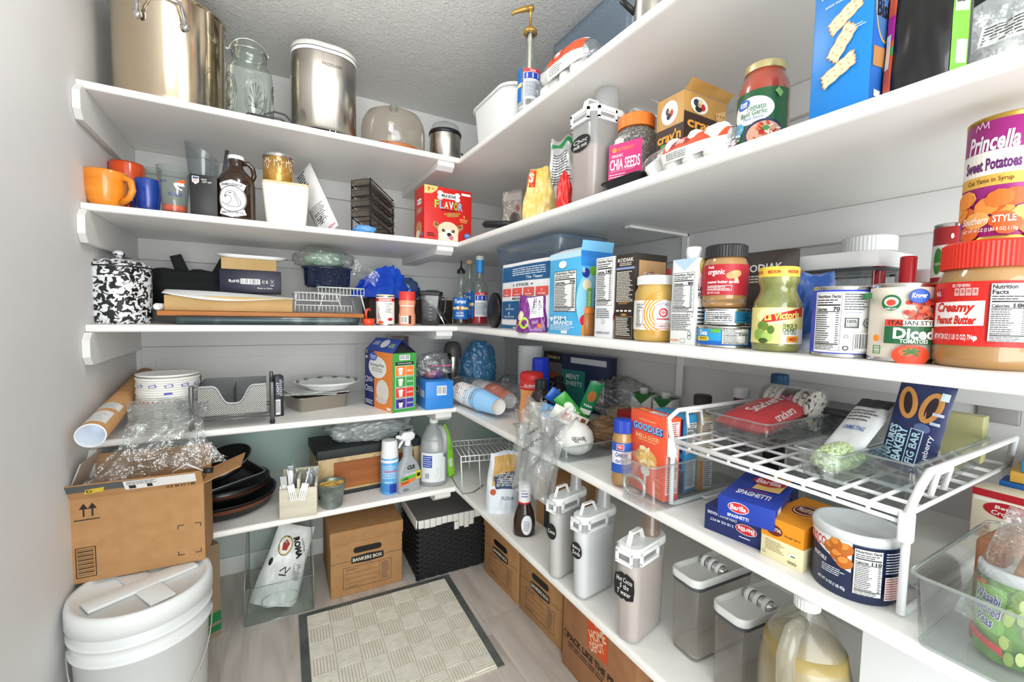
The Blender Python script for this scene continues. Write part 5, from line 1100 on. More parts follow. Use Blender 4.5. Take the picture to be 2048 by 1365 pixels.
 # fruit snack box
LBL=pbr('sky_card','#4fb4e6',.38)
t,w,d,h=rbox('fruit_snack_box','light blue fruit snacks box with torn open lid',1097,1158,1220,665,500,-.535,LBL,S3)
p=PR(); p.rect(-w*.5,h*.93,w*.5,h,'#bfe2f4'); p.nutri(-w*.34,h*.28,w*.38,h*.78,'70'); p.ell(-w*.05,h*.86,w*.13,h*.045,'#f3f6f6'); p.text('PIM',-w*.1,h*.2,h*.05,'#f2f8fb',w=w*.4,bold=.03); p.text('BRANDS',w*.0,h*.145,h*.05,'#f2f8fb',w=w*.62,bold=.03); p.poly([(-w*.46,h*.21),(-w*.3,h*.21),(-w*.38,h*.15)],'#dff0f8'); p.micro(-w*.42,h*.05,w*.42,h*.12,4,'#e4f3fa',.4,3); p.rect(-w*.05,h*.012,w*.15,h*.05,'#e8eef0'); p.on_box(t,'front',w,d,h)
p=PR(); p.rect(-d*.5,h*.93,d*.5,h,'#2a7cc8'); p.rect(-d*.5,h*.82,d*.5,h*.93,'#2f86d4'); p.rect(-d*.5,0,d*.5,h*.82,'#58b4e2'); p.ell(-d*.16,h*.4,d*.46,h*.36,'#8fcdea',30)
for(x,y,rr,c)in((-.34,.74,.12,'#22398c'),(-.1,.77,.12,'#72b83a'),(.2,.76,.17,'#c4203a'),(.42,.78,.1,'#5a9a32'),(-.3,.6,.14,'#e9ddc0'),(-.36,.18,.14,'#d42a44'),(-.2,.06,.24,'#f0a23a'),(.3,.2,.24,'#b8763a'),(.05,.03,.1,'#8cc43e'),(.4,.42,.1,'#f0902a')):p.ell(d*x,h*y,d*rr,d*rr,c,20)
p.rect(-d*.3,h*.24,-d*.14,h*.56,'#6db83a'); p.text('NO PRESERVATIVES',-d*.22,h*.4,d*.08,'#f0f5e8',w=h*.26,rot=90); p.text('Fruit Snacks',0,h*.4,d*.15,'#1d2f78',w=h*.34,rot=-90,bold=.01); p.rect(d*.1,h*.36,d*.2,h*.5,'#20386e'); p.text('MIXED',d*.15,h*.43,d*.07,'#f3f3f3',w=h*.1,rot=-90); p.rect(d*.24,h*.44,d*.5,h*.66,'#2a2b6a'); p.text('W',d*.38,h*.57,h*.1,'#f4e9c8',w=d*.2,bold=.03); p.text('40',-d*.42,h*.77,h*.04,'#f4f4f0',w=d*.12,rot=-90)
p.on_box(t,'right',w,d,h)
b=MB(); b.add([(w/2,-d/2,h),(w/2,d/2,h),(w/2+.006,d/2,h+.03),(w/2+.006,-d/2,h+.028)],[(0,1,2,3)],'#7cc0ea'); b.build('side_flap',t)
b=MB(); b.add([(-w/2,-d/2,h),(w/2,-d/2,h),(w/2*.8,-d/2+.05,h+.02),(-w/2*.9,-d/2+.05,h+.02)],[(0,1,2,3)],'#e8eef0'); b.build('front_flap',t)
P=atX(1172,672,-.5); P.z=S3; h=top(1172,615,P)
t=thing('jar_of_spread','small brown spread jar wedged beside the fruit snack box','jar',P,0)
b=MB(); b.lathe([(0,0),(.02,0),(.024,.005),(.024,h*.75),(.02,h*.8)],pbr('brown_spread','#b9793f',.3),28); b.build('jar_body',t); cap(t,.022,h*.79,h,pbr('orange_lid','#e8822c',.4))
# white facts carton and brown waffle mix carton
t,w,d,h=rbox('pasta_carton','narrow white carton showing nutrition facts beside brown mix box',1188,1224,1230,678,512,-.53,pbr('white_card','#eceef0',.4),S3,dmax=.05)
p=PR(); p.nutri(-w*.44,h*.4,w*.42,h*.98,'140'); p.micro(-w*.4,h*.24,w*.36,h*.37,5,'#55585c',.4,4); p.ring(0,h*.2,.005,.006,'#444',14); p.text('100%',-w*.2,h*.06,h*.03,'#222',w=w*.35); p.micro(0,h*.045,w*.4,h*.075,2,'#444',.4,2); p.on_box(t,'front',w,d,h)
p=PR(); p.rect(-d*.5,0,d*.5,h,'#e9e4e6'); p.poly([(-d*.5,h*.2),(d*.5,h*.3),(d*.5,h*.4),(-d*.5,h*.28)],'#c43a48'); p.on_box(t,'right',w,d,h)
DKB=pbr('dark_brown_carton','#2f2822',.45)
t,w,d,h=rbox('waffle_mix_box','dark brown waffle mix carton with bear emblem',1227,1266,1328,682,505,-.53,DKB,S3)
p=PR(); p.text('KODIAK',0,h*.93,h*.045,'#efeae0',w=w*.8,bold=.02); p.micro(-w*.3,h*.86,w*.3,h*.9,2,'#d9d2c4',.5,2,'c'); p.rect(-w*.46,h*.82,w*.46,h*.845,'#8aa0c8'); p.micro(-w*.42,h*.44,w*.42,h*.8,20,'#e6dfd2',.5,5); p.micro(-w*.3,h*.41,w*.3,h*.44,2,'#c98a4a',.5,5)
for i in range(4):p.rect(w*(-.4+.21*i),h*.325,w*(-.26+.21*i),h*.345,'#efeae0')
p.ell(0,h*.29,w*.16,h*.012,'#c98a4a',12); p.frame(-w*.44,h*.02,w*.44,h*.27,.0008,'#cbb58c'); p.micro(-w*.38,h*.04,w*.38,h*.26,11,'#e6dfd2',.45,8); p.on_box(t,'front',w,d,h)
p=PR(); p.rect(-d*.4,h*.5,d*.46,h*.92,'#b58e62'); p.ring(0,h*.6,d*.28,d*.38,'#7d1f26',26,20,160); p.text('100% WHOLE GRAINS',0,h*.6+d*.33,d*.06,'#f2e9d8',w=d*.5); p.ell(d*.02,h*.58,d*.24,h*.1,'#241c18'); p.ell(-d*.14,h*.64,d*.1,h*.05,'#241c18'); p.on_box(t,'right',w,d,h)
P,r=cyl_at(1306,1340,600,S3,X=-.4); h=top(1322,539,P)
t=thing('lidded_jar','jar with red lid behind the mustard jar','jar',P,0); b=MB(); b.lathe([(0,0),(r*.95,0),(r,.005),(r,h*.85),(r*.9,h*.87)],pbr('brown_glass','#5a3a22',.2),32); b.build('jar_body',t); cap(t,r*.98,h*.86,h,pbr('red_lid','#c2202a',.35))
# yellow paste jar
P,r=cyl_at(1268,1352,625,S3,X=-.505); h=top(1305,553,P)
t=thing('paste_jar','jar of yellow paste with white lid and orange ringed label','jar',P,face(P,0)); YP=pbr('yellow_paste','#d9ad54',.35,noise_col=('#cfa040',12,.4,.7))
b=MB(); b.lathe([(q*.985,z)for q,z in jar_prof(r,h*.9,r*.82,0,.2)],YP,44); b.build('paste',t); b=MB(); b.lathe(jar_prof(r,h*.9,r*.83,0,.2),GLASS,44); b.build('glass_body',t); cap(t,r*.9,h*.86,h,WHITEP,'lid',50)
p=PR(); u=r; z0,z1=h*.18,h*.62; p.rect(-u*1.6,z0,u*1.6,z1,'#f6f1e4'); 
for i in range(5):p.ring(u*.45,h*.42,r*(.52+.13*i),r*(.59+.13*i),'#f0962a',30,95,265)
p.ell(u*.45,h*.42,r*.5,h*.21,'#eef0f6',32); p.text('HOT NO.',u*.4,h*.56,h*.045,'#2a2f6a',w=r*.6,bold=.01); p.ring(u*.4,h*.44,r*.14,r*.22,'#c8303a',24); p.ell(u*.4,h*.44,r*.1,r*.08,'#c8303a',12); p.text('33',u*.4,h*.44,h*.03,'#f3e9e9',w=r*.12); p.micro(u*.1,h*.32,u*.7,h*.37,1,'#c8303a',.5,3,'c'); p.rect(-u*.0,h*.2,u*1.1,h*.28,'#f4f0ea'); p.frame(0,h*.2,u*1.1,h*.28,.0012,'#c8603a'); p.text('TURMERIC PASTE',u*.5,h*.24,h*.035,'#8a2a2a',w=r*.9); p.nutri(-u*.95,h*.22,-u*.5,h*.58,None); p.on_cyl(t,r*1.004)
# lemon poppy milk carton
t,w,d,h=rbox('drink_carton','tall white drink carton with lemon picture and white cap',1339,1389,1412,690,515,-.535,pbr('carton_white','#eef0ee',.35),S3,dmax=.075)
p=PR(); p.poly([(-w*.5,h),(w*.5,h),(0,h*.86)],'#b9d2ea'); p.nutri(-w*.45,h*.38,w*.4,h*.84,'80'); p.micro(-w*.44,h*.16,w*.36,h*.36,9,'#4a4c50',.4,6); p.frame(w*.18,h*.32,w*.4,h*.39,.0008,'#222'); p.ring(w*.3,h*.13,.004,.005,'#333',12); p.ring(w*.3,h*.09,.004,.005,'#333',12); p.micro(-w*.44,h*.03,-w*.1,h*.06,2,'#d8702a',.5,2); p.frame(-w*.05,h*.02,w*.15,h*.07,.0007,'#444'); p.on_box(t,'front',w,d,h)
p=PR(); p.rect(-d*.5,0,d*.5,h,'#e6e4e2'); p.ell(0,h*.9,d*.36,h*.1,'#c9b24a'); p.ell(0,h*.9,d*.28,h*.08,'#e0d08a'); p.ell(0,h*.7,d*.5,h*.1,'#dcc9cc'); p.text('Lemon',0,h*.66,h*.07,'#191919',w=d*.9,shear=.2,bold=.02); p.text('POPPY',0,h*.57,h*.07,'#191919',w=d*.8,bold=.02)
for i in range(8):p.rect(-d*.4,h*(.42-.045*i),d*.3,h*(.425-.045*i)+.002,'#222')
rn=random.Random(2)
for i in range(14):p.ell(d*rn.uniform(-.4,.4),h*rn.uniform(.7,.82),.0008,.0008,'#7a5a5a',6)
p.on_box(t,'right',w,d,h)
b=MB(); b.lathe([(0,h),(.014,h),(.014,h+.006),(.0155,h+.008),(.0155,h+.022),(.014,h+.025),(0,h+.025)],WHITEP,24,cx=w*.1,cy=0); b.build('cap',t)
# tuna cans with peanut butter on top
P,r=cyl_at(1394,1507,680,S3,X=-.495); h1=zat(1450,652,P)-S3
t=tin('fish_can','blue tuna can with facts panel, lower of the pair',P,face(P),r,h1,pbr('tuna_blue','#2f9ad0',.35),'tuna cans')
p=PR(); u=r; p.rect(-u*1.5,h1*.12,u*1.5,h1*.3,'#1d62b8'); p.text('Sea',-u*.85,h1*.68,h1*.25,'#f5f5f5',w=u*.4,bold=.03); p.poly([(-u*1.2,h1*.48),(-u*.62,h1*.5),(-u*.56,h1*.4),(-u*.62,h1*.3),(-u*1.2,h1*.28)],'#f2d23c'); p.text('WHITE',-u*.86,h1*.4,h1*.13,'#2a2a2a',w=u*.4); p.rect(-u*.5,h1*.68,-u*.15,h1*.86,'#5fae4a'); p.nutri(-u*.1,h1*.16,u*.9,h1*.9,'100',two=True); p.on_cyl(t,r*1.002)
P2,r2=cyl_at(1408,1503,635,S3+h1+.001,X=-.495); h2=zat(1455,618,P2)-P2.z
t=tin('fish_can','teal tuna can with white facts panel, upper of the pair',P2,face(P2),r2,h2,pbr('tuna_teal','#2a8fb8',.35),'tuna cans')
p=PR(); p.rect(-r2*1.2,h2*.2,r2*.3,h2*.85,'#eef0ee'); p.micro(-r2*1.1,h2*.24,r2*.25,h2*.8,5,'#33363a',.45,4); p.text('Calories 100',-r2*.3,h2*.5,h2*.13,'#1d1d1d',w=r2*.6); p.micro(r2*.38,h2*.25,r2*1.1,h2*.8,5,'#1d3a5a',.5,6); p.on_cyl(t,r2*1.002)
P3,r3=cyl_at(1405,1497,560,P2.z+h2+.001,X=-.495); h3=zat(1450,493,P3)-P3.z
PBM=pbr('peanut_butter','#c08d52',.35,noise_col=('#b27d42',5,.4,.7))
def pb_jar(label,P,r,h,capm,printfn,group='peanut butter jars',rib=46,rz=None,lidh=.8,fillm=None):
 t=thing('peanut_butter_jar',label,'jar',P,face(P)if rz is None else rz,group)
 pf=[(0,.002),(r*.86,0),(r*.96,.004),(r,.014),(r*.985,h*.1),(r,h*.16),(r,h*.64),(r*.98,h*.7),(r*.9,h*.76),(r*.86,h*.8)]
 b=MB(); b.lathe([(q*.985,z)for q,z in pf]+[(0,h*.8)],fillm or PBM,44); b.build('peanut_butter',t); b=MB(); b.lathe(pf,GLASS,44); b.build('clear_jar',t); cap(t,r*.94,h*lidh,h,capm,'lid',rib); p=PR(); printfn(p); p.on_cyl(t,r*1.006); return t
def pr(p):
 u=r3; h=h3; p.rect(-u*1.5,h*.2,u*1.5,h*.68,'#b3202c'); p.text('organic',-u*.42,h*.55,h*.11,'#f7ecec',w=u*.8,bold=.02); p.text('fresh',-u*.65,h*.64,h*.05,'#f7ecec',w=u*.3); p.ell(u*.4,h*.52,u*.32,h*.06,'#d9ad74',rot=14); p.ell(u*.2,h*.5,u*.16,h*.05,'#c99a5e'); p.ell(u*.48,h*.44,u*.09,h*.03,'#ead0a8'); p.text('peanut butter spread',-u*.1,h*.4,h*.06,'#f7ecec',w=u*1.4,bold=.02); p.frame(-u*.8,h*.27,u*.3,h*.35,.0008,'#f7ecec'); p.micro(-u*.75,h*.28,u*.25,h*.34,2,'#f7ecec',.5,3); p.text('NET WT 16 OZ',-u*.5,h*.235,h*.03,'#f7ecec',w=u*.6)
pb_jar('organic peanut butter jar with black lid on top of tuna cans',P3,r3,h3,pbr('black_lid','#232326',.4),pr)
# mix pouch behind
P=atX(1522,640,-.35); P.z=S3; h=top(1525,503,P)
def pr(p):p.text('KODIAK',.0,h*.82,h*.08,'#d9d4cc',w=.08,bold=.02); p.micro(-.03,h*.66,.03,h*.75,3,'#b9b3aa',.5,3,'c')
standing_bag('mix_pouch','dark brown stand-up mix pouch behind the salsa jar',P,face(P,-10),.14,h,.05,pbr('brown_pouch','#3c3330',.5),31,pr,amp=.1,warp=.06)
# salsa jar
P,r=cyl_at(1503,1604,660,S3,X=-.5); h=top(1553,536,P)
t=thing('salsa_jar','jar of green salsa verde with yellow lid and red banner label','jar',P,face(P)); GR=pbr('green_salsa','#85853c',.3,noise_col=('#a5a152',26,.45,.65),coat=.4)
pf=[(0,0),(r*.88,0),(r*.98,.004),(r,.012),(r,h*.52),(r*.94,h*.6),(r*.8,h*.68),(r*.74,h*.73),(r*.76,h*.78),(r*.86,h*.83),(r*.84,h*.88)]
b=MB(); b.lathe([(q*.98,z)for q,z in pf],GR,44); b.build('salsa',t); b=MB(); b.lathe(pf,GLASS,44); b.build('glass_body',t); cap(t,r*.82,h*.87,h,pbr('yellow_lid','#e8c94a',.35))
p=PR(); u=r; p.rect(-u*1.5,h*.1,u*1.5,h*.52,'#e9dc8a'); p.ell(u*.0,h*.42,u*.9,h*.1,'#f2e9ae',28); p.rect(u*.2,h*.1,u*1.5,h*.27,'#f1eedd')
p.poly([(-u*.7,h*.33),(u*1.2,h*.42),(u*1.2,h*.53),(-u*.45,h*.42)],'#c8202a'); p.text('La Victoria',u*.22,h*.425,h*.085,'#f6e36a',w=u*1.45,shear=.2,bold=.03,rot=6)
for(x,y,rx,ry,c)in((-.55,.3,.25,.06,'#6a8a36'),(-.7,.2,.28,.07,'#8fae4e'),(-.35,.17,.24,.06,'#a8c465'),(-.2,.26,.14,.05,'#54752a'),(-.5,.13,.2,.03,'#3e5a22')):p.ell(u*x,h*y,u*rx,h*ry,c,18)
p.text("THICK 'N",u*.55,h*.31,h*.045,'#3f6a2c',w=u*.62,bold=.02); p.text('CHUNKY',u*.55,h*.26,h*.05,'#3f6a2c',w=u*.62,bold=.02); p.text('SALSA VERDE',u*.55,h*.22,h*.025,'#3f6a2c',w=u*.55); p.rect(u*.42,h*.12,u*.95,h*.19,'#f0a02c'); p.text('MED',u*.66,h*.155,h*.04,'#b0201e',w=u*.3,bold=.03); p.on_cyl(t,r*1.006)
p=PR(); 
for i in range(4):p.text('MEDIUM',-r*1.0+i*r*.8,h*.935,h*.04,'#c8401e',w=r*.5,bold=.02)
p.on_cyl(t,r*.825)
# white-lidded clear canister behind and big clear jug
P,wd=span(1560,1762,620,S3,X=-.3); P.x=-.2; h=zat(1640,508,Vector((-.3,P.y,0)))-S3
t=thing('lidded_canister','clear rectangular canister with rounded white lid behind the cans','canister',P,RZR); hw=wd/2*.96
b=MB(); b.rrect([(hw*.9,.085,.03,.001),(hw*.94,.09,.035,h*.8),(hw*.97,.093,.036,h*.86)],CLEAR,8); b.rcap(hw*.9,.085,.03,.001,CLEAR,8,up=False); b.build('clear_body',t)
b=MB(); b.rrect([(hw*.99,.096,.04,h*.84),(hw,.098,.04,h*.86),(hw,.098,.04,h*.96),(hw*.96,.093,.04,h)],WHITEP,8); b.rcap(hw*.96,.093,.04,h,WHITEP,8); b.build('lid',t)
b=MB(); b.rrect([(hw*.95,.091,.036,h*.8),(hw*.96,.092,.036,h*.83)],pbr('gasket','#4a4d52',.5),8); b.build('gasket',t)
b=MB(); b.rrect([(hw*.86,.08,.03,.006),(hw*.9,.085,.033,h*.6)],pbr('packet_fill','#8d8f98',.5,noise_col=('#c9cdd4',12,.45,.6)),6); b.rcap(hw*.9,.085,.033,h*.6,pbr('packet_fill'),6); b.build('packets',t)
P,r=cyl_at(1672,1798,560,S3,X=-.085); h=top(1730,476,P); r=min(r,.062)
t=thing('big_clear_jug','large clear plastic jug with ribbed white lid at the back wall','jug',P,0)
b=MB(); b.lathe([(0,.001),(r*.9,.001),(r,.008),(r,h*.72),(r*.9,h*.82),(r*.84,h*.86)],MILKY,36); b.build('jug_body',t); cap(t,r*.9,h*.86,h,WHITEP,'lid',44)
# blue and white bag squeezed behind the salsa
P=atX(1612,705,-.4); P.z=S3
standing_bag('snack_pouch','blue and white pouch squeezed between salsa jar and pineapple can',P,face(P),.09,.15,.05,pbr('blue_pouch','#27509a',.3,noise_col=('#c9d2e2',6,.5,.58)),33,None,amp=.2)
# pineapple can, tomato can
P,r=cyl_at(1622,1742,650,S3,X=-.505); h=top(1680,575,P)
t=tin('fruit_can','tall can with blue edged white facts label beside the tomato can',P,face(P),r,h,pbr('label_blue','#1f3fc0',.4))
p=PR(); u=r; p.rect(-u*.98,h*.07,u*1.6,h*.92,'#eef0ef'); p.nutri(-u*.92,h*.1,u*.02,h*.9,'70'); p.micro(u*.1,h*.66,u*.95,h*.9,7,'#4a4c50',.4,6); p.rect(u*.1,h*.63,u*.7,h*.635,'#3a5ac8'); p.frame(u*.14,h*.42,u*.6,h*.56,.0014,'#2a2a2a'); p.text('100%',u*.37,h*.51,h*.05,'#1d1d1d',w=u*.32,bold=.02); p.text('SATISFACTION',u*.37,h*.465,h*.022,'#1d1d1d',w=u*.4); p.text('GUARANTEE',u*.37,h*.44,h*.02,'#1d1d1d',w=u*.34); p.ring(u*.95,h*.49,r*.16,r*.19,'#222',18); p.text('EC',u*.95,h*.49,h*.05,'#222',w=u*.16); p.barcode(u*.45,h*.1,u*1.1,h*.36,n=22); p.ring(u*.2,h*.3,r*.05,r*.07,'#333',14); p.ring(u*.2,h*.14,r*.06,r*.1,'#333',14); p.on_cyl(t,r*1.002)
P,r=cyl_at(1736,1872,655,S3,X=-.5); h=top(1800,569,P)
t=tin('tomato_can','large can of diced tomatoes with cream label and tomato picture',P,face(P),r,h,pbr('cream_label','#e6dccb',.42))
p=PR(); u=r; rn=random.Random(7)
p.ell(u*.6,h*.66,u*.6,h*.2,'#d8c9b4',30)
for i in range(46):
 a_=rn.uniform(0,6.28); q=math.sqrt(rn.random()); x,y=u*.6+u*.52*q*math.cos(a_),h*.68+h*.17*q*math.sin(a_); s_=u*.1; ro=rn.uniform(0,90); p.ell(x,y,s_,s_*.85,('#c93a26','#dd5238','#b82c1c','#e66a4a')[i%4],6,ro)
p.ell(u*.42,h*.83,u*.28,h*.09,'#1d3f96',28); p.ell(u*.42,h*.83,u*.25,h*.078,'#2a55b8',28); p.text('Kroger',u*.42,h*.83,h*.08,'#f4f6fb',w=u*.4,bold=.03,shear=.15)
p.ell(-u*.28,h*.75,u*.26,h*.1,'#1f6a3c',16); p.ell(-u*.28,h*.76,u*.19,h*.06,'#e8e0d0'); p.ell(-u*.28,h*.75,u*.12,h*.04,'#d04a34'); p.text('SAME DAY',-u*.28,h*.675,h*.025,'#f0f3ee',w=u*.3)
p.rect(-u*.4,h*.46,u*.05,h*.54,'#d23a2a'); p.rect(u*.05,h*.46,u*.85,h*.54,'#e9e3d6'); p.text('ITALIAN STYLE',u*.35,h*.5,h*.055,'#1d1a18',w=u*1.3,bold=.015); p.rect(-u*.4,h*.24,u*1.2,h*.455,'#1d5a34'); p.text('Diced',u*.35,h*.37,h*.14,'#f4f4ee',w=u*1.05,bold=.035); p.text('TOMATOES',u*.35,h*.275,h*.05,'#f4f4ee',w=u*.72,bold=.02)
p.ell(u*.3,h*.1,u*.48,h*.13,'#d8431e',30); p.ell(u*.18,h*.14,u*.2,h*.05,'#e8683e',20)
for a_ in(20,70,120,165,215,320):p.line([(u*.3,h*.14),(u*.3+u*.22*math.cos(R(a_)),h*.14+h*.06*math.sin(R(a_)))],.003,'#3f6a24')
p.ell(-u*.6,h*.3,u*.09,h*.045,'#ee8c2c',16); p.frame(-u*.68,h*.1,-u*.46,h*.21,.0012,'#3d8a5a'); p.text('non',-u*.57,h*.175,h*.03,'#3d8a5a',w=u*.14); p.text('BPA',-u*.57,h*.13,h*.03,'#3d8a5a',w=u*.14); p.rect(-u*1.4,h*.8,-u*.82,h*.88,'#2f8a4a'); p.on_cyl(t,r*1.002)
# hot sauce bottles behind
for(pl,pr_,py,X,lb)in((1744,1772,520,-.26,'hot sauce bottle with red cap nearer the clear canister'),(1798,1834,513,-.3,'hot sauce bottle with red cap behind the tomato can')):
 P,r=cyl_at(pl,pr_,545,S3,X=X); h=top((pl+pr_)/2,py,P)
 t=thing('hot_sauce_bottle',lb,'bottle',P,0,'hot sauce bottles'); b=MB(); b.lathe([(0,0),(r*1.3,0),(r*1.35,.006),(r*1.35,h*.45),(r*1.1,h*.55),(r*.95,h*.7)],pbr('sauce_glass','#a06a34',.2),28); b.build('bottle_body',t); cap(t,r,h*.7,h,pbr('red_lid'))
P=atX(1850,580,-.22); P.z=S3; h=top(1850,542,P)
t=thing('small_tub','small white plastic tub behind the tomato can','tub',P,0); b=MB(); b.lathe([(0,0),(.035,0),(.042,h*.85)],WHITEP,28); b.build('tub_body',t); cap(t,.045,h*.85,h,WHITEP)
P,r=cyl_at(1866,1950,480,S3,X=-.3); h=top(1900,450,P)
t=tin('pie_filling_can','tall red and white apple pie filling can behind peanut butter',P,face(P,-20),r,h,pbr('red_label','#a8262c',.4))
p=PR(); p.rect(-r*1.2,h*.6,r*1.2,h*.84,'#eeebe4'); p.ell(-r*.4,h*.72,r*.28,h*.1,'#3f8a3a'); p.text('organic',-r*.4,h*.7,h*.03,'#eaf3e4',w=r*.4); p.text('APPLE',r*.2,h*.77,h*.06,'#8a2a2c',w=r*.6,al='c',bold=.02); p.text('PIE FILLING',r*.3,h*.69,h*.05,'#8a2a2c',w=r*.9,bold=.02); p.ell(r*.3,h*.9,r*.08,h*.02,'#f2e9e4',10); p.on_cyl(t,r*1.002)
# big peanut butter jar and sweet potato can on it
P,r=cyl_at(1866,2100,640,S3,X=-.49)
h=top(1950,489,P)
def pr(p):
 u=r; p.rect(-u*1.55,h*.18,u*1.55,h*.68,'#d42218'); p.poly([(-u*1.0,h*.32),(u*.15,h*.34),(u*.15,h*.53),(-u*1.0,h*.52)],'#f3efec'); p.text('Creamy',-u*.44,h*.47,h*.1,'#cf2416',w=u*.86,shear=.25,bold=.04); p.text('Peanut Butter',-u*.42,h*.38,h*.07,'#cf2416',w=u*.9,shear=.25,bold=.04)
 p.text('NET WT 28 OZ (1 LB 12 OZ) 794 g',-u*.45,h*.24,h*.055,'#f6eeec',w=u*.95,bold=.02); p.ell(u*.02,h*.24,u*.045,h*.018,'#f6eeec',14); p.text('PER 2 TBSP SERVING',-u*.3,h*.65,h*.025,'#f6eeec',w=u*.35)
 for i,s_ in enumerate(('180','2','120','2')):p.rect(u*(-.42+.115*i),h*.57,u*(-.32+.115*i),h*.63,'#e8a8a2'); p.text(s_,u*(-.37+.115*i),h*.605,h*.025,'#8a1a12',w=u*.06)
 p.frame(-u*.92,h*.55,-u*.72,h*.63,.001,'#7d120c'); p.text('WinCo',-u*.82,h*.59,h*.04,'#f6eeec',w=u*.16); p.nutri(u*.22,h*.22,u*.85,h*.66,'180',two=True)
pb_jar('large jar of creamy peanut butter with red lid and red label',P,r,h,pbr('red_ribbed_lid','#e03424',.35),pr,rib=70,lidh=.79,rz=face(P,-12))
PP=Vector((P.x+.02,P.y+.0,S3+h+.001)); P2,r2=cyl_at(1924,2094,400,PP.z,X=-.47); h2=zat(1990,246,P2)-PP.z
t=tin('sweet_potato_can','tall purple can of cut sweet potatoes on the red peanut butter lid',P2,face(P2,-16),r2,h2,pbr('magenta_label','#9c1f78',.38),metal=pbr('gold_tin','#c9a24e',.25,1))
p=PR(); u=r2; h=h2; p.rect(-u*1.6,h*.52,u*1.6,h*.72,'#f4efe6'); p.rect(-u*1.6,h*.44,u*1.6,h*.53,'#e2ae4c'); p.text('Princella',-u*.1,h*.79,h*.14,'#f3ecf0',w=u*1.35,shear=.2,bold=.03); p.text('Sweet Potatoes',-u*.1,h*.615,h*.1,'#5d1a66',w=u*1.5,bold=.035); p.text('Cut Yams in Syrup',-u*.1,h*.482,h*.05,'#6a4a1a',w=u*1.2); p.line([(-u*.55,h*.9),(-u*.5,h*.95),(-u*.42,h*.91),(-u*.36,h*.965),(-u*.28,h*.91),(-u*.2,h*.955),(-u*.18,h*.9)],.0014,'#d9a8c8')
rn=random.Random(3)
for i in range(20):x,y=u*rn.uniform(-1.3,1.3),h*rn.uniform(.07,.36); p.ell(x,y,u*.34,h*.07,('#e8702a','#f0913e','#d85a1c','#f4a85a')[i%4],9,rn.uniform(-50,50))
p.text('Southern',-u*.35,h*.17,h*.06,'#f6efe2',w=u*.7,shear=.35,bold=.02); p.text('STYLE',u*.35,h*.17,h*.055,'#f6efe2',w=u*.5,bold=.02); p.text('NET WT 40 OZ (2 LBS. 8 OZ) 1.13kg',0,h*.085,h*.035,'#f6efe2',w=u*1.3,bold=.01); p.on_cyl(t,r2*1.002)
# ================================================================ fourth shelf, back run
# cardboard mailing tube leaning along the left wall
A=atX(181,872,-1.752); B_=atY(291,752,-.05); r=(gp(206,873,A.z)-gp(156,873,A.z)).length/2; r=.034
ax=B_-A; t=thing('mailing_tube','long brown cardboard mailing tube with white inside leaning in the corner','tube',A,rot=ax.to_track_quat('Z','Y').to_euler())
b=MB(); b.lathe([(r*.97,0),(r,0),(r,ax.length)],CARD,40); b.build('cardboard_wall',t)
b=MB(); b.lathe([(r*.97,0),(r*.94,.0005),(r*.93,.1),(0,.1)],pbr('tube_lining','#d3dbe4',.6),40); b.build('lining',t)
b=MB(); b.lathe([(r*.935,-.0006),(r*1.01,-.0008),(r*1.01,.002)],pbr('white_paper'),40); b.build('white_end',t)
for(z0,z1,a0,a1,nm)in((.03,.13,20,140,'address_label'),(.16,.22,40,150,'round_label')):
 b=MB(); b.lathe([(r*1.006,z0),(r*1.006,z1)],pbr('label_white','#e6e6e3',.6),20,a0=R(a0),a1=R(a1)); lb_=b.build(nm,t)
 for j in range(5):
  z=z0+(z1-z0)*(.15+.16*j); b=MB(); b.lathe([(r*1.009,z),(r*1.009,z+.003)],pc('#6a6a6a'),16,a0=R(a0+12),a1=R(a1-20-8*(j%3))); b.build('print_line',lb_)
  # sleeve of paper plates in a clear bag
P,r=cyl_at(270,402,800,S4,Y=-.455); H=zat(334,752,P)-S4
t=thing('paper_plate_pack','tall pack of white paper plates in a torn clear sleeve','plates',P,face(P)); n=22
PPL=pbr('paper_plate','#eeece6',.6); PP2=pbr('paper_plate_shade','#dedad2',.6)
me0=MB(); dz=H/n; me0.lathe([(0,0),(r*.9,0),(r*.985,dz*.08),(r,dz*.3),(r,dz*.88),(r*.97,dz*.97),(0,dz*.97)],PPL,48)
p0=me0.build('paper_plate',t)
for i in range(1,n):
 c=p0.copy(); COL.objects.link(c); c.parent=t; c.location=(0,0,dz*i); c.scale=(1-.012*((i*7)%3),1-.012*((i*5)%3),1)
b=MB(); b.lathe([(r*.7,H),(r*.97,H+.006),(r*1.0,H+.012),(r*.93,H+.01),(r*.6,H+.002),(0,H)],pbr('plate_white','#f2f1ee',.5),48); b.build('top_plate',t)
p=PR(); 
for i in range(5):u0=-r*1.1+i*r*.5; p.poly([(u0,H*.83),(u0+r*.24,H*.85),(u0+r*.2,H*.9),(u0-r*.03,H*.875)],'#3a3f8a'); p.poly([(u0+.003,H*.838),(u0+r*.2,H*.855),(u0+r*.17,H*.888),(u0,H*.868)],'#dcdcf0')
p.rect(-r*.15,H*.7,r*.1,H*.73,'#2a2fb8'); p.rect(-r*1.3,H*.545,r*1.3,H*.575,'#eceae4')
for i in range(8):p.rect(-r*1.0+i*r*.16,H*.55,-r*.93+i*r*.16,H*.572,'#c83a34')
for i in range(9):
 for j in range(3):p.rect(-r*.75+j*r*.55,H*(.06+.045*i),-r*.45+j*r*.55,H*(.063+.045*i)+.0012,'#7d8f84')
p.on_cyl(t,r*1.012)
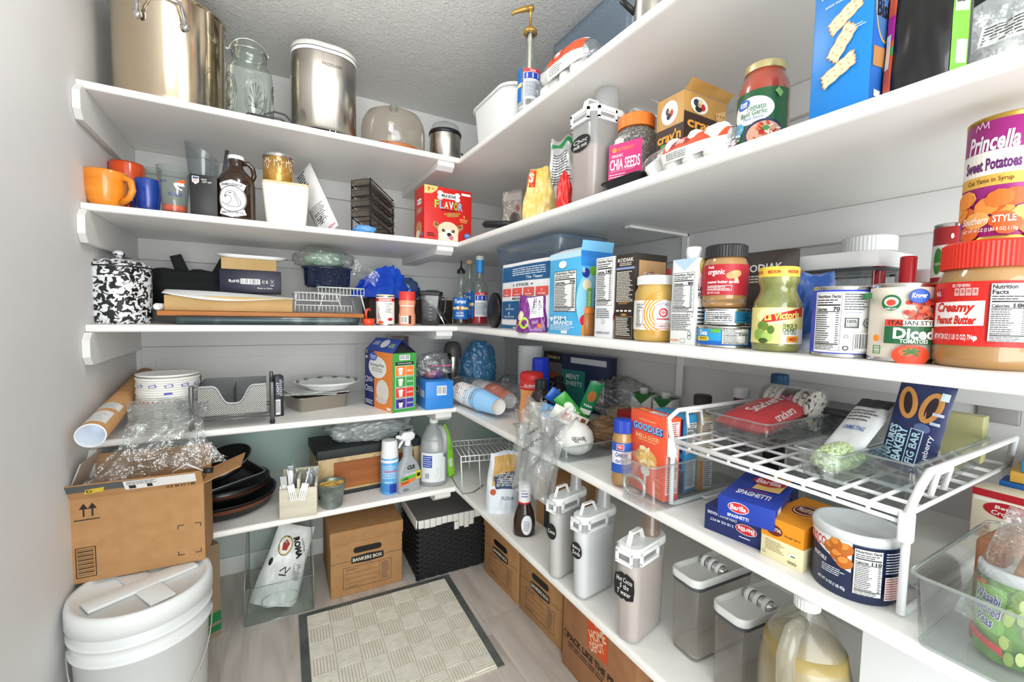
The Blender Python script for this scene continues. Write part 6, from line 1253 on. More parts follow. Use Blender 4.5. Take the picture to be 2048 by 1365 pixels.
b=MB(); b.grid(lambda u,v:Vector((math.sin((u-.5)*4.4)*(r*1.05+.008*N((u*9,v*6,0),1,3)),-math.cos((u-.5)*4.4)*(r*1.06+.012*N((u*8,v*7,1),1,5)),.005+H*.62*v)),40,16,BAGF); b.build('clear_sleeve',t)
# loose clear bag end hanging over the shelf edge
def hang(u,v):
 x=(u-.5)*(.22+.1*v)-.03*v+.03*math.sin(v*4+u*3); fall=max(0,v-.34); y=-.115-.13*min(v,.34)/.34-.04*fall; z=.09*(1-v)**2+.012 if v<.34 else.04-.2*fall
 return Vector((x,y+.02*N((u*5,v*5,2),1,6),z+.02*N((u*6,v*5,0),1,4)))
b=MB(); b.grid(hang,34,34,BAGF); o=b.build('bag_tail',t)
b=MB(); b.grid(lambda u,v:hang(u,v)+Vector((.01*N((u*6,v*6,7),1,9),.02+.03*v,.016*N((u*7,v*7,3),1,11))),26,26,BAGF); b.build('bag_tail_fold',t)
# mesh drawer organiser
A,Bq=gp(384,862,S4),gp(545,847,S4); f=Bq-A; wd=f.to_2d().length; rz=math.atan2(f.y,f.x); dd=.22
n_=Vector((-math.sin(rz),math.cos(rz),0)); ctr=(A+Bq)/2+n_*dd/2; ctr.z=S4
t=thing('mesh_organizer','grey wire mesh drawer organizer with a dipped front on four posts','organizer',ctr,rz); hz=zat(384,775,A)-S4
PST=pbr('grey_post','#77787a',.35,.6)
def mesh_mat():
 m=bpy.data.materials.new('wire_mesh'); m.use_nodes=True; nt=m.node_tree; b=nt.nodes['Principled BSDF']; b.inputs['Base Color'].default_value=lin('#8b8a84'); b.inputs['Metallic'].default_value=.7; b.inputs['Roughness'].default_value=.4
 tc=nt.nodes.new('ShaderNodeTexCoord'); mp=nt.nodes.new('ShaderNodeMapping'); mp.inputs['Rotation'].default_value=(R(0),R(45),0); mp.inputs['Scale'].default_value=(1,1,1); nt.links.new(tc.outputs['Object'],mp.inputs[0])
 sp=nt.nodes.new('ShaderNodeSeparateXYZ'); nt.links.new(mp.outputs[0],sp.inputs[0]); outs=[]
 for k in('X','Z'):
  a=nt.nodes.new('ShaderNodeMath'); a.operation='MULTIPLY'; a.inputs[1].default_value=190; nt.links.new(sp.outputs[k],a.inputs[0])
  c=nt.nodes.new('ShaderNodeMath'); c.operation='FRACT'; nt.links.new(a.outputs[0],c.inputs[0]); d=nt.nodes.new('ShaderNodeMath'); d.operation='GREATER_THAN'; d.inputs[1].default_value=.62; nt.links.new(c.outputs[0],d.inputs[0]); outs.append(d)
 mx=nt.nodes.new('ShaderNodeMath'); mx.operation='MAXIMUM'; nt.links.new(outs[0].outputs[0],mx.inputs[0]); nt.links.new(outs[1].outputs[0],mx.inputs[1]); nt.links.new(mx.outputs[0],b.inputs['Alpha']); return m
MESH=mesh_mat()
for sx in(-1,1):
 for sy in(-1,1):
  b=MB(); b.lathe([(0,.012),(.0075,.012),(.0075,hz+(.012 if sy>0 else 0)),(.006,hz+.004+(.012 if sy>0 else 0)),(0,hz+.004+(.012 if sy>0 else 0))],PST,14,cx=sx*wd/2,cy=sy*dd/2); ps=b.build('post',t)
  b=MB(); b.lathe([(0,0),(.0085,0),(.0085,.014),(0,.014)],BLACKP,14,cx=sx*wd/2,cy=sy*dd/2); b.build('rubber_foot',ps)
for sy in(-1,1):
 for z in(.03,.042):
  b=MB(); b.tube([(-wd/2,sy*dd/2,z),(wd/2,sy*dd/2,z)],.0025,PST,6); b.build('rail',t)
for sx in(-1,1):
 for z in(.035,hz*.92):
  b=MB(); b.tube([(sx*wd/2,-dd/2,z),(sx*wd/2,dd/2,z)],.0025,PST,6); b.build('rail',t)
w2=wd/2-.018
def rimz(u):return hz*.98-(hz*.42)*math.exp(-((u-.5)/.2)**4)
b=MB(); b.grid(lambda u,v:Vector(((u-.5)*2*w2,-dd/2+.006,.045+(rimz(u)-.045)*v)),40,6,MESH); dr=b.build('drawer_front',t)
b=MB(); b.tube([((i/40-.5)*2*w2,-dd/2+.006,rimz(i/40))for i in range(41)],.004,pbr('rim_grey','#a3a5a8',.35,.5),8); b.build('front_rim',dr)
mb2=pbr('mesh_side','#55575a',.5,.5,alpha=.75)
for nm,f_ in(('drawer_back',lambda u,v:Vector(((u-.5)*2*w2,dd/2-.006,.045+(hz-.045)*v))),('drawer_floor',lambda u,v:Vector(((u-.5)*2*w2,(v-.5)*(dd-.012),.045))),('divider',lambda u,v:Vector((0,(u-.5)*(dd-.02),.045+hz*.6*v)))):
 b=MB(); b.grid(f_,2,2,mb2); b.build(nm,t)
for sx in(-1,1):
 b=MB(); b.grid(lambda u,v:Vector((sx*w2,(u-.5)*(dd-.012),.045+(hz-.045)*v)),2,2,mb2); b.build('drawer_side',t)
 # narrow black carton
t,w,d,h=corner_box('slim_carton','slim black and white carton beside the mesh organizer',(551,834),(568,832),(575,824),752,S4,pbr('ink_carton','#20232c',.4),dmin=.06)
p=PR(); p.barcode(-w*.46,h*.04,w*.1,h*.42,n=14); p.micro(w*.0,h*.5,w*.4,h*.92,9,'#dfe2e8',.4,3); p.text('LIGHT',-w*.2,h*.7,w*.3,'#eef0f3',w=h*.3,rot=90); p.on_box(t,'front',w,d,h)
# loaf tin, papers, plates
A,Bq=gp(600,827,S4),gp(697,813,S4); f=Bq-A; w=f.to_2d().length; rz=math.atan2(f.y,f.x); nn=Vector((-math.sin(rz),math.cos(rz),0)); d=.2; ctr=(A+Bq)/2+nn*d/2; hT=zat(605,797,A)-S4
t=thing('cake_tin','dull metal rectangular cake tin under the papers and plates','tin',Vector((ctr.x,ctr.y,S4)),rz); TM=pbr('dull_tin','#b3ada3',.34,.9)
b=MB(); b.rrect([(w*.47,d*.47,.015,0),(w*.48,d*.48,.018,.004),(w*.52,d*.52,.022,hT*.93),(w*.56,d*.56,.025,hT),(w*.56,d*.56,.025,hT-.002),(w*.51,d*.51,.02,hT*.9),(w*.465,d*.465,.016,.004)],TM,6); b.rcap(w*.47,d*.47,.015,0,TM,6,up=False); b.rcap(w*.465,d*.465,.016,.004,TM,6); b.build('tin_body',t)
zz=S4+hT+.002
for k in range(6):
 o=MB(); ww,dd_=.23-.01*k,.16; o.box(-ww/2,-dd_/2,0,ww/2,dd_/2,.0018,'#e3e4df' if k%2 else '#cfd4d0'); q=o.build('magazine'); tag(q,['glossy magazine with pale cover under the plate, lowest of the pile','glossy magazine under the plate, second in the pile','glossy magazine under the plate, third in the pile','glossy magazine under the plate, fourth in the pile','glossy magazine under the plate, fifth in the pile','glossy magazine directly beneath the floral plate'][k],'magazine',Vector((ctr.x-.02+.02*(k%3),ctr.y+.02*(k%2),zz)),R(-14+9*k),'papers on the cake tin'); zz+=.0021
P,r=cyl_at(585,722,770,zz+.001,Y=ctr.y); r=min(r,.14)
PORC=pbr('porcelain','#e9ecea',.15,coat=.4)
t=thing('serving_plate','white porcelain plate with leafy rim on the papers','plate',P,0); hP=max(.03,zat(655,760,P)-P.z)
b=MB(); b.lathe([(0,.002),(r*.6,0),(r*.66,hP*.25),(r*.82,hP*.6),(r,hP*.95),(r*.99,hP),(r*.8,hP*.7),(r*.62,hP*.35),(0,hP*.3)],PORC,48); b.build('plate_body',t)
rn=random.Random(2)
for i in range(12):
 a_=R(i*30+10); q=r*.9; b=MB(); b.grid(lambda u,v:Vector((math.cos(a_+(u-.5)*.28)*(q+(v-.5)*r*.12*math.sin(u*PI)),math.sin(a_+(u-.5)*.28)*(q+(v-.5)*r*.12*math.sin(u*PI)),hP*.9+.001)),4,2,pc('#6f7f5a' if i%3 else '#4a5540')); b.build('leaf_motif',t)
 # trash bag box with gable top
t,w,d,h=corner_box('trash_bag_box','orange blue and green trash bag box with gable top',(730,808),(785,827),(827,818),708,S4,pbr('bag_box_blue','#24378c',.4))
ow=w*.14
p=PR(); p.rect(-w*.5,0,-ow,h,'#23316f'); p.rect(-ow,0,w*.5,h,'#ef8a3a'); p.ell(-ow*.2,h*.72,w*.32,h*.19,'#f3f4f2',32); p.ell(-w*.18,h*.9,w*.14,h*.075,'#2f5fc8'); p.text('Great',-w*.18,h*.915,h*.04,'#f3f6fb',w=w*.2,bold=.02); p.text('Value',-w*.18,h*.875,h*.03,'#f3f6fb',w=w*.18,bold=.02); p.text('Strong Flex',-ow*.2,h*.755,h*.06,'#26282c',w=w*.5,bold=.01); p.text('tall kitchen',-ow*.2,h*.7,h*.035,'#5a5c60',w=w*.36,bold=0); p.text('drawstring bags',-ow*.2,h*.655,h*.035,'#5a5c60',w=w*.36,bold=0)
p.ell(w*.16,h*.32,w*.22,h*.2,'#e9e2da',24); p.ell(w*.12,h*.16,w*.2,h*.06,'#dcd3c9',20); p.text('13',-w*.42,h*.98,h*.06,'#b8e05a',w=w*.08,bold=.02); p.text('80',-w*.42,h*.88,h*.05,'#f3f3f3',w=w*.09,bold=.02); p.micro(-w*.36,h*.44,-ow*1.15,h*.53,3,'#e8ecf6',.45,3); p.micro(-w*.36,h*.26,-ow*1.15,h*.36,3,'#e8ecf6',.45,4); p.micro(-w*.46,h*.04,-ow*1.15,h*.12,3,'#e8ecf6',.5,6); p.ring(-w*.42,h*.48,w*.04,w*.055,'#e8ecf6',14); p.ring(-w*.42,h*.32,w*.04,w*.055,'#e8ecf6',14); p.rect(w*.32,h*.02,w*.46,h*.07,'#f4f0ea'); p.on_box(t,'front',w,d,h)
p=PR(); p.rect(-d*.5,0,d*.5,h,'#45a049'); p.barcode(-d*.22,h*.88,d*.22,h*.97); p.rect(-d*.38,h*.8,d*.38,h*.85,'#1d1d1d'); p.text('GOOD FOR ALL YOUR NEEDS',0,h*.825,h*.02,'#f3f3f3',w=d*.6)
for i,(c,s_)in enumerate((('#f0863a','SMALL'),('#45a049','MEDIUM'),('#e2453a','LARGE'),('#4a3a9a','EXTRA LARGE'))):
 y1=h*(.785-.185*i); p.rect(-d*.4,y1-h*.175,d*.4,y1,'#e9eee6'); p.rect(-d*.385,y1-h*.168,d*.04,y1-h*.006,c); p.rect(d*.055,y1-h*.168,d*.385,y1-h*.006,c); p.poly([(-d*.27,y1-h*.05),(-d*.08,y1-h*.05),(-d*.11,y1-h*.155),(-d*.24,y1-h*.155)],'#e6e2dc'); p.ell(-d*.175,y1-h*.05,d*.11,h*.02,'#f2efea' if i!=3 else '#2a2440'); p.text(s_,d*.22,y1-h*.085,h*.028,'#f6f6f2',w=d*.24,bold=.01)
p.on_box(t,'right',w,d,h)
b=MB(); hg=h*.22; b.add([(-w/2,-d/2,h),(w/2,-d/2,h),(w/2,d/2,h),(-w/2,d/2,h),(-w*.5,0,h+hg),(w*.42,0,h+hg)],[(0,1,5,4),(2,3,4,5),(3,0,4)],'#2a4aa8'); b.build('gable_top',t)
p=PR(); p.ell(0,hg*.6,w*.13,hg*.3,'#e9edf6'); p.text('LINERS',-w*.3,hg*.6,hg*.3,'#e9edf6',w=w*.22); p.text('60%',w*.28,hg*.5,hg*.3,'#b8e05a',w=w*.18); sl=math.atan2(hg,d/2); p.build(t,lambda u,v,o:Vector((u,-d/2+v*(d/2)/hg-o*math.sin(sl),h+v+o*math.cos(sl))))
b=MB(); b.add([(w/2,-d/2,h),(w/2,d/2,h),(w*.36,d*.1,h+hg*.75),(w*.36,-d*.1,h+hg*.75)],[(0,1,2,3)],'#1d1d20'); b.build('gable_fold',t)
# steel tumbler upside down behind
P,r=cyl_at(778,820,690,S4,Y=-.14); h=min(.3,top(798,668,P))
t=thing('steel_tumbler','upturned brushed steel tumbler behind the trash bag box','tumbler',P,0); b=MB(); b.lathe([(0,h),(r*.8,h),(r*.88,h-.006),(r*1.1,0)],STEEL,32); b.build('cup_body',t)
# blue carton with zip bag on it
t,w,d,h=corner_box('blue_carton','plain bright blue carton with barcode sticker',(828,804),(851,821),(904,815),765,S4,pbr('azure_card','#2f86d8',.4))
p=PR(); p.barcode(-d*.1,h*.5,d*.25,h*.84); p.on_box(t,'right',w,d,h); p=PR(); p.rect(-w*.4,h*.45,-w*.05,h*.72,'#d9dfe6'); p.rect(w*.05,h*.4,w*.4,h*.66,'#d9dfe6'); p.ell(-w*.22,h*.6,w*.1,h*.08,'#3a2a2a'); p.on_box(t,'front',w,d,h)
b=MB(); b.box(-w/2-.0006,-d/2-.0006,h*.4,w/2+.0006,d/2+.0006,h*.404,pc('#1f68b0')); b.build('lid_seam',t)
bt_=t; M_=Matrix.Translation(bt_.location)@Matrix.Rotation(bt_.rotation_euler.z,4,'Z')
P=M_@Vector((0,0,h+.001)); t=thing('zip_bag','crumpled clear zip bag with pink zipper on the blue carton','bag',P,bt_.rotation_euler.z)
blob(t,.045,.07,.055,BAGF,17,.3,2,'film',crum=.3,cf=4)
b=MB(); b.tube([(-.04,-.03,.05),(-.01,.0,.055),(.03,.04,.06),(.04,.07,.062)],.004,pbr('pink_zip','#d45a92',.4),6); b.build('zipper',t)
blob(t,.028,.04,.02,pbr('plum_sachet','#7a4a8a',.4,noise_col=('#c86a5a',9,.4,.6)),4,.3,2,'sachet',crum=.1)
# vacuum flask
P,r=cyl_at(887,922,760,S4,Y=-.3); h=top(904,683,P)
t=thing('vacuum_flask','brushed steel vacuum flask with domed dark lid and black handle','flask',P,face(P))
b=MB(); b.lathe([(0,0),(r*.96,0),(r,.004),(r,h*.72)],STEEL,36); b.build('steel_body',t); b=MB(); b.lathe([(r*1.0,h*.72),(r*1.02,h*.74),(r*1.0,h*.85),(r*.85,h*.95),(r*.5,h*.995),(0,h)],pbr('dark_grey_lid','#4d4a48',.45),36); b.build('lid',t)
b=MB(); b.tube([(-r*.3,-r*.95,h*.74),(-r*.35,-r*1.5,h*.78),(-r*.4,-r*1.6,h*.6),(-r*.35,-r*1.45,h*.42),(-r*.3,-r*.98,h*.4)],.008,BLACKP,10); b.build('handle',t)
# blue film bag in the corner
P=gp(952,762,S4); P=Vector((-.36,-.36,S4)); P=atY(958,760,-.3); P.z=S4; h=top(958,680,P)
t=thing('blue_film_bag','crinkled translucent blue plastic bag stuffed in the corner','bag',P,0); BLF=film('blue_film_clear','#b5e0f8',.1,.6,'#66c0f6',.15,bump=(34,.8,.02))
blob(t,.085,.07,h*.46,BLF,22,.28,1.8,'film',crum=.2,cf=4,sub=5); blob(t,.05,.04,h*.3,pbr('white_tissue','#e8ebee',.7),9,.3,2,'tissue',crum=.1)
# paper cup stacks lying in a clear bag
def cup_stack(label,A,Bv,r0,r1,cols,seed,dots):
 ax=Bv-A; t=thing('paper_cup_stack',label,'cups',A,rot=ax.to_track_quat('Z','X').to_euler(),group='stacks of paper cups'); L=ax.length; n=12; taper=.12
 for i in range(n):
  z=L*.62*i/n; ln=L*.38; rr=r0+(r1-r0)*0
  m=pbr('cup_paper_%s'%cols[min(len(cols)-1,i*len(cols)//n)],cols[min(len(cols)-1,i*len(cols)//n)],.45)
  b=MB(); b.lathe([(r0,z),(r0*1.05,z-.001),(r0*1.05,z+.004),(r0,z+.005),(r1,z+ln),(r1*.97,z+ln)],m,32)
  if i==n-1:b.lathe([(r1*.95,z+ln),(r1*.95,z+ln-.006),(0,z+ln-.006)],pbr('cup_base','#eceae6',.6),32)
  b.build('cup',t)
 if dots:
  rn=random.Random(seed); p=PR(); 
  for i in range(60):u,v=rn.uniform(-r0*3,r0*3),rn.uniform(.012,L*.55); p.rect(u,v,u+.004,v+.009,'#e0703c')
  p.build(t,lambda u,v,o:Vector(((r0*1.012+o)*math.cos(u/r0),(r0*1.012+o)*math.sin(u/r0),v)),step=(.004,None))
 return t
A,Bq=gp(922,808,S4),gp(1002,842,S4); A.z=S4+.056; Bq.z=S4+.052
cup_stack('stack of white paper cups with orange dashes and blue ends',A+Vector((0,.0,0)),Bq+Vector((.0,.0,.0)),.046,.034,('#f1eeea','#f1eeea','#cfe0ee','#8fc0e8'),3,True)
A2=A+Vector((.12,.06,0)); B2=Bq+Vector((.1,.09,0)); cup_stack('stack of orange paper cups in a clear wrapper behind dashed cups',A2,B2,.046,.034,('#dfe2e8','#f1eeea','#ee7a52'),5,False)
C=(A+B2)/2; t=thing('cup_wrapper','loose clear plastic wrapper around the paper cup stacks','wrapper',Vector((C.x+.05,C.y,S4)),R(-70))
b=MB(); b.grid(lambda u,v:Vector(((u-.5)*.5,(v-.5)*.2,.115*math.sin(min(1,max(0,v))*PI)**.7*(1-max(0,u-.8)*4)+.012*abs(N((u*10,v*8,0),1,4))+.002)),46,24,BAGF); b.build('film',t)
p=PR(); p.ell(-.02,.04,.016,.012,'#2f5fc8'); p.text('Great Value',-.02,.04,.006,'#fff',w=.02); p.build(t,lambda u,v,o:Vector((u,-.03+v*.5,.112+o)))
# ================================================================ fourth shelf, right run
P,r=cyl_at(1036,1085,720,S4,X=-.16); 
t=thing('paper_roll','white paper towel roll standing in the back corner','paper roll',P,0); b=MB(); b.lathe([(r*.3,0),(r*.98,0),(r,.003),(r,.27),(r*.98,.273),(r*.3,.273),(r*.3,0)],pbr('tissue_white','#eef0f2',.85,bump=(90,.15,.002)),40); b.build('roll',t)
# rumpled clear bag behind the cups
P=gp(1020,790,S4); P=atX(1018,770,-.2); P.z=S4; t=thing('crinkled_bag','small crinkled clear bag in front of paper roll','bag',P,0); blob(t,.06,.05,.05,BAGF,31,.3,2,'film',crum=.25,cf=5)
# creamer
P,r=cyl_base(1038,1086,851,S4); h=top(1062,743,P)
t=thing('creamer_canister','orange and red powdered creamer canister with red flip lid','canister',P,face(P))
b=MB(); b.lathe([(0,0),(r*.93,0),(r,.006),(r,h*.3),(r*.9,h*.45),(r*.92,h*.6),(r,h*.7),(r*.98,h*.82)],pbr('creamer_body','#ef9a4e',.4,noise_col=('#f4c08a',4,.4,.7)),36); b.build('body',t); b=MB(); b.lathe([(r*.98,h*.8),(r*1.0,h*.82),(r*1.0,h*.93),(r*.9,h*.98),(r*.6,h),(0,h)],pbr('creamer_lid','#d42a2e',.35),36); b.build('lid',t)
p=PR(); p.rect(-r*1.3,h*.66,r*1.3,h*.8,'#d2322c'); p.text('326 SERVINGS',0,h*.75,h*.045,'#f6ecea',w=r*1.3,bold=.02); p.rect(-r*1.3,h*.71,r*1.3,h*.715,'#f6ecea'); p.text('Coffee',0,h*.53,h*.08,'#c22a24',w=r*1.0,shear=.2,bold=.02); p.text('-mate',r*.2,h*.45,h*.06,'#c22a24',w=r*.7,shear=.2); p.ell(-r*.3,h*.34,r*.3,h*.06,'#c8281e'); p.ell(-r*.3,h*.34,r*.2,h*.04,'#f3e2cf'); p.ell(r*.4,h*.25,r*.3,h*.1,'#7d4a24'); p.text('28 OZ',-r*.3,h*.08,h*.03,'#f6ecea',w=r*.5); p.on_cyl(t,r*1.003,rfn=lambda v:r*1.004*(1 if v<h*.3 or v>h*.7 else 1-.1*math.sin((v-h*.3)/(h*.4)*PI)))
# blue plastic cups upside down
P,r=cyl_at(1060,1101,770,S4,X=-.28); h=top(1080,716,P)
t=thing('plastic_cup','upturned stack of bright blue plastic cups behind creamer','cups',P,0)
for k in range(3):
 b=MB(); b.lathe([(0,h-.012*k-.0),(r*.74,h-.012*k),(r*.8,h-.006-.012*k),(r*(1.0+.02*k),.012*(2-k)),(r*(1.03+.02*k),.012*(2-k)),(r*(1.03+.02*k),.004+.012*(2-k))],pbr('cup_blue','#1d3fd8',.25),36); b.build('cup',t)
 # dark syrup bottles
for(pl,pr_,yb,yt,lb,hl)in((1058,1103,881,759,'dark brown extract bottle with black cap and pale label',True),(1100,1133,828,753,'second dark bottle with green band behind the extract bottle',False)):
 P,r=cyl_base(pl,pr_,yb,S4); h=top((pl+pr_)/2,yt,P)
 t=thing('extract_bottle',lb,'bottle',P,face(P),'dark bottles'); b=MB(); b.lathe([(0,0),(r*.93,0),(r,.005),(r,h*.62),(r*.94,h*.7),(r*.7,h*.79),(r*.5,h*.83),(r*.5,h*.86)],pbr('dark_bottle','#231812',.12,coat=.4),36); b.build('bottle_body',t); cap(t,r*.56,h*.84,h,BLACKP,'cap',30)
 p=PR()
 if hl:p.rect(-r*1.3,h*.14,r*.35,h*.64,'#d3c8b2'); p.micro(-r*.7,h*.26,r*.3,h*.6,12,'#6a5f50',.4,5); p.barcode(-r*.7,h*.14,r*.2,h*.23,n=16,bg='#d3c8b2'); p.rect(r*.4,h*.14,r*1.3,h*.64,'#17181a'); p.text('Nutrition Facts',-r*.2,h*.62,h*.02,'#333',w=r*.9)
 else:p.rect(-r*1.2,h*.3,r*1.2,h*.36,'#5fb84a'); p.rect(-r*1.2,h*.36,r*1.2,h*.44,'#c9ccc4')
 p.on_cyl(t,r*1.003)
 # dry soup box and tea box against the wall
P,wd=span(1093,1130,730,S4,X=-.06); h=zat(1110,705,P)-S4
t=box_thing('bean_box','black carton with bowl of red beans against the wall','box',P+Vector((.012,0,0)),RZR,wd*1.1,.05,h,pbr('black_carton','#201d1c',.4)); w=wd*1.1
p=PR(); p.rect(-w*.42,h*.35,w*.42,h*.8,'#6e6a66'); p.ell(0,h*.5,w*.36,h*.1,'#8a3a1e'); p.ell(0,h*.47,w*.4,h*.08,'#2a2624'); p.ell(0,h*.52,w*.33,h*.06,'#a0522a'); p.text('SAFARI 9',0,h*.9,h*.06,'#e8d9a8',w=w*.6); p.rect(-w*.5,h*.08,w*.5,h*.14,'#c9a24a'); p.on_box(t,'front',w,.05,h)
P,wd=span(1131,1212,745,S4,X=-.1); h=zat(1165,712,P)-S4
t=box_thing('supplement_box','navy and teal supplement carton leaning against the wall','box',P+Vector((.02,0,0)),RZR+R(8),wd,.05,h,pbr('navy_carton','#1d2a4a',.4))
p=PR(); p.rect(-wd*.5,h*.1,wd*.02,h*.72,'#2a8078'); p.text('MENT',-wd*.25,h*.6,h*.09,'#dff0ec',w=wd*.3); p.text('SHEETS',-wd*.22,h*.48,h*.08,'#dff0ec',w=wd*.36); p.rect(-wd*.3,h*.85,wd*.45,h*.95,'#cfd3da'); p.barcode(wd*.2,h*.25,wd*.42,h*.6,n=12); p.rect(-wd*.5,0,wd*.02,h*.1,'#7a6a3a'); p.text('New Comfort',-wd*.2,h*.05,h*.06,'#e8dfc0',w=wd*.4,shear=.2); p.on_box(t,'front',wd,.05,h)
# clear tray with fruit and veg bags, snack sticks, film bags
A,Bq=gp(1128,931,S4),gp(1236,1000,S4); 
Pb=gp(1128,930,S4); xf0=Pb.x; y0=Pb.y; ybin=gp(1222,930,S4)
f0=gp(1128,931,S4); e0=gp(1230,913,S4); wX=e0-f0
bx0=f0.x; bxw=.36; byw=.30
t=clear_bin('wide clear plastic tray holding bagged vegetables',Vector((bx0+bxw/2,f0.y+byw/2,S4)),0,bxw,byw,.05); bz=S4+.005
def on_s4(px,py,zz=0):q=gp(px,py,S4+zz); q.z=S4+zz; return q
P=on_s4(1165,925); r=.055
t=thing('onion_bag','round white vegetable in printed clear produce bag','vegetable',Vector((P.x+.02,P.y+.06,bz)),face(P)); b=MB(); b.lathe([(0,0),(r*.5,.004),(r*.9,r*.4),(r,r*.85),(r*.9,r*1.3),(r*.55,r*1.65),(r*.15,r*1.8),(0,r*1.9)],pbr('white_veg','#eeebe6',.5),32); b.build('bulb',t)
p=PR(); p.line([(-.01,.06),(.01,.045),(.015,.03),(.03,.02),(.035,.05),(.02,.07)],.0015,'#333'); p.text('ORGANIC',.01,.062,.012,'#3a3a3a',w=.04); p.text('GRAINS',.015,.045,.012,'#3a3a3a',w=.036,rot=-20); p.build(t,lambda u,v,o:Vector((math.sin(u/r)*(r+.003+o)*math.sin(min(3.1,v/r+.15))**.5,-math.cos(u/r)*(r+.003+o)*math.sin(min(3.1,v/r+.15))**.5,v)),step=(.005,.006))
P2=on_s4(1203,908); t=thing('coconut','brown fibrous coconut in the clear tray','coconut',Vector((P2.x+.05,P2.y+.04,bz)),0); blob(t,.05,.05,.05,pbr('coconut_husk','#6b4e36',.9,noise_col=('#94775a',30,.4,.6,(1,1,5)),bump=(80,.5,.01)),3,.08,3,'husk',crum=.04,cf=12)
for k,(c,lb)in enumerate((('#d8c8a0','beige root vegetable in the clear tray beside the coconut'),('#8a6a48','tan potato in the clear tray behind the coconut'),('#a5865c','second tan potato at the back of the clear tray'))):
 t=thing('root_vegetable',lb,'vegetable',Vector((bx0+.17+.055*k,f0.y+.17+.03*(k%2),bz)),R(40*k),'vegetables in the clear tray'); blob(t,.05,.034,.03,pbr('veg_%d'%k,c,.7),5+k,.2,1.5,'tuber',crum=.03)
 # film grocery bag hanging over the edge
PBF=film('produce_film','#fafcfc',.14,.26,'#f4f7f7',.14,bump=(15,.8,.05))
FX=Vector((bx0+.03,f0.y+.1,S4)); t=thing('produce_bag','crinkled clear produce bag with black print spilling over the shelf edge','bag',FX,0)
b=MB(); b.grid(lambda u,v:Vector((-.11*v-.02+.02*N((u*4,v*4,0),1,2),.25*(u-.5)*(1-.2*v)-.06*v,.12*(1-v)+.02-.17*max(0,v-.42)+.03*N((u*5,v*5,3),1,5))),34,34,PBF); b.build('film',t)
b=MB(); b.grid(lambda u,v:Vector((-.1*v-.03+.025*N((u*4,v*4,8),1,3),.24*(u-.5)*(1-.15*v)-.07*v-.01,.14*(1-v)+.02-.15*max(0,v-.4)+.035*N((u*5,v*5,6),1,7))),34,34,PBF); b.build('film_fold',t)
p=PR()
for(x,y,s_)in((-.02,.05,'Organics'),(.02,.02,'fresh'),(-.01,.09,'GRAINS')):p.text(s_,x,y,.016,'#3c3c3c',w=.05,rot=60)
p.build(t,lambda u,v,o:Vector((-.07-v*.5,u-.03,.085-v*.5+.006+o)))
P=on_s4(1215,850); t=thing('bread_bag','puffed clear plastic bag standing behind the vegetable tray','bag',Vector((P.x+.1,P.y+.02,S4)),0); blob(t,.11,.1,.085,BAGF,41,.22,1.8,'film',crum=.24,cf=4,sub=5)
blob(t,.07,.06,.03,pbr('pale_crust','#c9b189',.7),5,.1,2,'loaf')
P=on_s4(1180,822); t=box_thing('red_carton','flat red snack carton behind the vegetable tray','box',Vector((P.x+.03,P.y+.05,S4)),R(-75),.13,.06,.07,pbr('red_carton_card','#c22028',.4)); p=PR(); p.ell(0,.045,.014,.012,'#5a3a2a'); p.on_box(t,'front',.13,.06,.07)
# snack stick packets fanned in front
PK=[('#e8e4da','white and brown',-62,.0),('#3f9a3c','green',-40,.0),('#3f97d8','light blue',-70,-.01),('#1d7a48','dark green',18,.03),('#2a62b8','blue and white',-52,.02)]
P0=on_s4(1136,915)+Vector((.025,-.035,0))
for k,(c,nm,ang,dx)in enumerate(PK):
 t=thing('snack_packet','%s snack packet fanned out in the vegetable tray'%nm,'packet',Vector((P0.x+.06+dx,P0.y+.06+.018*k,S4+.08+.006*k)),0,rot=(R(18),R(ang),R(-30)))
 fn=pillow(.045,.13,.014,50+k,.1); b=MB()
 for sg in(-1,1):b.grid(lambda u,v:fn((u-.5)*.045*-sg,v*.13,0,sg),8,14,pbr('packet_'+c,c,.3))
 b.build('packet',t); p=PR(); p.ell(0,.08,.014,.02,('#b0502a','#e9f2e2','#f2f6fa','#a8602a','#f2f2f2')[k]); p.text(('NUTS','TRAIL','MIX','Value','SNACK')[k],0,.045,.01,'#f6f6f2' if k else '#6a3a1a',w=.03,bold=.02); p.rect(-.018,.012,.018,.03,('#8a4a24','#1d5a2a','#1d5a9a','#f2f2ee','#e8e8e8')[k]); p.build(t,lambda u,v,o:fn(u,v,o+.0005),step=.006)
 # broth cartons
for(L_,C_,R_,yt,lb)in(((1260,855),(1300,862),(1332,850),792,'white broth carton with green gable corner behind red rice box'),((1303,868),(1340,876),(1384,862),802,'second broth carton with green top beside the pasta boxes')):
 t,w,d,h=corner_box('broth_carton',lb,L_,C_,R_,yt,S4,pbr('broth_white','#eef0ec',.35),group='broth cartons',dmin=.07)
 p=PR(); p.poly([(-w*.5,h),(w*.5,h),(0,h*.72)],'#2a7a3c'); p.text('BROTH',0,h*.5,h*.1,'#222',w=w*.6); p.on_box(t,'front',w,d,h); p=PR(); p.rect(-d*.3,h*.5,d*.3,h*.75,'#a8262c'); p.text('WinCo',0,h*.64,h*.09,'#f3eeee',w=d*.5); p.on_box(t,'right',w,d,h)
 p=PR(); p.rect(-w*.5,0,w*.5,d,'#2a6a34'); p.on_box(t,'top',w,d,h); b=MB(); b.lathe([(0,h),(.015,h),(.015,h+.02),(.013,h+.023),(0,h+.023)],WHITEP,20,cx=0,cy=-d*.1); b.build('cap',t)
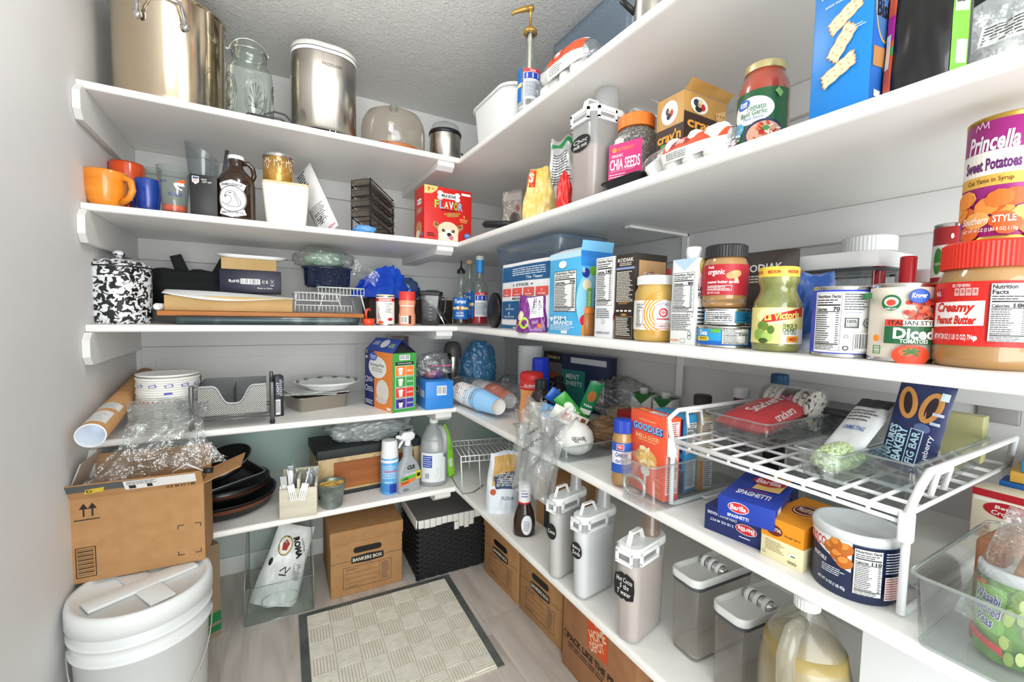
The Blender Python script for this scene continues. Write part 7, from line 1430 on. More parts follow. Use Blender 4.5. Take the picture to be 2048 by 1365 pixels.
 # red rice box
t,w,d,h=corner_box('rice_box','red rice mix box lying behind the orange pasta box',(1232,880),(1300,905),(1345,885),838,S4,pbr('rice_red','#b8201f',.4),dmin=.06); p=PR(); p.text("ZATARAIN'S",0,h*.6,h*.2,'#f2e6d6',w=w*.7,bold=.02); p.on_box(t,'front',w,d,h); p=PR(); p.text('DIRTY RICE',0,d*.5,d*.25,'#3a1414',w=w*.6); p.on_box(t,'top',w,d,h)
# clear bin with pasta boxes
BL,BC=gp(1233,995,S4),gp(1300,1030,S4); wY=abs(BL.y-BC.y); bxf=(BL.x+BC.x)/2
P=Vector((bxf+.19,(BL.y+BC.y)/2,S4)); hb=zat(1233,910,BL)-S4
clear_bin('deep clear bin with moulded handle holding pasta boxes',P,RZR,wY*1.02,.38,hb,handle=(wY*.3,hb*.45,hb*.2))
bz=S4+.006
def crun(p):
 u=rr; h=hh; p.rect(-u*1.5,h*.2,u*1.5,h*.66,'#2458b8'); p.frame(-u*.55,h*.55,u*.2,h*.64,.001,'#f3f3f3'); p.rect(-u*.5,h*.555,u*.15,h*.635,'#c8262c'); p.text('WinCo',-u*.17,h*.6,h*.05,'#f6eeee',w=u*.45); p.rect(-u*1.2,h*.34,u*1.2,h*.53,'#f0f0f4'); p.text('Crunchy',0,h*.47,h*.09,'#2438a0',w=u*1.3,bold=.04,shear=.2); p.text('PEANUT BUTTER',0,h*.38,h*.05,'#2438a0',w=u*1.2,bold=.02)
P,rr=cyl_at(1224,1264,900,bz,X=bxf+.06); hh=top(1242,838,P)
pb_jar('crunchy peanut butter jar with blue lid inside the pasta bin',P,rr,hh,pbr('blue_lid','#1d3fa8',.35),crun,rib=36)
t,w,d,h=corner_box('pasta_box','orange-red boxed pasta shells with blue lettering in clear bin',(1257,968),(1326,1006),(1345,996),838,bz,pbr('pasta_orange','#ee5a3a',.4),dmin=.045)
p=PR(); p.text('GOODLES',0,h*.81,h*.1,'#1d3f9a',w=w*.88,bold=.09); p.text('GOODLES',0,h*.815,h*.085,'#8fd0f0',w=w*.82,bold=.02); p.text('NOODLES, GOODER!',0,h*.905,h*.02,'#f6dca0',w=w*.45); p.text('SHELLA GOOD',0,h*.7,h*.05,'#f6dca0',w=w*.66,bold=.01); p.text('AGED WHITE CHEDDAR',0,h*.655,h*.018,'#f6dca0',w=w*.5); p.ell(0,h*.44,w*.3,h*.12,'#e8b268',20)
rn=random.Random(4)
for i in range(16):a_=rn.uniform(0,6.28); q=rn.uniform(.2,1); p.ell(w*.3*q*math.cos(a_),h*.46+h*.12*q*math.sin(a_),w*.1,h*.03,('#f6e2b0','#f0cc86','#e9b968')[i%3],10,rn.uniform(0,180))
p.rect(-w*.02,h*.06,w*.04,h*.24,'#e6ddd4'); p.ell(w*.01,h*.28,w*.13,h*.06,'#e9e1d8',16)
for i in range(3):p.text(('14g','7g','21')[i],w*.36,h*(.24-.08*i),h*.035,'#f2b04a',w=w*.13)
p.on_box(t,'front',w,d,h); p=PR(); p.rect(-d*.4,h*.08,d*.4,h*.95,'#f2d4cc'); p.micro(-d*.36,h*.1,d*.36,h*.94,34,'#8a3a2a',.45,5); p.on_box(t,'right',w,d,h)
p=PR(); p.rect(-w*.1,d*.25,w*.35,d*.65,'#f3e6e0'); p.text('GOODLES',w*.2,d*.45,d*.25,'#2a5ab0',w=w*.3); p.rect(-w*.4,d*.3,-w*.18,d*.6,'#f2b04a'); p.on_box(t,'top',w,d,h)
t,w,d,h=corner_box('macaroni_box','purple and light blue macaroni box standing in clear bin',(1303,962),(1366,988),(1392,978),832,bz,pbr('mac_blue','#3f9fd4',.4),dmin=.045)
p=PR(); p.rect(-w*.42,h*.3,w*.42,h*.94,'#4a2a80'); p.ring(0,h*.78,w*.16,w*.2,'#d8b45a',22); p.text("Annie's",w*.05,h*.62,h*.07,'#f0d890',w=w*.7,bold=.02); p.rect(-w*.5,h*.44,w*.5,h*.5,'#3f9fd4'); p.text('BUNNY',0,h*.38,h*.06,'#f2e9c0',w=w*.5); p.rect(-w*.5,0,w*.5,h*.28,'#1d2a5a'); p.ell(0,h*.2,w*.3,h*.1,'#c8322a'); p.on_box(t,'front',w,d,h)
p=PR(); p.nutri(-d*.42,h*.5,d*.42,h*.9,'270'); p.rect(-d*.42,h*.05,d*.42,h*.42,'#e6edf0'); p.micro(-d*.38,h*.08,d*.38,h*.4,14,'#2a4a6a',.45,5); p.on_box(t,'right',w,d,h)
t,w,d,h=corner_box('cheese_pasta_box','cream and orange pasta box at the back of clear bin',(1360,962),(1396,982),(1416,972),835,bz,pbr('mac_cream','#d8c49a',.4),dmin=.04)
p=PR(); p.rect(-d*.45,h*.5,d*.45,h*.95,'#efe6d2'); p.micro(-d*.4,h*.52,d*.4,h*.92,16,'#3a3a3a',.45,5); p.rect(-d*.5,0,-d*.2,h*.4,'#e08a2c'); p.rect(-d*.2,h*.03,d*.45,h*.42,'#e9eaea'); p.micro(-d*.15,h*.05,d*.4,h*.4,12,'#3a3a3a',.45,6); p.on_box(t,'right',w,d,h)
# bottles at the back wall
for(pl,pr_,py,X,capc,body,lb)in((1386,1424,790,-.14,'#3a3634','#a89c8c','spice jar with dark lid behind the broth cartons'),(1466,1500,775,-.1,'#e9e6ea','#5a2a4a','purple supplement bottle with white cap by the wall'),(1540,1578,748,-.09,'#1d4f7a','#2a2a30','tall bottle with deep blue cap by the wall'),(1531,1545,768,-.05,'#202124','#2a2a30','slim black bottle half hidden by the blue capped one')):
 P,r=cyl_at(pl,pr_,py+25,S4,X=X); r=min(r,.045); h=top((pl+pr_)/2,py,P); t=thing('small_bottle',lb,'bottle',P,0,'bottles by the right wall'); hc=h-(.03 if X!=-.09 else.07)
 b=MB(); b.lathe([(0,0),(r*.95,0),(r,.004),(r,hc*.92),(r*.9,hc)],pbr('bottle_'+body,body,.3),28); b.build('bottle_body',t); cap(t,r*.97,hc,h,pc(capc),'cap',24)
 # white coated wire shelf stand
F0,F1=gp(1362,1022,S4),gp(1812,1285,S4); sx_=F0.x; HS=zat(1358,885,F0)-S4
c0=gp(1346,880,S4+HS); c1=gp(1812,1032,S4+HS); Xf=(c0.x+c1.x)/2; Yl,Yr=c0.y,c1.y; Xb=-.07
t=thing('wire_shelf_stand','white coated wire shelf stand with raised wire sides','shelf stand',Vector((Xf,(Yl+Yr)/2,S4)),RZR); W2=abs(Yl-Yr)/2; D_=Xb-Xf
# local: x along -Y world (towards the door), y along +X world
for y in(0,D_):
 b=MB(); b.tube([(-W2,y,HS),(W2,y,HS)],.004 if y else.0055,WIRE,8); b.build('long_rail',t)
b=MB(); b.tube([(-W2,0,HS-.012),(W2,0,HS-.012)],.0035,WIRE,8); b.build('lower_front_rail',t)
n=9
for i in range(n+1):
 x=-W2+2*W2*i/n; b=MB(); b.tube([(x,0,HS-.012),(x,0,HS),(x,D_,HS)],.0035,WIRE,7); b.build('cross_wire',t)
for j in range(1,7):
 y=D_*j/7; b=MB(); b.tube([(-W2,y,HS-.003),(W2,y,HS-.003)],.0032,WIRE,7); b.build('long_wire',t)
for sx in(-1,1):
 b=MB(); b.tube([(sx*W2,0,HS),(sx*(W2+.012),0,HS+.045),(sx*(W2+.012),.03,HS+.062),(sx*(W2+.012),D_-.03,HS+.062),(sx*W2,D_,HS)],.0055,WIRE,8); b.build('side_guard',t)
 b=MB(); b.tube([(sx*(W2+.006),.06,HS+.02),(sx*(W2+.012),.06,HS+.055),(sx*(W2+.012),.11,HS+.055),(sx*(W2+.006),.11,HS+.02)],.004,WIRE,7); b.build('guard_loop',t)
 b=MB(); b.tube([(sx*W2,.004,HS),(sx*W2,.004,.006),(sx*W2,.02,.004),(sx*W2,D_-.02,.004),(sx*W2,D_,.006),(sx*W2,D_,HS)],.0055,WIRE,8); b.build('leg_loop',t)
 b=MB(); b.tube([(sx*W2,.1,.006),(sx*(W2-.02),.1,.008),(sx*(W2-.02),.2,.008),(sx*W2,.2,.006)],.003,WIRE,7); b.build('foot_clip',t)
 b=MB(); b.box(sx*W2-.008,-.008,HS-.04,sx*W2+.008,.01,HS+.004,WIRE,bev=.003); b.build('corner_joint',t)
SZ=S4+HS+.006
def gs(px,py):q=gp(px,py,SZ); q.z=SZ; return q
# three clear bins on the stand
def bin_on(label,L_,C_,depth,ytop,handle=None):
 a,c=gs(*L_),gs(*C_); w_=abs(a.y-c.y); xf_=(a.x+c.x)/2; h_=zat(L_[0],ytop,a)-SZ
 clear_bin(label,Vector((xf_+depth/2,(a.y+c.y)/2,SZ)),RZR,w_*1.05,depth,h_,group='clear bins on the wire stand',flare=1.14); return a,c,xf_,w_,h_
a,c,xA,wA,hA=bin_on('clear bin with red cracker sleeve and cookie tub on wire stand',(1412,868),(1528,902),.34,822)
P=Vector((xA+.06,(a.y+c.y)/2,SZ+.006)); t=thing('cracker_sleeve','flat red sleeve of crackers in the clear bin','packet',P,RZR)
fn=pillow(wA*.86,.2,.05,61,.06); b=MB(); rx=Matrix.Translation((0,-.045,.026))@Matrix.Rotation(R(-80),4,'X')
for sg in(-1,1):b.grid(lambda u,v:rx@fn((u-.5)*wA*.86*-sg,v*.2,0,sg),20,20,pbr('red_sleeve','#d23c44',.25,coat=.4))
b.build('sleeve',t); p=PR(); p.text('Snackers',0,.1,.03,'#f6eeee',w=.11,rot=90,bold=.02); p.text('crackers',.05,.09,.014,'#f6eeee',w=.07,rot=90); p.build(t,lambda u,v,o:rx@fn(u,v,o+.001),step=.008)
P=Vector((xA+.21,(a.y+c.y)/2-.01,SZ+.01)); rc=.05; t=thing('cookie_tub','clear tub of white cookies with brown crumbs lying on its side','tub',P+Vector((0,wA*.42,rc)),rot=(R(90),0,0))
Lc=wA*.84
b=MB(); b.lathe([(0,0),(rc,0),(rc,Lc*.95),(rc*1.05,Lc*.96),(rc*1.05,Lc),(0,Lc)],CLEAR,36); b.build('tub_wall',t)
for i in range(8):
 z=.006+i*(Lc*.93/8); b=MB(); b.lathe([(0,z),(rc*.86,z),(rc*.92,z+.004),(rc*.92,z+Lc*.095),(rc*.86,z+Lc*.1),(0,z+Lc*.1)],pbr('cookie_a','#efe6de',.7,noise_col=('#3a2420',90,.56,.6))if i not in(3,4)else pbr('cookie_b','#2e2220',.7,noise_col=('#e0709a',60,.58,.6)),30); b.build('cookie',t)
a,c,xB,wB,hB=bin_on('clear bin of mint green baking chips on wire stand',(1584,950),(1672,975),.34,892)
P=Vector((xB+.09,(a.y+c.y)/2,SZ+.006)); t=thing('baking_chip_bag','open bag of mint green baking chips in clear bin','bag',P,RZR)
CHM=pbr('mint_chips','#cfe0b4',.5,noise_col=('#a9c088',60,.42,.6),bump=(75,1.0,.02))
blob(t,wB*.4,.075,hB*.42,CHM,71,.12,2,'chips',sub=5,crum=.02)
rn=random.Random(6); cb=MB()
for i in range(220):
 th,ph=rn.uniform(0,6.28),rn.uniform(.1,1.5); x,y,z=math.cos(th)*math.sin(ph),math.sin(th)*math.sin(ph),math.cos(ph); q=(x*wB*.41,y*.078,hB*.42+z*hB*.43)
 cb.lathe([(0,.004),(.0035,.002),(.005,-.001),(.003,-.003),(0,-.003)],pbr('mint_chip','#cde0b0',.45),7,xf=Matrix.Translation(q)@Matrix.Rotation(rn.uniform(0,3),4,'X'))
o=cb.build('loose_chips',t); o['kind']='stuff'
fn=pillow(wB*.9,.16,.02,73,.2); rx=Matrix.Translation((.0,.0,hB*.72))@Matrix.Rotation(R(-62),4,'X'); b=MB()
for sg in(-1,1):b.grid(lambda u,v:rx@fn((u-.5)*wB*.9*-sg,v*.16,0,sg),16,20,pbr('white_bag_print','#e6e9ea',.35))
b.build('bag_top',t); p=PR(); p.text('UNMELTING',0,.05,.012,'#3f6ab8',w=wB*.5,bold=.01); p.micro(-wB*.35,.07,wB*.35,.11,4,'#6a6c70',.4,3); p.rect(-wB*.4,.12,wB*.4,.15,'#33363a'); p.build(t,lambda u,v,o:rx@fn(u,v,o+.001),step=.008)
b=MB(); b.grid(lambda u,v:Vector(((u-.5)*wB*.85,-.085-.012*math.sin(u*PI),.005+hB*.8*v)),12,8,BAGF); fw_=b.build('bag_front',t); p=PR(); p.text('Nutrition Facts',wB*.2,hB*.28,.008,'#222',w=wB*.3,rot=-50,bold=.02); p.micro(wB*.0,hB*.2,wB*.3,hB*.45,5,'#333',.4,2); p.build(t,lambda u,v,o:Vector((u,-.1-o,v)))
a,c,xC,wC,hC=bin_on('clear bin of blueberry snack bars on wire stand',(1720,967),(1822,997),.34,905)
NB=pbr('bar_navy','#1f2a5c',.32,coat=.3)
for k in range(4):
 P=Vector((xC+.1+.022*k,c.y+.045+.006*k,SZ+.01)); t=thing('snack_bar',['blueberry bakery bar in navy wrapper leaning foremost in bin','bakery bar in dark red wrapper behind the blueberry bar','bakery bar in maroon wrapper, third in the bin','bakery bar in maroon wrapper, hindmost in the bin'][k],'snack bar',P,0,'bakery snack bars',rot=(R(-4),R(8),RZR+R(-6))); t.scale=(.98,.8,.8)
 fn=pillow(.075,.21,.022,80+k,.05,pv=6); b=MB(); mt=NB if k==0 else pbr('bar_maroon','#5a1a20',.35)
 for sg in(-1,1):b.grid(lambda u,v:fn((u-.5)*.075*-sg,v*.21,0,sg),10,24,mt)
 b.build('wrapper',t); p=PR()
 if k==0:
  for sx in(-1,1):p.ell(sx*.016,.15,.014,.034,'#c98d4b',18,-8*sx); p.ell(sx*.016,.15,.0065,.024,'#2a1a22',14,-8*sx)
  p.ell(.012,.105,.011,.01,'#5a6a9a',16); p.text("NATURE'S",-.026,.06,.012,'#bfe4ee',w=.075,rot=90,bold=.03); p.text('BAKERY',-.012,.06,.014,'#bfe4ee',w=.075,rot=90,bold=.03); p.frame(-.002,.02,.016,.1,.0014,'#bfe4ee'); p.text('FIG BAR',.007,.06,.011,'#bfe4ee',w=.07,rot=90,bold=.02); p.text('blueberry',.026,.06,.009,'#e6edf6',w=.07,rot=90); p.rect(.024,.17,.034,.186,'#cfe3e6'); p.micro(.02,.11,.034,.15,2,'#cfd8ea',.3,2)
 else:p.rect(-.03,.19,.03,.2,'#7a2a30'); p.micro(-.03,.03,.03,.18,8,'#a8686c',.3,k)
 p.build(t,lambda u,v,o:fn(u,v,o+.0016),step=.007)
P=Vector((xC+.2,a.y+.02,SZ+.001)); 
t=box_thing('tea_pouch','pale olive tea pouch standing behind the bins','pouch',Vector((-.13,a.y-.02,S4+HS+.008)),RZR,.085,.03,.09,pbr('olive_pouch','#b9b684',.5))
t=thing('dark_food_box','low dark lidded food box at the back of the wire stand','food box',Vector((-.14,gs(1665,850).y-.02,S4+HS+.008)),RZR); b=MB(); b.rrect([(.09,.05,.03,0),(.1,.055,.03,.05)],SMK,6); b.build('box_body',t); b=MB(); b.rrect([(.102,.057,.03,.048),(.106,.06,.03,.052),(.106,.06,.03,.062),(.09,.05,.03,.066)],pbr('dark_lid','#3a3c40',.3),6); b.rcap(.09,.05,.03,.066,pbr('dark_lid'),6); b.build('lid',t)
# spaghetti, lasagne, tea
t,w,d,h=corner_box('lasagne_box','navy blue lasagne box underneath the spaghetti box',(1408,1056),(1530,1106),(1590,1075),1052,S4,pbr('pasta_navy','#1d2a62',.38),dmin=.18)
p=PR(); p.text('OVEN-READY LASAGNE',-w*.2,h*.75,h*.12,'#e9ecf6',w=w*.5,rot=180); p.text('2 LB OZ 40 PCT',-w*.2,h*.5,h*.1,'#e9ecf6',w=w*.4,rot=180); p.ell(w*.2,h*.55,w*.17,h*.2,'#d8dce6'); p.ell(w*.2,h*.55,w*.16,h*.18,'#c8262c'); p.text('Barilla',w*.2,h*.55,h*.18,'#f6f2f2',w=w*.26,rot=180,bold=.02); p.micro(w*.1,h*.2,w*.32,h*.26,1,'#e9ecf6',.6,3); p.on_box(t,'front',w,d,h)
LB=t; ML=Matrix.Translation(LB.location)@Matrix.Rotation(LB.rotation_euler.z,4,'Z'); zS=S4+h+.001
a_,c_,e_=gp(1434,1022,zS),gp(1546,1066,zS),gp(1592,1040,zS)
t,w,d,h=corner_box('spaghetti_box','royal blue spaghetti box with red oval logo on the lasagne box',(1434,1030),(1548,1066),(1592,1042),1022,zS,pbr('pasta_blue','#1d3a9c',.36),dmin=.2)
p=PR(); p.ell(-w*.12,h*.62,w*.19,h*.26,'#d8dce6'); p.ell(-w*.12,h*.62,w*.18,h*.23,'#c8262c'); p.text('Barilla',-w*.12,h*.62,h*.24,'#f6f2f2',w=w*.28,bold=.02); p.text('SPAGHETTI',-w*.12,h*.2,h*.15,'#f2f4fa',w=w*.38,bold=.02); p.on_box(t,'front',w,d,h)
p=PR(); p.text('SPAGHETTI',.0,d*.25,d*.12,'#f2f4fa',w=w*.6,bold=.03); p.text('CLASSIC BLUE BOX',-.0,d*.36,d*.035,'#d8404a',w=w*.4)
for i in range(14):p.line([(w*(-.1+.035*i),d*.42),(w*(-.06+.035*i),d*.95)],.0035,'#e6bf74')
p.ell(w*.08,d*.68,w*.3,d*.13,'#c8262c',32); p.text('Barilla',w*.08,d*.68,d*.15,'#f6f2f2',w=w*.46,bold=.03); p.on_box(t,'top',w,d,h)
p=PR(); p.rect(-d*.4,h*.15,-d*.28,h*.85,'#e6e8ee'); p.rect(d*.1,h*.1,d*.48,h*.9,'#16265e'); p.on_box(t,'right',w,d,h)
t,w,d,h=corner_box('tea_box','orange and cream tea box with oval brown badge beside spaghetti',(1520,1108),(1604,1148),(1690,1105),1060,S4,pbr('tea_cream','#e9dfb4',.42),dmin=.15)
p=PR(); p.rect(-w*.5,h*.52,w*.5,h,'#e8951f'); p.ell(-w*.18,h*.72,w*.2,h*.13,'#6a2418'); p.text('CELESTIAL',-w*.18,h*.74,h*.08,'#f4e6d0',w=w*.34,bold=.02); p.text('Bengal Spice',w*.25,h*.68,h*.06,'#6a3a14',w=w*.36,shear=.1); p.micro(-w*.38,h*.2,w*.1,h*.46,6,'#9a8a5a',.35,3); p.ell(w*.28,h*.3,w*.09,h*.05,'#eef3ee'); p.ell(w*.28,h*.28,w*.06,h*.02,'#3f8a5a',12)
for i in range(3):p.ring(w*(.2+.07*i),h*.12,w*.022,w*.034,'#222',10)
p.ring(-w*.4,h*.14,w*.03,w*.04,'#4a4438',10); p.on_box(t,'front',w,d,h)
p=PR(); p.rect(-d*.5,h*.52,d*.5,h,'#dd871a'); p.text('BLENDED TEA',-d*.1,h*.6,h*.06,'#7a3a12',w=d*.4); p.micro(-d*.4,h*.08,-d*.02,h*.45,8,'#7a704a',.35,4); p.on_box(t,'right',w,d,h)
p=PR(); p.rect(-w*.5,0,w*.5,d,'#e8951f'); p.ell(0,d*.55,w*.3,d*.2,'#7a2a1a',20); p.ell(0,d*.55,w*.27,d*.17,'#f2e2c0',20); p.ell(0,d*.55,w*.25,d*.15,'#6a2418',20); p.text('CELESTIAL',0,d*.55,d*.12,'#f4e6d0',w=w*.4,rot=180,bold=.02); p.on_box(t,'top',w,d,h)
# shortening tub
P,r=cyl_base(1622,1802,1207,S4,1130); h=top(1715,1040,P)-.004
t=thing('shortening_tub','navy shortening tub with fried chicken label and frosted lid','tub',P,face(P))
b=MB(); b.lathe([(0,0),(r*.96,0),(r,.003),(r,h*.88)],pbr('tub_navy','#1c2748',.38),56); b.build('tub_body',t)
b=MB(); b.lathe([(r*.97,h*.86),(r*1.04,h*.865),(r*1.045,h*.95),(r*1.0,h),(r*.9,h),(r*.86,h-.008),(0,h-.009)],pbr('frosted_lid','#d3d7d9',.3),56); b.build('lid',t)
p=PR(); u=r; p.poly([(-u*1.5,h*.86),(-u*.05,h*.86),(-u*.05,h*.42),(-u*.3,h*.46),(-u*.6,h*.58),(-u*1.0,h*.66),(-u*1.5,h*.7)],'#eef0ee'); p.text('CRISCO',-u*1.05,h*.73,h*.15,'#d83028',w=u*.75,bold=.02)
for(x,y,q)in((-.55,.7,.2),(-.35,.62,.22),(-.2,.74,.2),(-.42,.78,.16),(-.2,.54,.2)):p.ell(u*x,h*y,u*q,h*.09,'#b8641f',14,20); p.ell(u*x-.002,h*y+.004,u*q*.6,h*.05,'#d98a3a',12,20)
p.text('VEGETABLE',-u*.85,h*.5,h*.06,'#f2f4f8',w=u*.45,rot=-8); p.micro(-u*.75,h*.3,-u*.15,h*.42,4,'#dfe4ee',.4,3); p.text('NET WT 16 OZ (1 LB) 453g',-u*.5,h*.16,h*.06,'#f2f4f8',w=u*.7,rot=-4); p.nutri(u*.0,h*.14,u*.62,h*.82,'110'); p.micro(u*.68,h*.5,u*1.2,h*.82,8,'#dfe4ee',.35,5); p.rect(u*.68,h*.12,u*1.2,h*.46,'#e6dcd8'); p.micro(u*.7,h*.13,u*1.18,h*.45,9,'#b0383a',.4,6); p.on_cyl(t,r*1.003)
P,r=cyl_at(1516,1582,955,S4,X=-.22); h=min(top(1548,938,P),HS-.02)
t=thing('honey_jar','amber jar with dark label underneath the wire stand','jar',P,face(P)); b=MB(); b.lathe([(q,z)for q,z in jar_prof(r,h*.85,r*.8,0,.2)],pbr('amber_jar','#9a5a24',.2),36); b.build('jar_body',t); cap(t,r*.85,h*.83,h,BLACKP); p=PR(); p.rect(-r*1.3,h*.2,r*1.3,h*.6,'#20304a'); p.text('PURE',0,h*.45,h*.08,'#c9a85a',w=r*.7); p.on_cyl(t,r*1.003)
t=clear_bin('small clear bin underneath the wire stand behind the tea box',Vector((-.2,gp(1640,1010,S4+.05).y+.02,S4)),RZR,.16,.22,.09)
# right-hand clear bin with snacks
BL=gp(1812,1283,S4); hb=zat(1806,1140,BL)-S4; wY=.42; P=Vector((BL.x+.16,BL.y-wY/2,S4)); 
clear_bin('large clear bin with pull handle at the doorway end',P,RZR,wY,.32,hb,handle=(.085,hb*.42,hb*.2),flare=1.04)
bz=S4+.006
P=gp(1862,1270,bz); t=thing('gingerbread_pack','flat brown gingerbread pack standing in the end bin','packet',Vector((BL.x+.17,BL.y-.06,bz)),R(0),rot=(R(0),0,R(-4)))
b=MB(); hp=zat(1870,1040,Vector((BL.x+.1,BL.y-.05,0)))-bz; b.box(-.1,-.014,0,.1,.014,hp,pbr('gingerbread','#8a5a3c',.5,noise_col=('#a8744e',3,.4,.7)),bev=.006); b.build('pack',t); p=PR(); p.ell(-.06,hp*.45,.03,.02,'#2f7a3a'); p.on_box(t,'front',.2,.028,hp)
P=Vector((BL.x+.07,BL.y-.09,bz+.02)); t=thing('breadstick_bag','clear bag of golden breadsticks leaning in the end bin','bag',P,rot=(R(6),R(14),RZR+R(10)))
for k in range(5):
 b=MB(); b.tube([(-.03+.016*k,.004*(k%2),.045),(-.028+.016*k,.003,.08),(-.03+.016*k,0,.125)],[.006,.0085,.007],pbr('baked_stick','#b9803f',.6,noise_col=('#94602c',30,.4,.6)),8); b.build('breadstick',t)
b=MB(); fn=pillow(.13,.17,.05,91,.3)
for sg in(-1,1):b.grid(lambda u,v:fn((u-.5)*.13*-sg,v*.17,0,sg),20,22,BAGF)
b.build('film',t)
Pw,rw=cyl_at(1950,2110,1220,bz,X=BL.x+.075); hw_=top(2010,1128,Pw); t=thing('pea_can','green wasabi peas can with frosted lid in the end bin','can',Pw,face(Pw,-10))
b=MB(); b.lathe([(0,0),(rw*.97,0),(rw,.003),(rw,hw_*.9)],pbr('pea_green','#6fa83c',.4,noise_col=('#4a8030',20,.45,.6)),48); b.build('can_body',t); b=MB(); b.lathe([(rw*.98,hw_*.87),(rw*1.04,hw_*.875),(rw*1.04,hw_*.96),(rw,hw_),(rw*.9,hw_),(rw*.86,hw_-.006),(0,hw_-.007)],pbr('frosted_lid'),48); b.build('lid',t)
p=PR(); u=rw; h=hw_; p.rect(-u*1.3,h*.3,-u*.0,h*.8,'#8fc85a'); rn=random.Random(8)
for i in range(26):x,y=u*rn.uniform(0,1.2),h*rn.uniform(.06,.8); p.ell(x,y,u*.13,h*.075,('#b9cf6a','#8fae48','#cfe08a','#6f9438')[i%4],12)
for i,s_ in enumerate(('Wasabi','flavored','Peas')):p.text(s_,-u*.5,h*(.68-.13*i),h*.13,'#f3f3f8',w=u*(.8,.85,.5)[i],bold=.07,rot=-6); p.text(s_,-u*.5,h*(.68-.13*i),h*.115,'#2a2a88',w=u*(.76,.8,.46)[i],bold=.02,rot=-6)
p.poly([(-u*1.1,h*.28),(u*.0,h*.2),(u*.05,h*.1),(-u*.1,h*.13),(-u*1.1,h*.2)],'#d0282c'); p.rect(-u*.9,h*.8,-u*.5,h*.84,'#d8502a'); p.on_cyl(t,rw*1.003)
# cookie mix boxes against the end
Pm=Vector((-.16,BL.y-.06,S4)); 
a=atX(1938,1050,-.2); c=atX(2100,1080,-.2); w=abs(a.y-c.y); hM=zat(1938,972,a)-S4
t=box_thing('cookie_mix_box','red and cream cookie mix box with red spoon logo','box',Vector((-.2+.03,(a.y+c.y)/2,S4)),RZR,w,.055,hM,pbr('mix_cream','#efe2c8',.4)); h=hM
p=PR(); p.rect(-w*.5,h*.9,w*.5,h,'#b8202a'); p.rect(-w*.47,h*.84,w*.5,h*.89,'#f3efe6'); p.ell(w*.0,h*.76,w*.34,h*.11,'#b8202a',32); p.text('Betty',-w*.04,h*.79,h*.06,'#f6efe6',w=w*.3,shear=.1,bold=.02); p.text('Crocker',-w*.02,h*.72,h*.065,'#f6efe6',w=w*.42,shear=.1,bold=.02); p.text('SUGAR',w*.1,h*.56,h*.05,'#d8702a',w=w*.3); p.ell(w*.0,h*.42,w*.3,h*.025,'#9a6a34'); p.ell(w*.05,h*.3,w*.4,h*.06,'#c99a5a'); p.on_box(t,'front',w,.055,h)
for k,(cc,lb)in enumerate((('#c22a30','flat red baking mix box behind cookie mix, lowest'),('#2a6ab0','flat blue baking mix box stacked behind cookie mix'),('#d8a84a','flat golden baking mix box stacked behind cookie mix'),('#2f8ac0','flat sky blue baking mix box, topmost behind cookie mix'))):
 box_thing('baking_mix_box',lb,'box',Vector((-.075,(a.y+c.y)/2-.01*k,S4+hM*.72+.022*k if k else S4)),RZR+R(3*k),w*.9,.1,.02 if k else hM*.72-.001,pbr('mix_'+cc,cc,.4),'stacked baking mixes')
 # ================================================================ lowest shelf, back run
PANM=pbr('black_pan','#1d1c1b',.3); COP=pbr('copper_band','#8a5540',.3,.8)
P,r=cyl_at(322,553,965,S5,Y=-.36)
t=thing('frying_pan','large black pan with copper band at the bottom of the stack','pan',P,0)
b=MB(); b.lathe([(0,0),(r*.8,0),(r*.9,.012),(r*.99,.06),(r,.062),(r*.96,.06),(r*.86,.014),(0,.008)],PANM,48); b.build('pan_body',t); b=MB(); b.lathe([(r*.955,.035),(r*.975,.042),(r*.985,.05)],COP,48); b.build('copper_band',t)
t=thing('lidded_pan','second black pan nested in the large copper banded pan','pan',P+Vector((0,.01,.063)),0); q=r*.88
b=MB(); b.lathe([(0,0),(q*.85,0),(q*.95,.01),(q,.045),(q*.97,.045),(q*.9,.014),(0,.01)],PANM,44); b.build('pan_body',t); b=MB(); b.lathe([(q*.985,.02),(q*1.0,.03)],COP,44); b.build('copper_band',t)
t=thing('griddle_pan','square black griddle with grey rim on the round pans','pan',P+Vector((.0,.0,.11)),rot=(R(6),R(-4),R(28))); b=MB(); b.rrect([(.1,.1,.02,0),(.118,.118,.025,.03),(.115,.115,.024,.03),(.1,.1,.02,.006)],PANM,5); b.rcap(.1,.1,.02,.0,PANM,5,up=False); b.rcap(.1,.1,.02,.006,PANM,5); b.build('pan_body',t); b=MB(); b.rrect([(.117,.117,.025,.029),(.121,.121,.026,.031),(.114,.114,.024,.032)],pbr('grey_rim','#8e999e',.3,.6),5); b.build('rim',t)
t=thing('skillet','small dark skillet with pale rim tilted on top of the pan stack','pan',P+Vector((.0,.02,.15)),rot=(R(14),R(-16),0)); b=MB(); b.lathe([(0,0),(.09,0),(.115,.035),(.112,.035),(.088,.006),(0,.005)],PANM,40); b.build('pan_body',t); b=MB(); b.lathe([(.1135,.034),(.117,.036),(.1135,.038)],pbr('grey_rim'),40); b.build('rim',t)
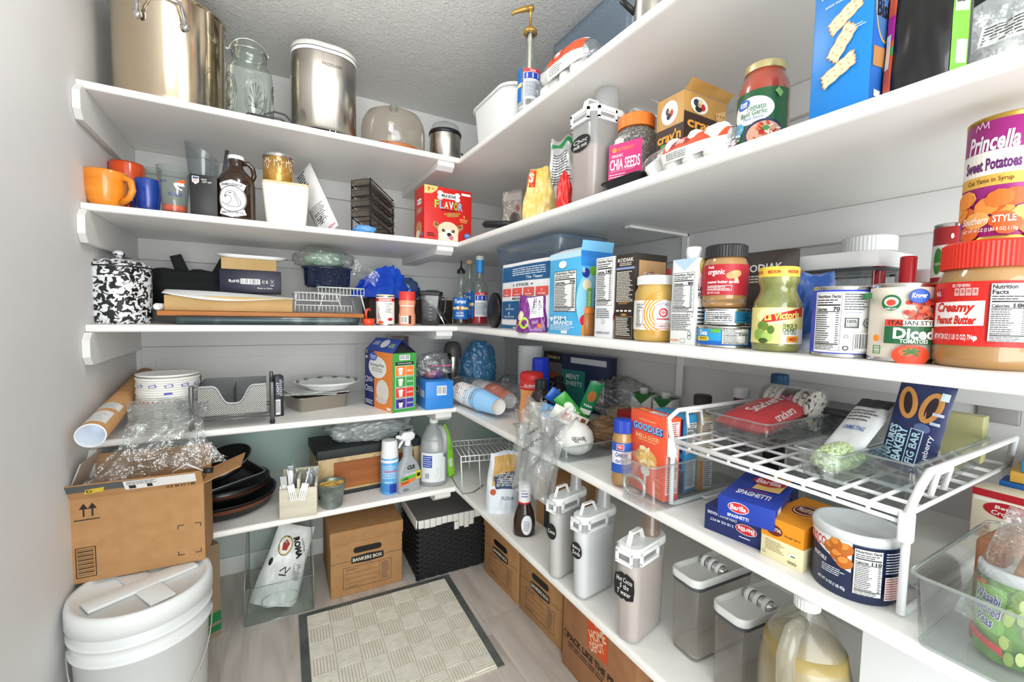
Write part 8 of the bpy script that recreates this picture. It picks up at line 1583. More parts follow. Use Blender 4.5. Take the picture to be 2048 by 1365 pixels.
# cutlery caddy
WW=pbr('whitewashed_wood','#d9d2bf',.6,noise_col=('#c9c2ab',7,.4,.7,(1,1,6)))
a,c=gp(559,1041,S5),gp(634,1031,S5); w=(c-a).to_2d().length; d=.13; h=zat(559,982,a)-S5; rz=math.atan2((c-a).y,(c-a).x); n_=Vector((-math.sin(rz),math.cos(rz),0)); ctr=(a+c)/2+n_*d/2
t=thing('cutlery_caddy','whitewashed wooden caddy full of plastic cutlery','caddy',Vector((ctr.x,ctr.y,S5)),rz)
for nm,bx in(('front_board',(-w/2,-d/2,0,w/2,-d/2+.008,h)),('back_board',(-w/2,d/2-.008,0,w/2,d/2,h*1.35)),('side_board',(-w/2,-d/2+.008,0,-w/2+.008,d/2-.008,h*1.1)),('side_board',(w/2-.008,-d/2+.008,0,w/2,d/2-.008,h*1.1)),('divider',(-.005,-d/2+.008,.008,.005,d/2-.008,h*1.3)),('floor_board',(-w/2+.008,-d/2+.008,0,w/2-.008,d/2-.008,.008))):
 b=MB(); b.box(*bx,WW,bev=.001); b.build(nm,t)
def utensil(kind,loc,rot,m,lb):
 t=thing('plastic_'+kind,lb,kind,loc,rot=rot,group='cutlery in the wooden caddy'); b=MB(); b.tube([(0,0,0),(0,0,.1)],[.004,.003],m,6); b.build('stem',t); b=MB()
 if kind=='fork':
  b.box(-.011,-.001,.095,.011,.001,.115,m)
  b.build('neck',t)
  for k in range(4):b=MB(); b.box(-.011+.006*k,-.001,.115,-.0075+.006*k,.001,.15,m); b.build('tine',t)
 elif kind=='spoon':b.lathe([(0,-.03),(.009,-.024),(.014,-.004),(.012,.016),(0,.028)],m,14,sy=.22,xf=Matrix.Translation((0,0,.125))); b.build('bowl',t)
 else:b.box(-.009,-.001,.095,.009,.001,.17,m,bev=.0008); b.build('blade',t)
CPL=film('clear_cutlery','#eef2f4',.1,.3,'#dfe6ea',.1); WPL=WHITEP; rn=random.Random(3); M_=Matrix.Translation(t.location)@Matrix.Rotation(rz,4,'Z')
for i in range(16):
 sd=-1 if i<8 else 1; k=('knife','fork','spoon','knife')[i%4]if sd<0 else('spoon','fork','spoon','spoon')[i%4]; m=WPL if i in(0,4,9,1)else CPL
 utensil(k,M_@Vector((sd*w*.25+rn.uniform(-.6,.6)*w*.12,rn.uniform(-.3,.3)*d,.012)),(rn.uniform(-.1,.12),rn.uniform(-.12,.12),rz+rn.uniform(-.6,.6)),m,'%s plastic %s in the %s bay of the caddy'%('white' if m is WPL else 'clear',k,'wall side' if sd<0 else 'pail side'))
for sx in(-1,1):
 tt=M_@Vector((sx*w*.26,-d/2-.006,h*.45)); t2=thing('plastic_fork','white plastic fork hooked over the caddy front at the %s bay'%('wall side' if sx<0 else 'pail side'),'fork',M_@Vector((sx*w*.3,-d*.36,h*1.62)),rot=(R(20),R(180+14*sx),rz))
 b=MB(); b.tube([(0,0,0),(0,0,.06)],.003,WPL,6); b.build('stem',t2); b=MB(); b.box(-.012,-.001,.058,.012,.001,.085,WPL); b.build('neck',t2)
 for k in range(4):b=MB(); b.box(-.012+.0065*k,-.001,.085,-.008+.0065*k,.001,.12,WPL); b.build('tine',t2)
 # galvanised bucket of pasta
P,r=cyl_base(638,689,1022,S5); h=top(663,965,P)
GAL=pbr('galvanised','#9aa4a0',.45,.7,noise_col=('#76827e',24,.4,.65)); t=thing('galvanised_pail','small galvanised metal pail of dry pasta','pail',P,0)
b=MB(); b.lathe([(0,.002),(r*.8,0),(r*.82,.004),(r*1.08,h*.97),(r*1.13,h),(r*1.08,h*1.01),(r*1.04,h*.97),(r*.8,.008)],GAL,36); b.build('pail_body',t); b=MB()
for i in range(26):a_,q=rn.uniform(0,6.28),r*.9*math.sqrt(rn.random()); b.tube([(q*math.cos(a_)-.008,q*math.sin(a_),h*.9),(q*math.cos(a_),q*math.sin(a_)+.006,h*.93+.006*rn.random()),(q*math.cos(a_)+.01,q*math.sin(a_),h*.91)],.003,pbr('dry_pasta','#d9b45a',.5),5)
b.lathe([(0,h*.88),(r*1.0,h*.88)],pbr('dry_pasta'),24); o=b.build('pasta',t); o['kind']='stuff'
# speaker-like wooden box
t,w,d,h=corner_box('wooden_box','wooden box with black lid, brass corners and orange panel',(637,1000),(838,960),(845,950),876,S5,pbr('box_frame','#c9b083',.55,noise_col=('#a88c5c',20,.5,.7)),dmin=.24,part='box_frame')
b=MB(); b.box(-w*.36,-d/2-.004,h*.14,w*.44,-d/2-.0005,h*.72,pbr('orange_ply','#a5602a',.5,noise_col=('#8a4a1c',4,.3,.7,(1,1,8)))); b.build('wood_panel',t); b=MB(); b.box(-w/2-.006,-d/2-.006,h*.82,w/2+.006,d/2,h+.004,pbr('black_leatherette','#26292b',.6,bump=(200,.2,.002)),bev=.004); b.build('lid',t); b=MB(); b.box(-w/2-.002,-d/2-.003,0,w/2+.002,d/2,h*.09,pbr('black_leatherette'),bev=.002); b.build('base_band',t)
for z in(h*.66,h*.76,h*.88):
 b=MB(); b.lathe([(0,.006),(.005,.004),(.006,0)],CHROME,12,xf=Matrix.Translation((-w/2-.003,-d/2+.02,z))@Matrix.Rotation(R(-90),4,'Y')); b.build('stud',t)
WB=t; M_=Matrix.Translation(WB.location)@Matrix.Rotation(WB.rotation_euler.z,4,'Z')
t=thing('grocery_bag','pale translucent grocery bag slumped on the wooden box','bag',M_@Vector((.02,-.03,h+.005)),WB.rotation_euler.z); GB=film('thin_bag','#f6fafa',.06,.55,'#eef5f6',.2,bump=(12,.6,.03)); blob(t,w*.36,.085,.05,GB,51,.25,2,'film',crum=.25,cf=4,sub=5)
b=MB(); b.grid(lambda u,v:Vector((w*.22+u*.07-.02*v,-.12-.012*math.sin(u*5),.045-v*.075+.01*N((u*5,v*5,0),1,2))),10,10,GB); b.build('bag_tail',t)
# aerosol, descaler spray, gallon jug
P,r=cyl_base(761,797,991,S5); h=top(779,880,P)
t=thing('aerosol_can','blue and white disinfectant aerosol can','spray can',P,face(P)); b=MB(); b.lathe([(0,0),(r*.95,0),(r,.004),(r,h*.66),(r*.92,h*.69)],pbr('aero_blue','#5aa8dc',.3),32); b.build('can_body',t); b=MB(); b.lathe([(r*.98,h*.68),(r*.98,h*.72),(r*.9,h*.86),(r*.88,h*.97),(r*.8,h),(r*.3,h*.98),(0,h*.96)],WHITEP,32); b.build('cap',t)
p=PR(); p.rect(-r*1.5,h*.6,r*1.5,h*.65,'#e9eef2'); p.rect(r*.0,h*.03,r*1.3,h*.2,'#1d3a9c'); p.rect(-r*1.5,h*.06,r*.0,h*.2,'#3f86cc'); p.micro(-r*.9,h*.3,r*.9,h*.56,8,'#e4f0f8',.35,3); p.rect(-r*.6,h*.43,r*.9,h*.45,'#d85a7a'); p.text('SPRAY',-r*.1,h*.24,h*.03,'#f2f6fa',w=r*.9); p.on_cyl(t,r*1.003)
a,c=gp(795,990,S5),gp(842,983,S5); w=(c-a).to_2d().length*1.02; ctr=(a+c)/2+Vector((0,.03,0)); ctr.z=S5; h=zat(818,862,ctr)-S5
t=thing('descaler_spray','grey trigger spray bottle of calcium remover','spray bottle',ctr,R(14)); GP=pbr('grey_plastic','#a5a9ad',.4)
b=MB(); hw=w/2; b.rrect([(hw*.92,.024,.012,0),(hw,.027,.014,.006),(hw,.027,.014,h*.36),(hw*.8,.024,.014,h*.46),(hw*.5,.018,.014,h*.54),(hw*.42,.017,.014,h*.58)],GP,5); b.rcap(hw*.92,.024,.012,0,GP,5,up=False)
for i in range(8):z=h*(.58+.022*i); b.rrect([(hw*.42,.017,.014,z),(hw*.38,.015,.014,z+h*.011),(hw*.42,.017,.014,z+h*.022)],GP,5)
b.build('bottle_body',t); b=MB(); b.lathe([(.013,h*.755),(.014,h*.76),(.014,h*.82),(.01,h*.84)],WHITEP,20); b.rrect([(.012,.01,.008,h*.83),(.03,.013,.01,h*.87),(.034,.014,.01,h*.93),(.02,.01,.008,h*.985)],WHITEP,5); b.rcap(.02,.01,.008,h*.985,WHITEP,5); hd=b.build('trigger_head',t)
b=MB(); b.tube([(-.02,0,h*.88),(-.05,0,h*.93),(-.056,0,h*.92)],[.011,.008,.007],WHITEP,10); b.build('nozzle',hd); b=MB(); b.tube([(-.022,0,h*.86),(-.036,0,h*.8),(-.044,0,h*.74)],[.006,.006,.004],WHITEP,8); b.build('trigger',hd)
p=PR(); p.text('CLR',hw*.05,h*.42,h*.07,'#26282a',w=hw*.75,bold=.05,shear=.1); p.text('CALCIUM',-hw*.1,h*.31,h*.035,'#f2f2f0',w=hw*1.1,bold=.02); p.poly([(-hw*.95,h*.21),(hw*.55,h*.25),(hw*.55,h*.3),(-hw*.95,h*.265)],'#5fbf3a'); p.text('LIME',-hw*.5,h*.245,h*.035,'#1d3a14',w=hw*.6,bold=.03); p.poly([(-hw*.95,h*.13),(hw*.3,h*.18),(hw*.5,h*.24),(-hw*.95,h*.205)],'#ee7a2c'); p.text('RUST',-hw*.5,h*.18,h*.035,'#5a2408',w=hw*.65,bold=.03); p.rect(hw*.5,h*.2,hw*.97,h*.34,'#d8c83c'); p.rect(hw*.58,h*.24,hw*.9,h*.3,'#2c2c20'); p.micro(-hw*.7,h*.04,-hw*.1,h*.09,2,'#45484c',.4,3); p.build(t,lambda u,v,o:Vector((u,-.0275-o,v)))
def gallon(name,label,P,rz,r,h,fill,fz,prints=None,m=None,capc=None):
 t=thing(name,label,'jug',P,rz); m=m or MILKY
 pf=[(0,.002),(r*.9,0),(r,.01),(r,h*.52),(r*.97,h*.6),(r*.8,h*.74),(r*.5,h*.86),(r*.27,h*.92),(r*.26,h*.95)]
 b=MB(); b.lathe(pf,m,40,power=2.5); b.build('jug_body',t); b=MB(); b.lathe([(q*.97,z)for q,z in pf if z<=h*fz]+[(r*.86 if fz>.6 else r*.97,h*fz),(0,h*fz)],fill,40,power=2.5); b.build('liquid',t)
 cap(t,r*.3,h*.93,h,capc or WHITEP,'cap',24); b=MB(); b.tube([(r*.3,-r*.25,h*.88),(r*.62,-r*.62,h*.86),(r*.8,-r*.84,h*.74),(r*.78,-r*.82,h*.56),(r*.7,-r*.72,h*.48)],[.012,.014,.015,.014,.012],m,10); b.build('handle',t)
 if prints:p=PR(); prints(p,r,h); p.on_cyl(t,r*1.12)
 return t
P,r=cyl_base(838,895,975,S5); h=top(866,836,P)
def pr(p,r,h):p.rect(-r*.95,h*.08,r*.9,h*.52,'#dfe5e6'); p.rect(-r*.8,h*.3,-r*.1,h*.48,'#1d3f9c'); p.micro(-r*.76,h*.31,-r*.14,h*.47,5,'#c9d4ee',.4,2); p.barcode(-r*.6,h*.12,-r*.25,h*.22,n=10,bg='#dfe5e6'); p.line([(r*.1,h*.12),(r*.3,h*.22),(r*.2,h*.3),(r*.5,h*.26),(r*.6,h*.14),(r*.3,h*.1)],.0012,'#9fb08c'); p.ell(r*.85,h*.48,r*.1,h*.04,'#1d3f9c')
gallon('vinegar_jug','clear gallon jug of white vinegar with pale label',P,face(P),r*.98,h,film('clear_liquid','#f4f6f6',.02,.45,'#eef2f2'),.7,pr)
# green cleaning brush
P=gp(906,956,S5); t=thing('cleaning_brush','lime green plastic brush leaning beside the vinegar jug','brush',P+Vector((.0,.02,.004)),rot=(R(-4),R(-5),R(20))); LG=pbr('lime_plastic','#8fdc3a',.35); hh=zat(893,850,P)-S5
b=MB(); b.box(-.02,-.01,0,.02,.01,hh*.55,LG,bev=.006); b.build('head',t); b=MB(); b.tube([(0,0,hh*.5),(.004,0,hh*.68),(-.004,0,hh*.85),(-.012,0,hh)],[.012,.016,.014,.006],LG,10); b.build('handle',t); b=MB(); b.box(-.016,-.012,.05,.004,-.0102,.09,'#e6e6e0'); b.build('sticker',t)
# white wire helper shelf in the corner
a=gp(921,981,S5); e=gp(950,976,S5); h=zat(921,914,a)-S5; wX=.3; dY=.24
t=thing('wire_helper_shelf','small white wire helper shelf in the low corner','shelf stand',a,R(-12))
for yy in(0,dY):
 b=MB(); b.tube([(0,yy,h),(wX,yy,h)],.003,WIRE,6); b.build('long_rail',t)
 b=MB(); b.tube([(0,yy,h-.025),(wX,yy,h-.025)],.0025,WIRE,6); b.build('lower_rail',t)
for i in range(15):x=wX*i/14; b=MB(); b.tube([(x,0,h-.025),(x,0,h),(x,dY,h),(x,dY,h-.025)],.0018,WIRE,5); b.build('cross_wire',t)
for(x,y)in((.0,.0),(wX*.28,.0),(0,dY),(wX,0),(wX,dY),(wX*.28,dY)):b=MB(); b.tube([(x,y,h),(x+.008,y,.003)],.003,WIRE,6); b.build('leg',t)
a=[gp(*q,S5)+Vector((0,0,.003))for q in((905,938),(903,955),(912,972),(926,990),(948,986),(966,972))]
b=MB(); b.tube(a,.002,pbr('thin_cable','#6e6a66',.5),5); tag(b.build('power_cable'),'thin grey cable trailing over the low shelf corner','cable')
# lowest shelf, right run
P=gp(1000,1026,S5)+Vector((.03,.02,0)); P.z=S5; h=top(1010,905,P)
def pr(p):p.rect(-.055,h*.45,.06,h*.95,'#c9a05a'); p.poly([(-.05,h*.62),(.06,h*.72),(.06,h*.4),(-.04,h*.4)],'#3a4a6a'); p.micro(-.04,h*.44,.055,h*.66,8,'#dfe4ea',.4,3); p.ell(-.05,h*.35,.012,.012,'#b8562a'); p.text('FLOUR',.01,h*.25,.014,'#4a5a7a',w=.05)
standing_bag('baking_pouch','white and tan stand-up baking pouch on the low shelf',P,face(P,6),.15,h,.09,pbr('white_blue_pouch','#dfe6ee',.35),101,pr,amp=.12,warp=.2)
P,r=cyl_base(1026,1070,1079,S5); h=top(1046,965,P)
t=thing('chocolate_syrup','brown chocolate syrup squeeze bottle with white cap','bottle',P,face(P)); b=MB(); b.lathe([(0,0),(r*.93,0),(r,.006),(r*.98,h*.28),(r*.85,h*.44),(r*.62,h*.56),(r*.55,h*.62)],pbr('chocolate','#2a1710',.2,coat=.4),32,sy=.75); b.build('bottle_body',t); cap(t,r*.56,h*.62,h,WHITEP); b=MB(); b.lathe([(r*.57,h*.615),(r*.585,h*.62),(r*.585,h*.645),(r*.57,h*.65)],pbr('red_lid'),28); b.build('red_ring',t)
p=PR(); p.ell(r*.25,h*.24,r*.5,h*.19,'#cfd6e2',28); p.ell(r*.25,h*.24,r*.45,h*.175,'#e9ecf0',28); p.micro(-r*.05,h*.12,r*.55,h*.32,8,'#4a4e60',.4,4); p.build(t,lambda u,v,o:Vector(((r+o+.001)*math.sin(u/r),-(r*.76+o+.001)*math.cos(u/r),v)),step=.004)
p=PR(); p.micro(-r*.3,h*.74,r*.3,h*.9,3,'#3a4a8a',.4,4); p.on_cyl(t,r*.565)
t,w,d,h=corner_box('parcel_box','brown parcel box with black printed tape on the low shelf',(1072,1042),(1108,1068),(1130,1055),968,S5,CARD,dmin=.2); p=PR(); p.rect(-w*.05,0,w*.3,h,'#1d2326'); p.ring(w*.12,h*.6,w*.08,w*.1,'#3f8a9a',16); p.on_box(t,'front',w,d,h)
CAND=(((1088,1152),(1112,1167),(1170,1150),1008,'tall flip-lid canister of cocoa with small oval chalk label',('Cocoa',),None,'#c9c2bd'),((1136,1190),(1163,1210),(1246,1188),1046,'tall flip-lid canister of baking soda with oval chalk label',('Baking','Soda'),None,'#eeeff0'),((1222,1272),(1266,1302),(1338,1270),1112,'tall flip-lid canister of hot cocoa with shaped chalk label',('Hot Cocoa','5 tbs','T water'),1,'#bda79c'))
for(L_,C_,R_,yt,lb,tx,sq_,fc)in CAND:
 a,c,e=gp(*L_,S5),gp(*C_,S5),gp(*R_,S5); f=c-a; w=f.to_2d().length; rz=math.atan2(f.y,f.x); nn=Vector((-math.sin(rz),math.cos(rz),0)); d=min(.22,max(.15,abs((e-c).dot(nn)))); hz=(zat(C_[0],yt,c)-S5)/.85; ctr=(a+c)/2+nn*d/2
 def tg(p,w=w,hz=hz,tx=tx,sq_=sq_):
  cy=hz*.52
  if sq_:p.poly([(-w*.42,cy+.026),(-w*.1,cy+.034),(0,cy+.03),(w*.1,cy+.034),(w*.42,cy+.026),(w*.46,cy),(w*.42,cy-.026),(w*.1,cy-.034),(0,cy-.03),(-w*.1,cy-.034),(-w*.42,cy-.026),(-w*.46,cy)],'#17191a'); [p.text(s_,0,cy+.016-.016*i,.012,'#f2f2ee',w=w*(.7,.4,.6)[i],bold=0,shear=.15)for i,s_ in enumerate(tx)]
  else:oval_tag(tx,0,cy,w*.4,hz*.085)(p)
 canister(lb,Vector((ctr.x,ctr.y,S5)),rz,w,d,hz,pbr('powder_'+fc,fc,.9),.85,tg,'flip-lid canisters on the low shelf',cupcol=film('brown_cup','#e6dcd4',.03,.3,'#c8ac98',.2)if sq_ else None)
def pop_box(label,L_,C_,yl,d):
 a,c=gp(*L_,S5),gp(*C_,S5); f=c-a; w=f.to_2d().length; rz=math.atan2(f.y,f.x); nn=Vector((-math.sin(rz),math.cos(rz),0)); ctr=(a+c)/2+nn*d/2; hz=zat(L_[0],yl,a)-S5
 t=thing('pop_lid_canister',label,'canister',Vector((ctr.x,ctr.y,S5)),rz,'pop-lid canisters'); hx,hy=w/2,d/2; CB=film('grey_clear_body','#efeeec',.03,.16,'#c9c4be',.1)
 b=MB(); b.rrect([(hx*.9,hy*.92,.015,.003),(hx*.94,hy*.95,.018,.01),(hx,hy,.02,hz*.86)],CB,6); b.rcap(hx*.9,hy*.92,.015,.003,CB,6,up=False); b.build('clear_body',t)
 b=MB(); b.rrect([(hx*1.0,hy*1.0,.02,hz*.86),(hx*1.01,hy*1.01,.02,hz*.865),(hx*1.01,hy*1.01,.02,hz*.905)],pbr('gasket'),6); b.build('gasket',t); b=MB(); b.rrect([(hx*1.03,hy*1.02,.022,hz*.905),(hx*1.06,hy*1.04,.024,hz*.915),(hx*1.06,hy*1.04,.024,hz*.985),(hx*1.02,hy*1.02,.022,hz),(hx*.95,hy*.96,.02,hz-.003),(hx*.88,hy*.9,.018,hz-.012)],pbr('lid_grey_white','#dddfdd',.35),6); b.rcap(hx*.88,hy*.9,.018,hz-.012,pbr('lid_grey_white'),6); ld=b.build('lid',t)
 b=MB(); b.lathe([(0,-.034),(.01,-.034),(.013,-.024),(.013,.024),(.01,.034),(0,.034)],CHROME,16,xf=Matrix.Translation((0,.0,hz-.006))@Matrix.Rotation(R(90),4,'Y')); b.build('lever',ld)
 for q in(-.02,0,.02):b=MB(); b.lathe([(.0145,-.005),(.017,-.004),(.017,.004),(.0145,.005)],WHITEP,16,xf=Matrix.Translation((q,0,hz-.006))@Matrix.Rotation(R(90),4,'Y')); b.build('lever_collar',ld)
 b=MB(); b.rrect([(hx*.86,hy*.88,.015,.008),(hx*.9,hy*.9,.018,hz*.06)],pbr('grain','#cfc8bd',.8),5); b.rcap(hx*.9,hy*.9,.018,hz*.06,pbr('grain'),5); b.build('dry_goods',t); return t
pop_box('clear pop-lid canister with white lid beside the hot cocoa',(1334,1288),(1387,1336),1128,.2)
pop_box('second clear pop-lid canister with white lid beside oil jug',(1414,1368),(1478,1428),1196,.2)
P,r=cyl_at(1512,1712,1340,S5,X=-.47); h=.3
gallon('oil_jug','gallon jug of pale yellow cooking oil with loop handle',P,face(P,-62),r*.94,h,pbr('cooking_oil','#a08d55',.2),.72,None,film('thin_jug','#f6f6f2',.03,.22,'#e9e6da',.2))
a=atX(1720,1330,-.47); t=box_thing('white_parcel','large plain white box with blue base on the low shelf','box',Vector((-.47+.13,a.y-.14,S5)),RZR,.28,.26,.31,pbr('white_card')); p=PR(); p.rect(-.14,0,.14,.13,'#2446c0'); p.ring(-.12,.16,.004,.005,'#333',12); p.line([(-.128,.16),(-.112,.16)],.0008,'#333'); p.line([(-.12,.152),(-.12,.168)],.0008,'#333'); p.on_box(t,'front',.28,.26,.31)
# ================================================================ on the floor
r=.157; P,q=cyl_at(131,420,1180,0,Y=-1); k=r/q; P=Vector((CAM.x+(P.x-CAM.x)*k,CAM.y+(P.y-CAM.y)*k,0)); H=zat(275,1168,P)
t=thing('plastic_bucket','white five gallon plastic bucket with screw lid under parcel box','bucket',P,R(10)); BK=pbr('bucket_plastic','#e2e5e4',.38)
b=MB(); b.lathe([(0,0),(r*.88,0),(r*.9,.006),(r*.975,H*.72),(r*1.03,H*.725),(r*1.035,H*.74),(r*.98,H*.745),(r*.985,H*.81),(r*1.04,H*.815),(r*1.04,H*.83),(r*.985,H*.835),(r*.985,H*.9)],BK,64); b.build('bucket_body',t)
b=MB(); b.lathe([(r*1.0,H*.88),(r*1.05,H*.885),(r*1.05,H*.97),(r*1.03,H),(r*.95,H),(r*.92,H-.012),(0,H-.012)],BK,64); ld=b.build('lid',t)
for a_ in(0,90):b=MB(); b.box(-r*.82,-.03,H-.0118,r*.82,.03,H-.002-a_*.00002,BK,Matrix.Rotation(R(a_+20),4,'Z'),bev=.003); b.build('lid_rib',ld)
pts=[Vector((r*1.03*math.cos(a_),0,0))+Vector((0,-math.sin(a_)*r*1.1,H*.76-math.sin(a_)*.2))for a_ in[PI*i/24 for i in range(25)]]
b=MB(); b.tube(pts,.0022,CHROME,6); hd=b.build('wire_handle',t); b=MB(); b.tube(pts[9:16],.009,WHITEP,10); b.build('grip',hd)
# parcel box on the bucket
zL=H+.0005; a,c=gp(138,1172,zL),gp(411,1119,zL); f=c-a; w=f.to_2d().length; rz=math.atan2(f.y,f.x); d=.15; nn=Vector((-math.sin(rz),math.cos(rz),0)); ctr=(a+c)/2+nn*d/2; h=zat(411,966,c)-zL
t=thing('parcel_box','open brown parcel box with raised flaps on the white bucket','box',Vector((ctr.x,ctr.y,zL)),rz); k=.004
for nm,q in(('front_wall',(-w/2,-d/2,0,w/2,-d/2+k,h)),('back_wall',(-w/2,d/2-k,0,w/2,d/2,h)),('left_wall',(-w/2,-d/2+k,0,-w/2+k,d/2-k,h)),('right_wall',(w/2-k,-d/2+k,0,w/2,d/2-k,h)),('bottom',(-w/2+k,-d/2+k,0,w/2-k,d/2-k,k))):b=MB(); b.box(*q,CARD); b.build(nm,t)
def flap(nm,A_,B_,out,m=CARD,prt=None):
 A_,B_,out=Vector(A_),Vector(B_),Vector(out); b=MB(); b.add([A_,B_,B_+out,A_+out],[(0,1,2,3)],m); o=solid(b.build(nm,t),.003,0)
 if prt:
  n3=(B_-A_).cross(out).normalized(); e1=(B_-A_).normalized(); e2=out.normalized(); p=PR(); prt(p,(B_-A_).length,out.length); p.build(o,lambda u,v,q:A_+e1*u+e2*v+n3*(q+.002))
def fp(p,L_,l):p.rect(0,l*.5,L_*.5,l*.98,'#55585c'); p.rect(L_*.42,l*.3,L_*.95,l*.95,'#e6e6e4'); p.rect(L_*.45,l*.35,L_*.5,l*.6,'#222'); p.rect(L_*.58,l*.35,L_*.62,l*.6,'#222'); p.micro(L_*.44,l*.62,L_*.66,l*.9,3,'#444',.4,2); p.poly([(L_*.14,l*.35),(L_*.27,l*.42),(L_*.29,l*.75),(L_*.16,l*.68)],'#d8b83c'); p.text('D',L_*.18,l*.53,l*.2,'#2a2410',w=.012,bold=.03); p.barcode(L_*.7,l*.02,L_*.95,l*.26,bg='#b98753',n=20)
flap('front_flap',(-w/2,-d/2,h),(w/2,-d/2,h),(0,-.035,.05),CARD,fp); flap('back_flap',(-w/2,d/2,h),(w/2,d/2,h),(0,.004,.085)); flap('right_flap',(w/2,-d/2,h),(w/2,d/2,h),(.1,0,.04)); flap('left_flap',(-w/2,-d/2,h),(-w/2,d/2,h),(.035,0,.1),pbr('grey_card'))
p=PR(); w2=w/2
for x in(-.78,-.66):p.rect(w2*x,h*.78,w2*x+.004,h*.88,'#1d1a16'); p.poly([(w2*x-.008,h*.87),(w2*x+.012,h*.87),(w2*x+.002,h*.94)],'#1d1a16')
p.rect(-w2*.9,h*.74,-w2*.55,h*.752,'#1d1a16'); p.frame(-w2*.9,h*.06,-w2*.62,h*.42,.002,'#1d1a16')
for i in range(13):p.rect(-w2*.87,h*(.09+.025*i),-w2*.65,h*(.09+.025*i)+.0012+.0016*(i%2),'#1d1a16')
for(x,y,sx,sy)in((.58,.5,1,-1),(.94,.5,-1,-1),(.58,.12,1,1),(.94,.12,-1,1)):p.rect(min(w2*x,w2*x+sx*.015),h*y-.001,max(w2*x,w2*x+sx*.015),h*y+.001,'#1d1a16'); p.rect(w2*x-.001,min(h*y,h*y+sy*.012),w2*x+.001,max(h*y,h*y+sy*.012),'#1d1a16')
p.on_box(t,'front',w,d,h)
a=Vector((w*.2,-d*.1,h*.7)); b=MB(); b.tube([a,a+Vector((.02,-.05,.12)),a+Vector((.06,-.09,.15)),a+Vector((.1,-.08,.12))],.0025,pbr('white_cord','#dcdcda',.5),6); b.tube([a+Vector((.1,-.08,.12)),a+Vector((.125,-.08,.118))],.009,BLACKP,8); tag(b.build('charger_cord'),'white charger cord looping out of the open parcel box','cord',t.location.copy(),rz)
# tall carton with green stripes
t,w,d,h=corner_box('striped_carton','tall brown carton with two green stripes behind the bucket',(385,1302),(443,1268),(450,1250),1085,0,pbr('dull_card','#9a8468',.8),dmin=.2); p=PR(); p.rect(-w*.5,h*.16,w*.5,h*.27,'#1d7a44'); p.rect(-w*.5,h*.06,w*.5,h*.13,'#1d7a44'); p.on_box(t,'front',w,d,h)
# acrylic bin and flour bag
a,c=gp(490,1256,0),gp(628,1219,0); f=c-a; w=f.to_2d().length; rz=math.atan2(f.y,f.x); d=.27; nn=Vector((-math.sin(rz),math.cos(rz),0)); ctr=(a+c)/2+nn*d/2; h=zat(490,1182,a); hb=h*2.0
t=thing('acrylic_bin','clear acrylic open bin with low front holding the flour bag','bin',Vector((ctr.x,ctr.y,0)),rz); AC=film('green_acrylic','#f0f6f4',.03,.05,'#d6e6e2')
for nm,q in(('front_wall',[(-w/2,-d/2,0),(w/2,-d/2,0),(w/2,-d/2,h),(-w/2,-d/2,h)]),('back_wall',[(-w/2,d/2,0),(w/2,d/2,0),(w/2,d/2,hb),(-w/2,d/2,hb)]),('side_wall',[(-w/2,-d/2,0),(-w/2,d/2,0),(-w/2,d/2,hb),(-w/2,d*.1,hb),(-w/2,-d/2,h)]),('side_wall',[(w/2,-d/2,0),(w/2,d/2,0),(w/2,d/2,hb),(w/2,d*.1,hb),(w/2,-d/2,h)]),('floor_pane',[(-w/2,-d/2,.002),(w/2,-d/2,.002),(w/2,d/2,.002),(-w/2,d/2,.002)])):
 b=MB(); b.add(q,[tuple(range(len(q)))],AC); o=b.build(nm,t); b=MB(); b.tube([Vector(v)for v in q],.0022,RIMF,6,True); b.build('edge',o)
pts=[]
for i in range(24):a_=2*PI*i/24; c_,s_=math.cos(a_),math.sin(a_); q=(abs(c_)**3+abs(s_)**3)**(-1/3); pts.append((c_*q*w*.26,-d/2-.003,h*.56+s_*q*h*.17))
b=MB(); b.tube(pts,.003,RIMF,6,True); b.build('moulded_handle',t); M_=Matrix.Translation(t.location)@Matrix.Rotation(rz,4,'Z')
t=thing('flour_bag','white flour bag with yellow and red emblem slumped in acrylic bin','bag',M_@Vector((-.03,-.03,.006)),rot=(R(-22),R(20),rz)); fb=pbr('flour_film','#eef0ee',.3,coat=.2); hh=.31; wf=.18
fn=pillow_bag(t,wf,hh,.12,fb,111,'bag',amp=.12,freq=14,base=lambda c_:(1-c_)**.35*(.75+.25*math.cos(c_*3)),pu=2.4,warp=.18)
p=PR(); p.ell(-.03,hh*.72,.032,.04,'#1d1a16',24); p.ell(-.03,hh*.72,.029,.037,'#e8d23c',24); p.poly([(-.045,hh*.74),(-.03,hh*.8),(-.012,hh*.75),(-.02,hh*.66),(-.04,hh*.66)],'#b02a22'); p.text('ROMA',.03,hh*.72,.03,'#1a1816',w=.09,rot=-62,bold=.06,shear=.1); p.text('QUALITY NO. 1',.055,hh*.74,.011,'#33302c',w=.07,rot=-62); p.line([(-.02,hh*.4),(.0,hh*.46),(.005,hh*.38),(.02,hh*.46)],.004,'#1a1816'); p.line([(-.02,hh*.36),(.01,hh*.36)],.005,'#1a1816'); p.rect(.03,hh*.3,.07,hh*.52,'#dfe3e2'); p.micro(.032,hh*.31,.068,hh*.51,9,'#6a6c6c',.4,3); p.ell(-.07,hh*.5,.008,.016,'#1a1816',10); p.build(t,lambda u,v,o:fn(u,v,o+.001),step=.01)
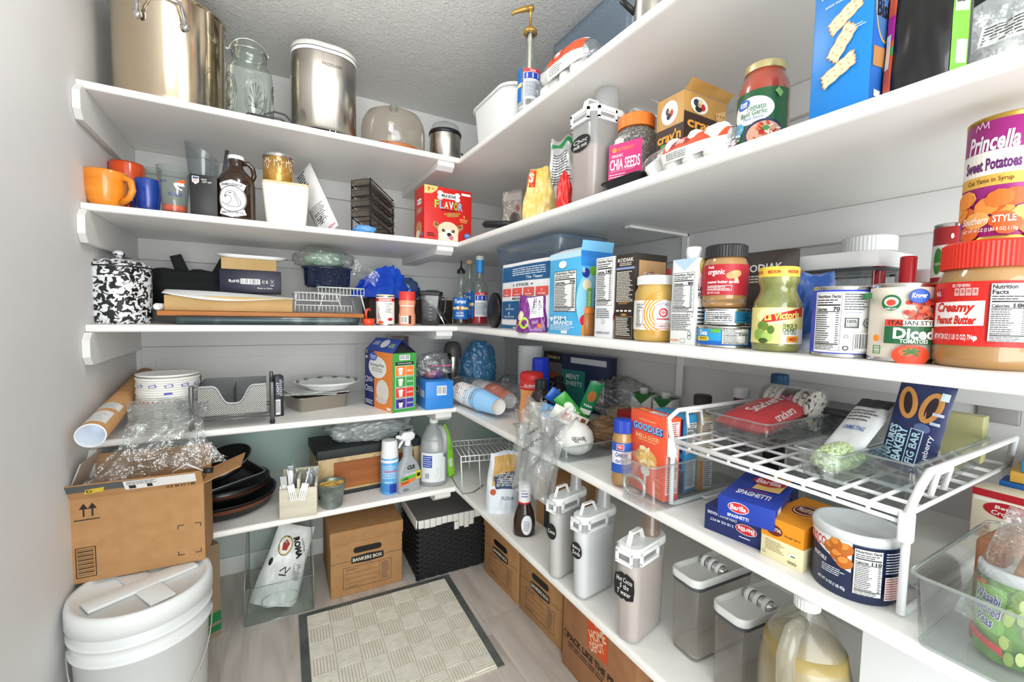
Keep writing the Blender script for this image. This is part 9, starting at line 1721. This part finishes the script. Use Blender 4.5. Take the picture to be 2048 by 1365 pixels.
# archive boxes
def archive(label,a,c,d,h,prints=True):
 f=c-a; w=f.to_2d().length; rz=math.atan2(f.y,f.x); nn=Vector((-math.sin(rz),math.cos(rz),0)); ctr=(a+c)/2+nn*d/2
 t=thing('archive_box',label,'box',Vector((ctr.x,ctr.y,0)),rz,'archive boxes'); b=MB(); b.box(-w/2+.004,-d/2+.004,0,w/2-.004,d/2-.004,h-.01,CARD,bev=.002); b.build('box_body',t); b=MB(); b.box(-w/2,-d/2,h-.06,w/2,d/2,h,CARD,bev=.003); b.build('lid',t)
 p=PR(); zo=.0045; n=14; q=[(w*.15*(1 if i<7 else-1)+.014*math.cos(PI/2-PI*i/6 if i<7 else PI*1.5-PI*(i-7)/6),h*.67+.014*math.sin(PI/2-PI*i/6 if i<7 else PI*1.5-PI*(i-7)/6))for i in range(14)]
 p.poly(q[::-1],'#15120f'); p.rect(-w*.49,h*.52,w*.49,h*.526,'#2a3442'); p.poly([(-w*.22,h*.575),(0,h*.59),(w*.22,h*.575),(w*.22,h*.475),(0,h*.46),(-w*.22,h*.475)],'#17181a'); p.text('BANKERS BOX',0,h*.525,h*.055,'#e9dfcc',w=w*.4,bold=.02); p.frame(-w*.33,h*.1,w*.33,h*.43,.0016,'#2c3238'); p.rect(w*.16,h*.1,w*.163,h*.43,'#3a4452'); p.text('CONTENTS:',-w*.3,h*.39,h*.022,'#3a4452',w=w*.15,al='l'); p.micro(w*.19,h*.13,w*.3,h*.41,9,'#3a4452',.3,4)
 for i in range(3):p.rect(-w*.3,h*(.33-.075*i),w*.13,h*(.33-.075*i)+.001,'#3a4452')
 p.frame(-w*.3,h*.115,-w*.27,h*.14,.0008,'#3a4452'); p.text('FRAGILE',-w*.25,h*.128,h*.02,'#3a4452',w=w*.1,al='l'); p.build(t,lambda u,v,o:Vector((u,-d/2-o+(.004 if v<h-.06 else 0),v))); return t
a,c=gp(660,1203,0),gp(806,1163,0); archive('brown cardboard archive box beside the black woven bin',a,c,.36,zat(660,1070,a))
a,c=gp(966,1141,0),gp(1034,1212,0); hA=.29; archive('archive box under the side shelf beside the black woven bin',a,c,.36,hA)
a,c=gp(1037,1215,0),gp(1122,1306,0); archive('archive box under the side shelf beside the moving box',a,c,.36,hA)
a=gp(1124,1326,0); dr=Vector((0,-1,0)); w=.36; h=.4; d=.36
t=box_thing('moving_box','brown moving box with orange square logo under the side shelf','box',Vector((a.x+d/2,a.y-w/2,0)),RZR,w,d,h,pbr('moving_card','#a87852',.8,noise_col=('#9a6a46',12,.4,.7)))
p=PR(); o_=-w*.12; p.poly([(o_-.0,.345),(o_+.05,.365),(o_+.1,.35),(o_+.11,.305),(o_+.06,.295),(o_+.01,.31)],'#e9e6e0'); 
for i in range(7):p.line([(o_+.012+.013*i,.31),(o_+.02+.012*i,.352)],.004,'#1d1a18')
p.rect(o_-.0,.165,o_+.1,.29,'#d8521e'); 
for i,s_ in enumerate(('THE','HOME','DEPOT')):p.text(s_,o_+.05,.265-.038*i,(.018,.036,.03)[i],'#f0c8a8',w=(.035,.085,.075)[i],bold=.03,rot=28 if i else 20)
p.text('PACK LIKE THE PROS',-.01,.13,.024,'#1f1a16',w=.28,bold=.03); p.frame(-w*.47,.118,-w*.42,.142,.002,'#1f1a16'); p.micro(-w*.4,.09,.1,.112,2,'#3a3028',.35,3); p.on_box(t,'front',w,d,h)
box_thing('dark_storage_box','dark brown storage box beside the moving box','box',Vector((a.x+.18,a.y-w-.2,0)),RZR,.36,.25,.38,pbr('dark_brown_card'))
# black woven bin with liner
a,c=gp(835,1163,0),gp(968,1127,0); f=c-a; w=f.to_2d().length; rz=math.atan2(f.y,f.x); d=.3; nn=Vector((-math.sin(rz),math.cos(rz),0)); ctr=(a+c)/2+nn*d/2; h=zat(835,1044,a)
t=thing('woven_bin','black woven storage bin with grey lid and white folded liner','bin',Vector((ctr.x,ctr.y,0)),rz); BKW=pbr('black_weave','#1c1d1e',.55)
b=MB(); b.box(-w/2+.004,-d/2+.004,0,w/2-.004,d/2-.004,h-.01,BKW); b.build('bin_body',t); st=MB(); nr=22
for i in range(nr):
 z=(i+.5)*(h-.02)/nr; n=12
 for j in range(n):
  if(i+j)%2:continue
  x=-w/2+w*(j+.5)/n; st.box(x-w/n*.75,-d/2-.0015,z-.0052,x+w/n*.75,-d/2+.005,z+.0052,BKW)
 for j in range(9):
  if(i+j)%2:continue
  y=-d/2+d*(j+.5)/9; st.box(-w/2-.0015,y-d/12,z-.0052,-w/2+.005,y+d/12,z+.0052,BKW)
o=st.build('weave',t); o['kind']='stuff'
b=MB(); b.box(-w/2-.002,-d/2-.002,h-.012,w/2+.002,d/2+.002,h+.002,pbr('grey_lid','#6e6c6a',.35),bev=.003); b.build('lid',t)
LN=pbr('white_liner','#e6e4de',.7)
for i in range(12):x=-w/2+w*i/12; b=MB(); b.box(x+.0008,-d/2-.009,h-.035-.004*math.sin(i),x+w/12-.0008,-d/2-.0022,h+.004,LN,bev=.002); b.build('liner_pleat',t)
for i in range(4):x=w*.02+.026*i; b=MB(); b.box(x,-d/2-.009,h-.075+.01*(i%2),x+.024,-d/2-.0022,h-.037,LN,bev=.002); b.build('liner_tail',t)
for i in range(10):y=-d/2+d*i/10; b=MB(); b.box(-w/2-.009,y+.0008,h-.04,-w/2-.0022,y+d/10-.0008,h+.004,LN,bev=.002); b.build('side_pleat',t)
# rug
a,c,e=gp(597,1233,0),gp(897,1151,0),gp(1021,1327,0); f=c-a; w=f.to_2d().length; rz=math.atan2(f.y,f.x); nn=Vector((math.sin(rz),-math.cos(rz),0)); L=(e-c).dot(nn); ctr=(a+c)/2+nn*L/2
t=thing('door_mat','cream basket-weave rug with dark grey rubber border','rug',Vector((ctr.x,ctr.y,.0005)),rz); RUB=pbr('grey_rubber','#4e5452',.6,noise_col=('#69706d',9,.4,.7))
for(x0,y0,x1,y1)in((-w/2,-L/2,-w/2+.03,L/2),(w/2-.03,-L/2,w/2,L/2),(-w/2+.03,L/2-.03,w/2-.03,L/2)):b=MB(); b.box(x0,y0,0,x1,y1,.004,RUB); b.build('rubber_border',t)
CRE=pbr('cream_pile','#ece8dc',.95,noise_col=('#e0dbcc',30,.4,.7),bump=(300,.4,.003)); b=MB(); b.box(-w/2+.03,-L/2,0,w/2-.03,L/2-.03,.006,pbr('pile_base','#cfc9b9',.95)); b.build('backing',t)
rb=MB(); nx=7; bw=(w-.06)/nx; ny=int((L-.03)/bw)+1
for i in range(nx):
 for j in range(ny):
  x0=-w/2+.03+i*bw; y1=L/2-.03-j*bw; y0=max(-L/2,y1-bw); n=8
  if y1-y0<.01:continue
  for k in range(n):
   if(i+j)%2:q=x0+bw*(k+.5)/n; rb.box(q-bw/n*.33,y0+.002,.005,q+bw/n*.33,y1-.002,.0095,CRE)
   else:
    q=y1-bw*(k+.5)/n
    if q>y0+.003:rb.box(x0+.002,q-bw/n*.33,.005,x0+bw-.002,q+bw/n*.33,.0095,CRE)
o=rb.build('woven_ribs',t); o['kind']='stuff'
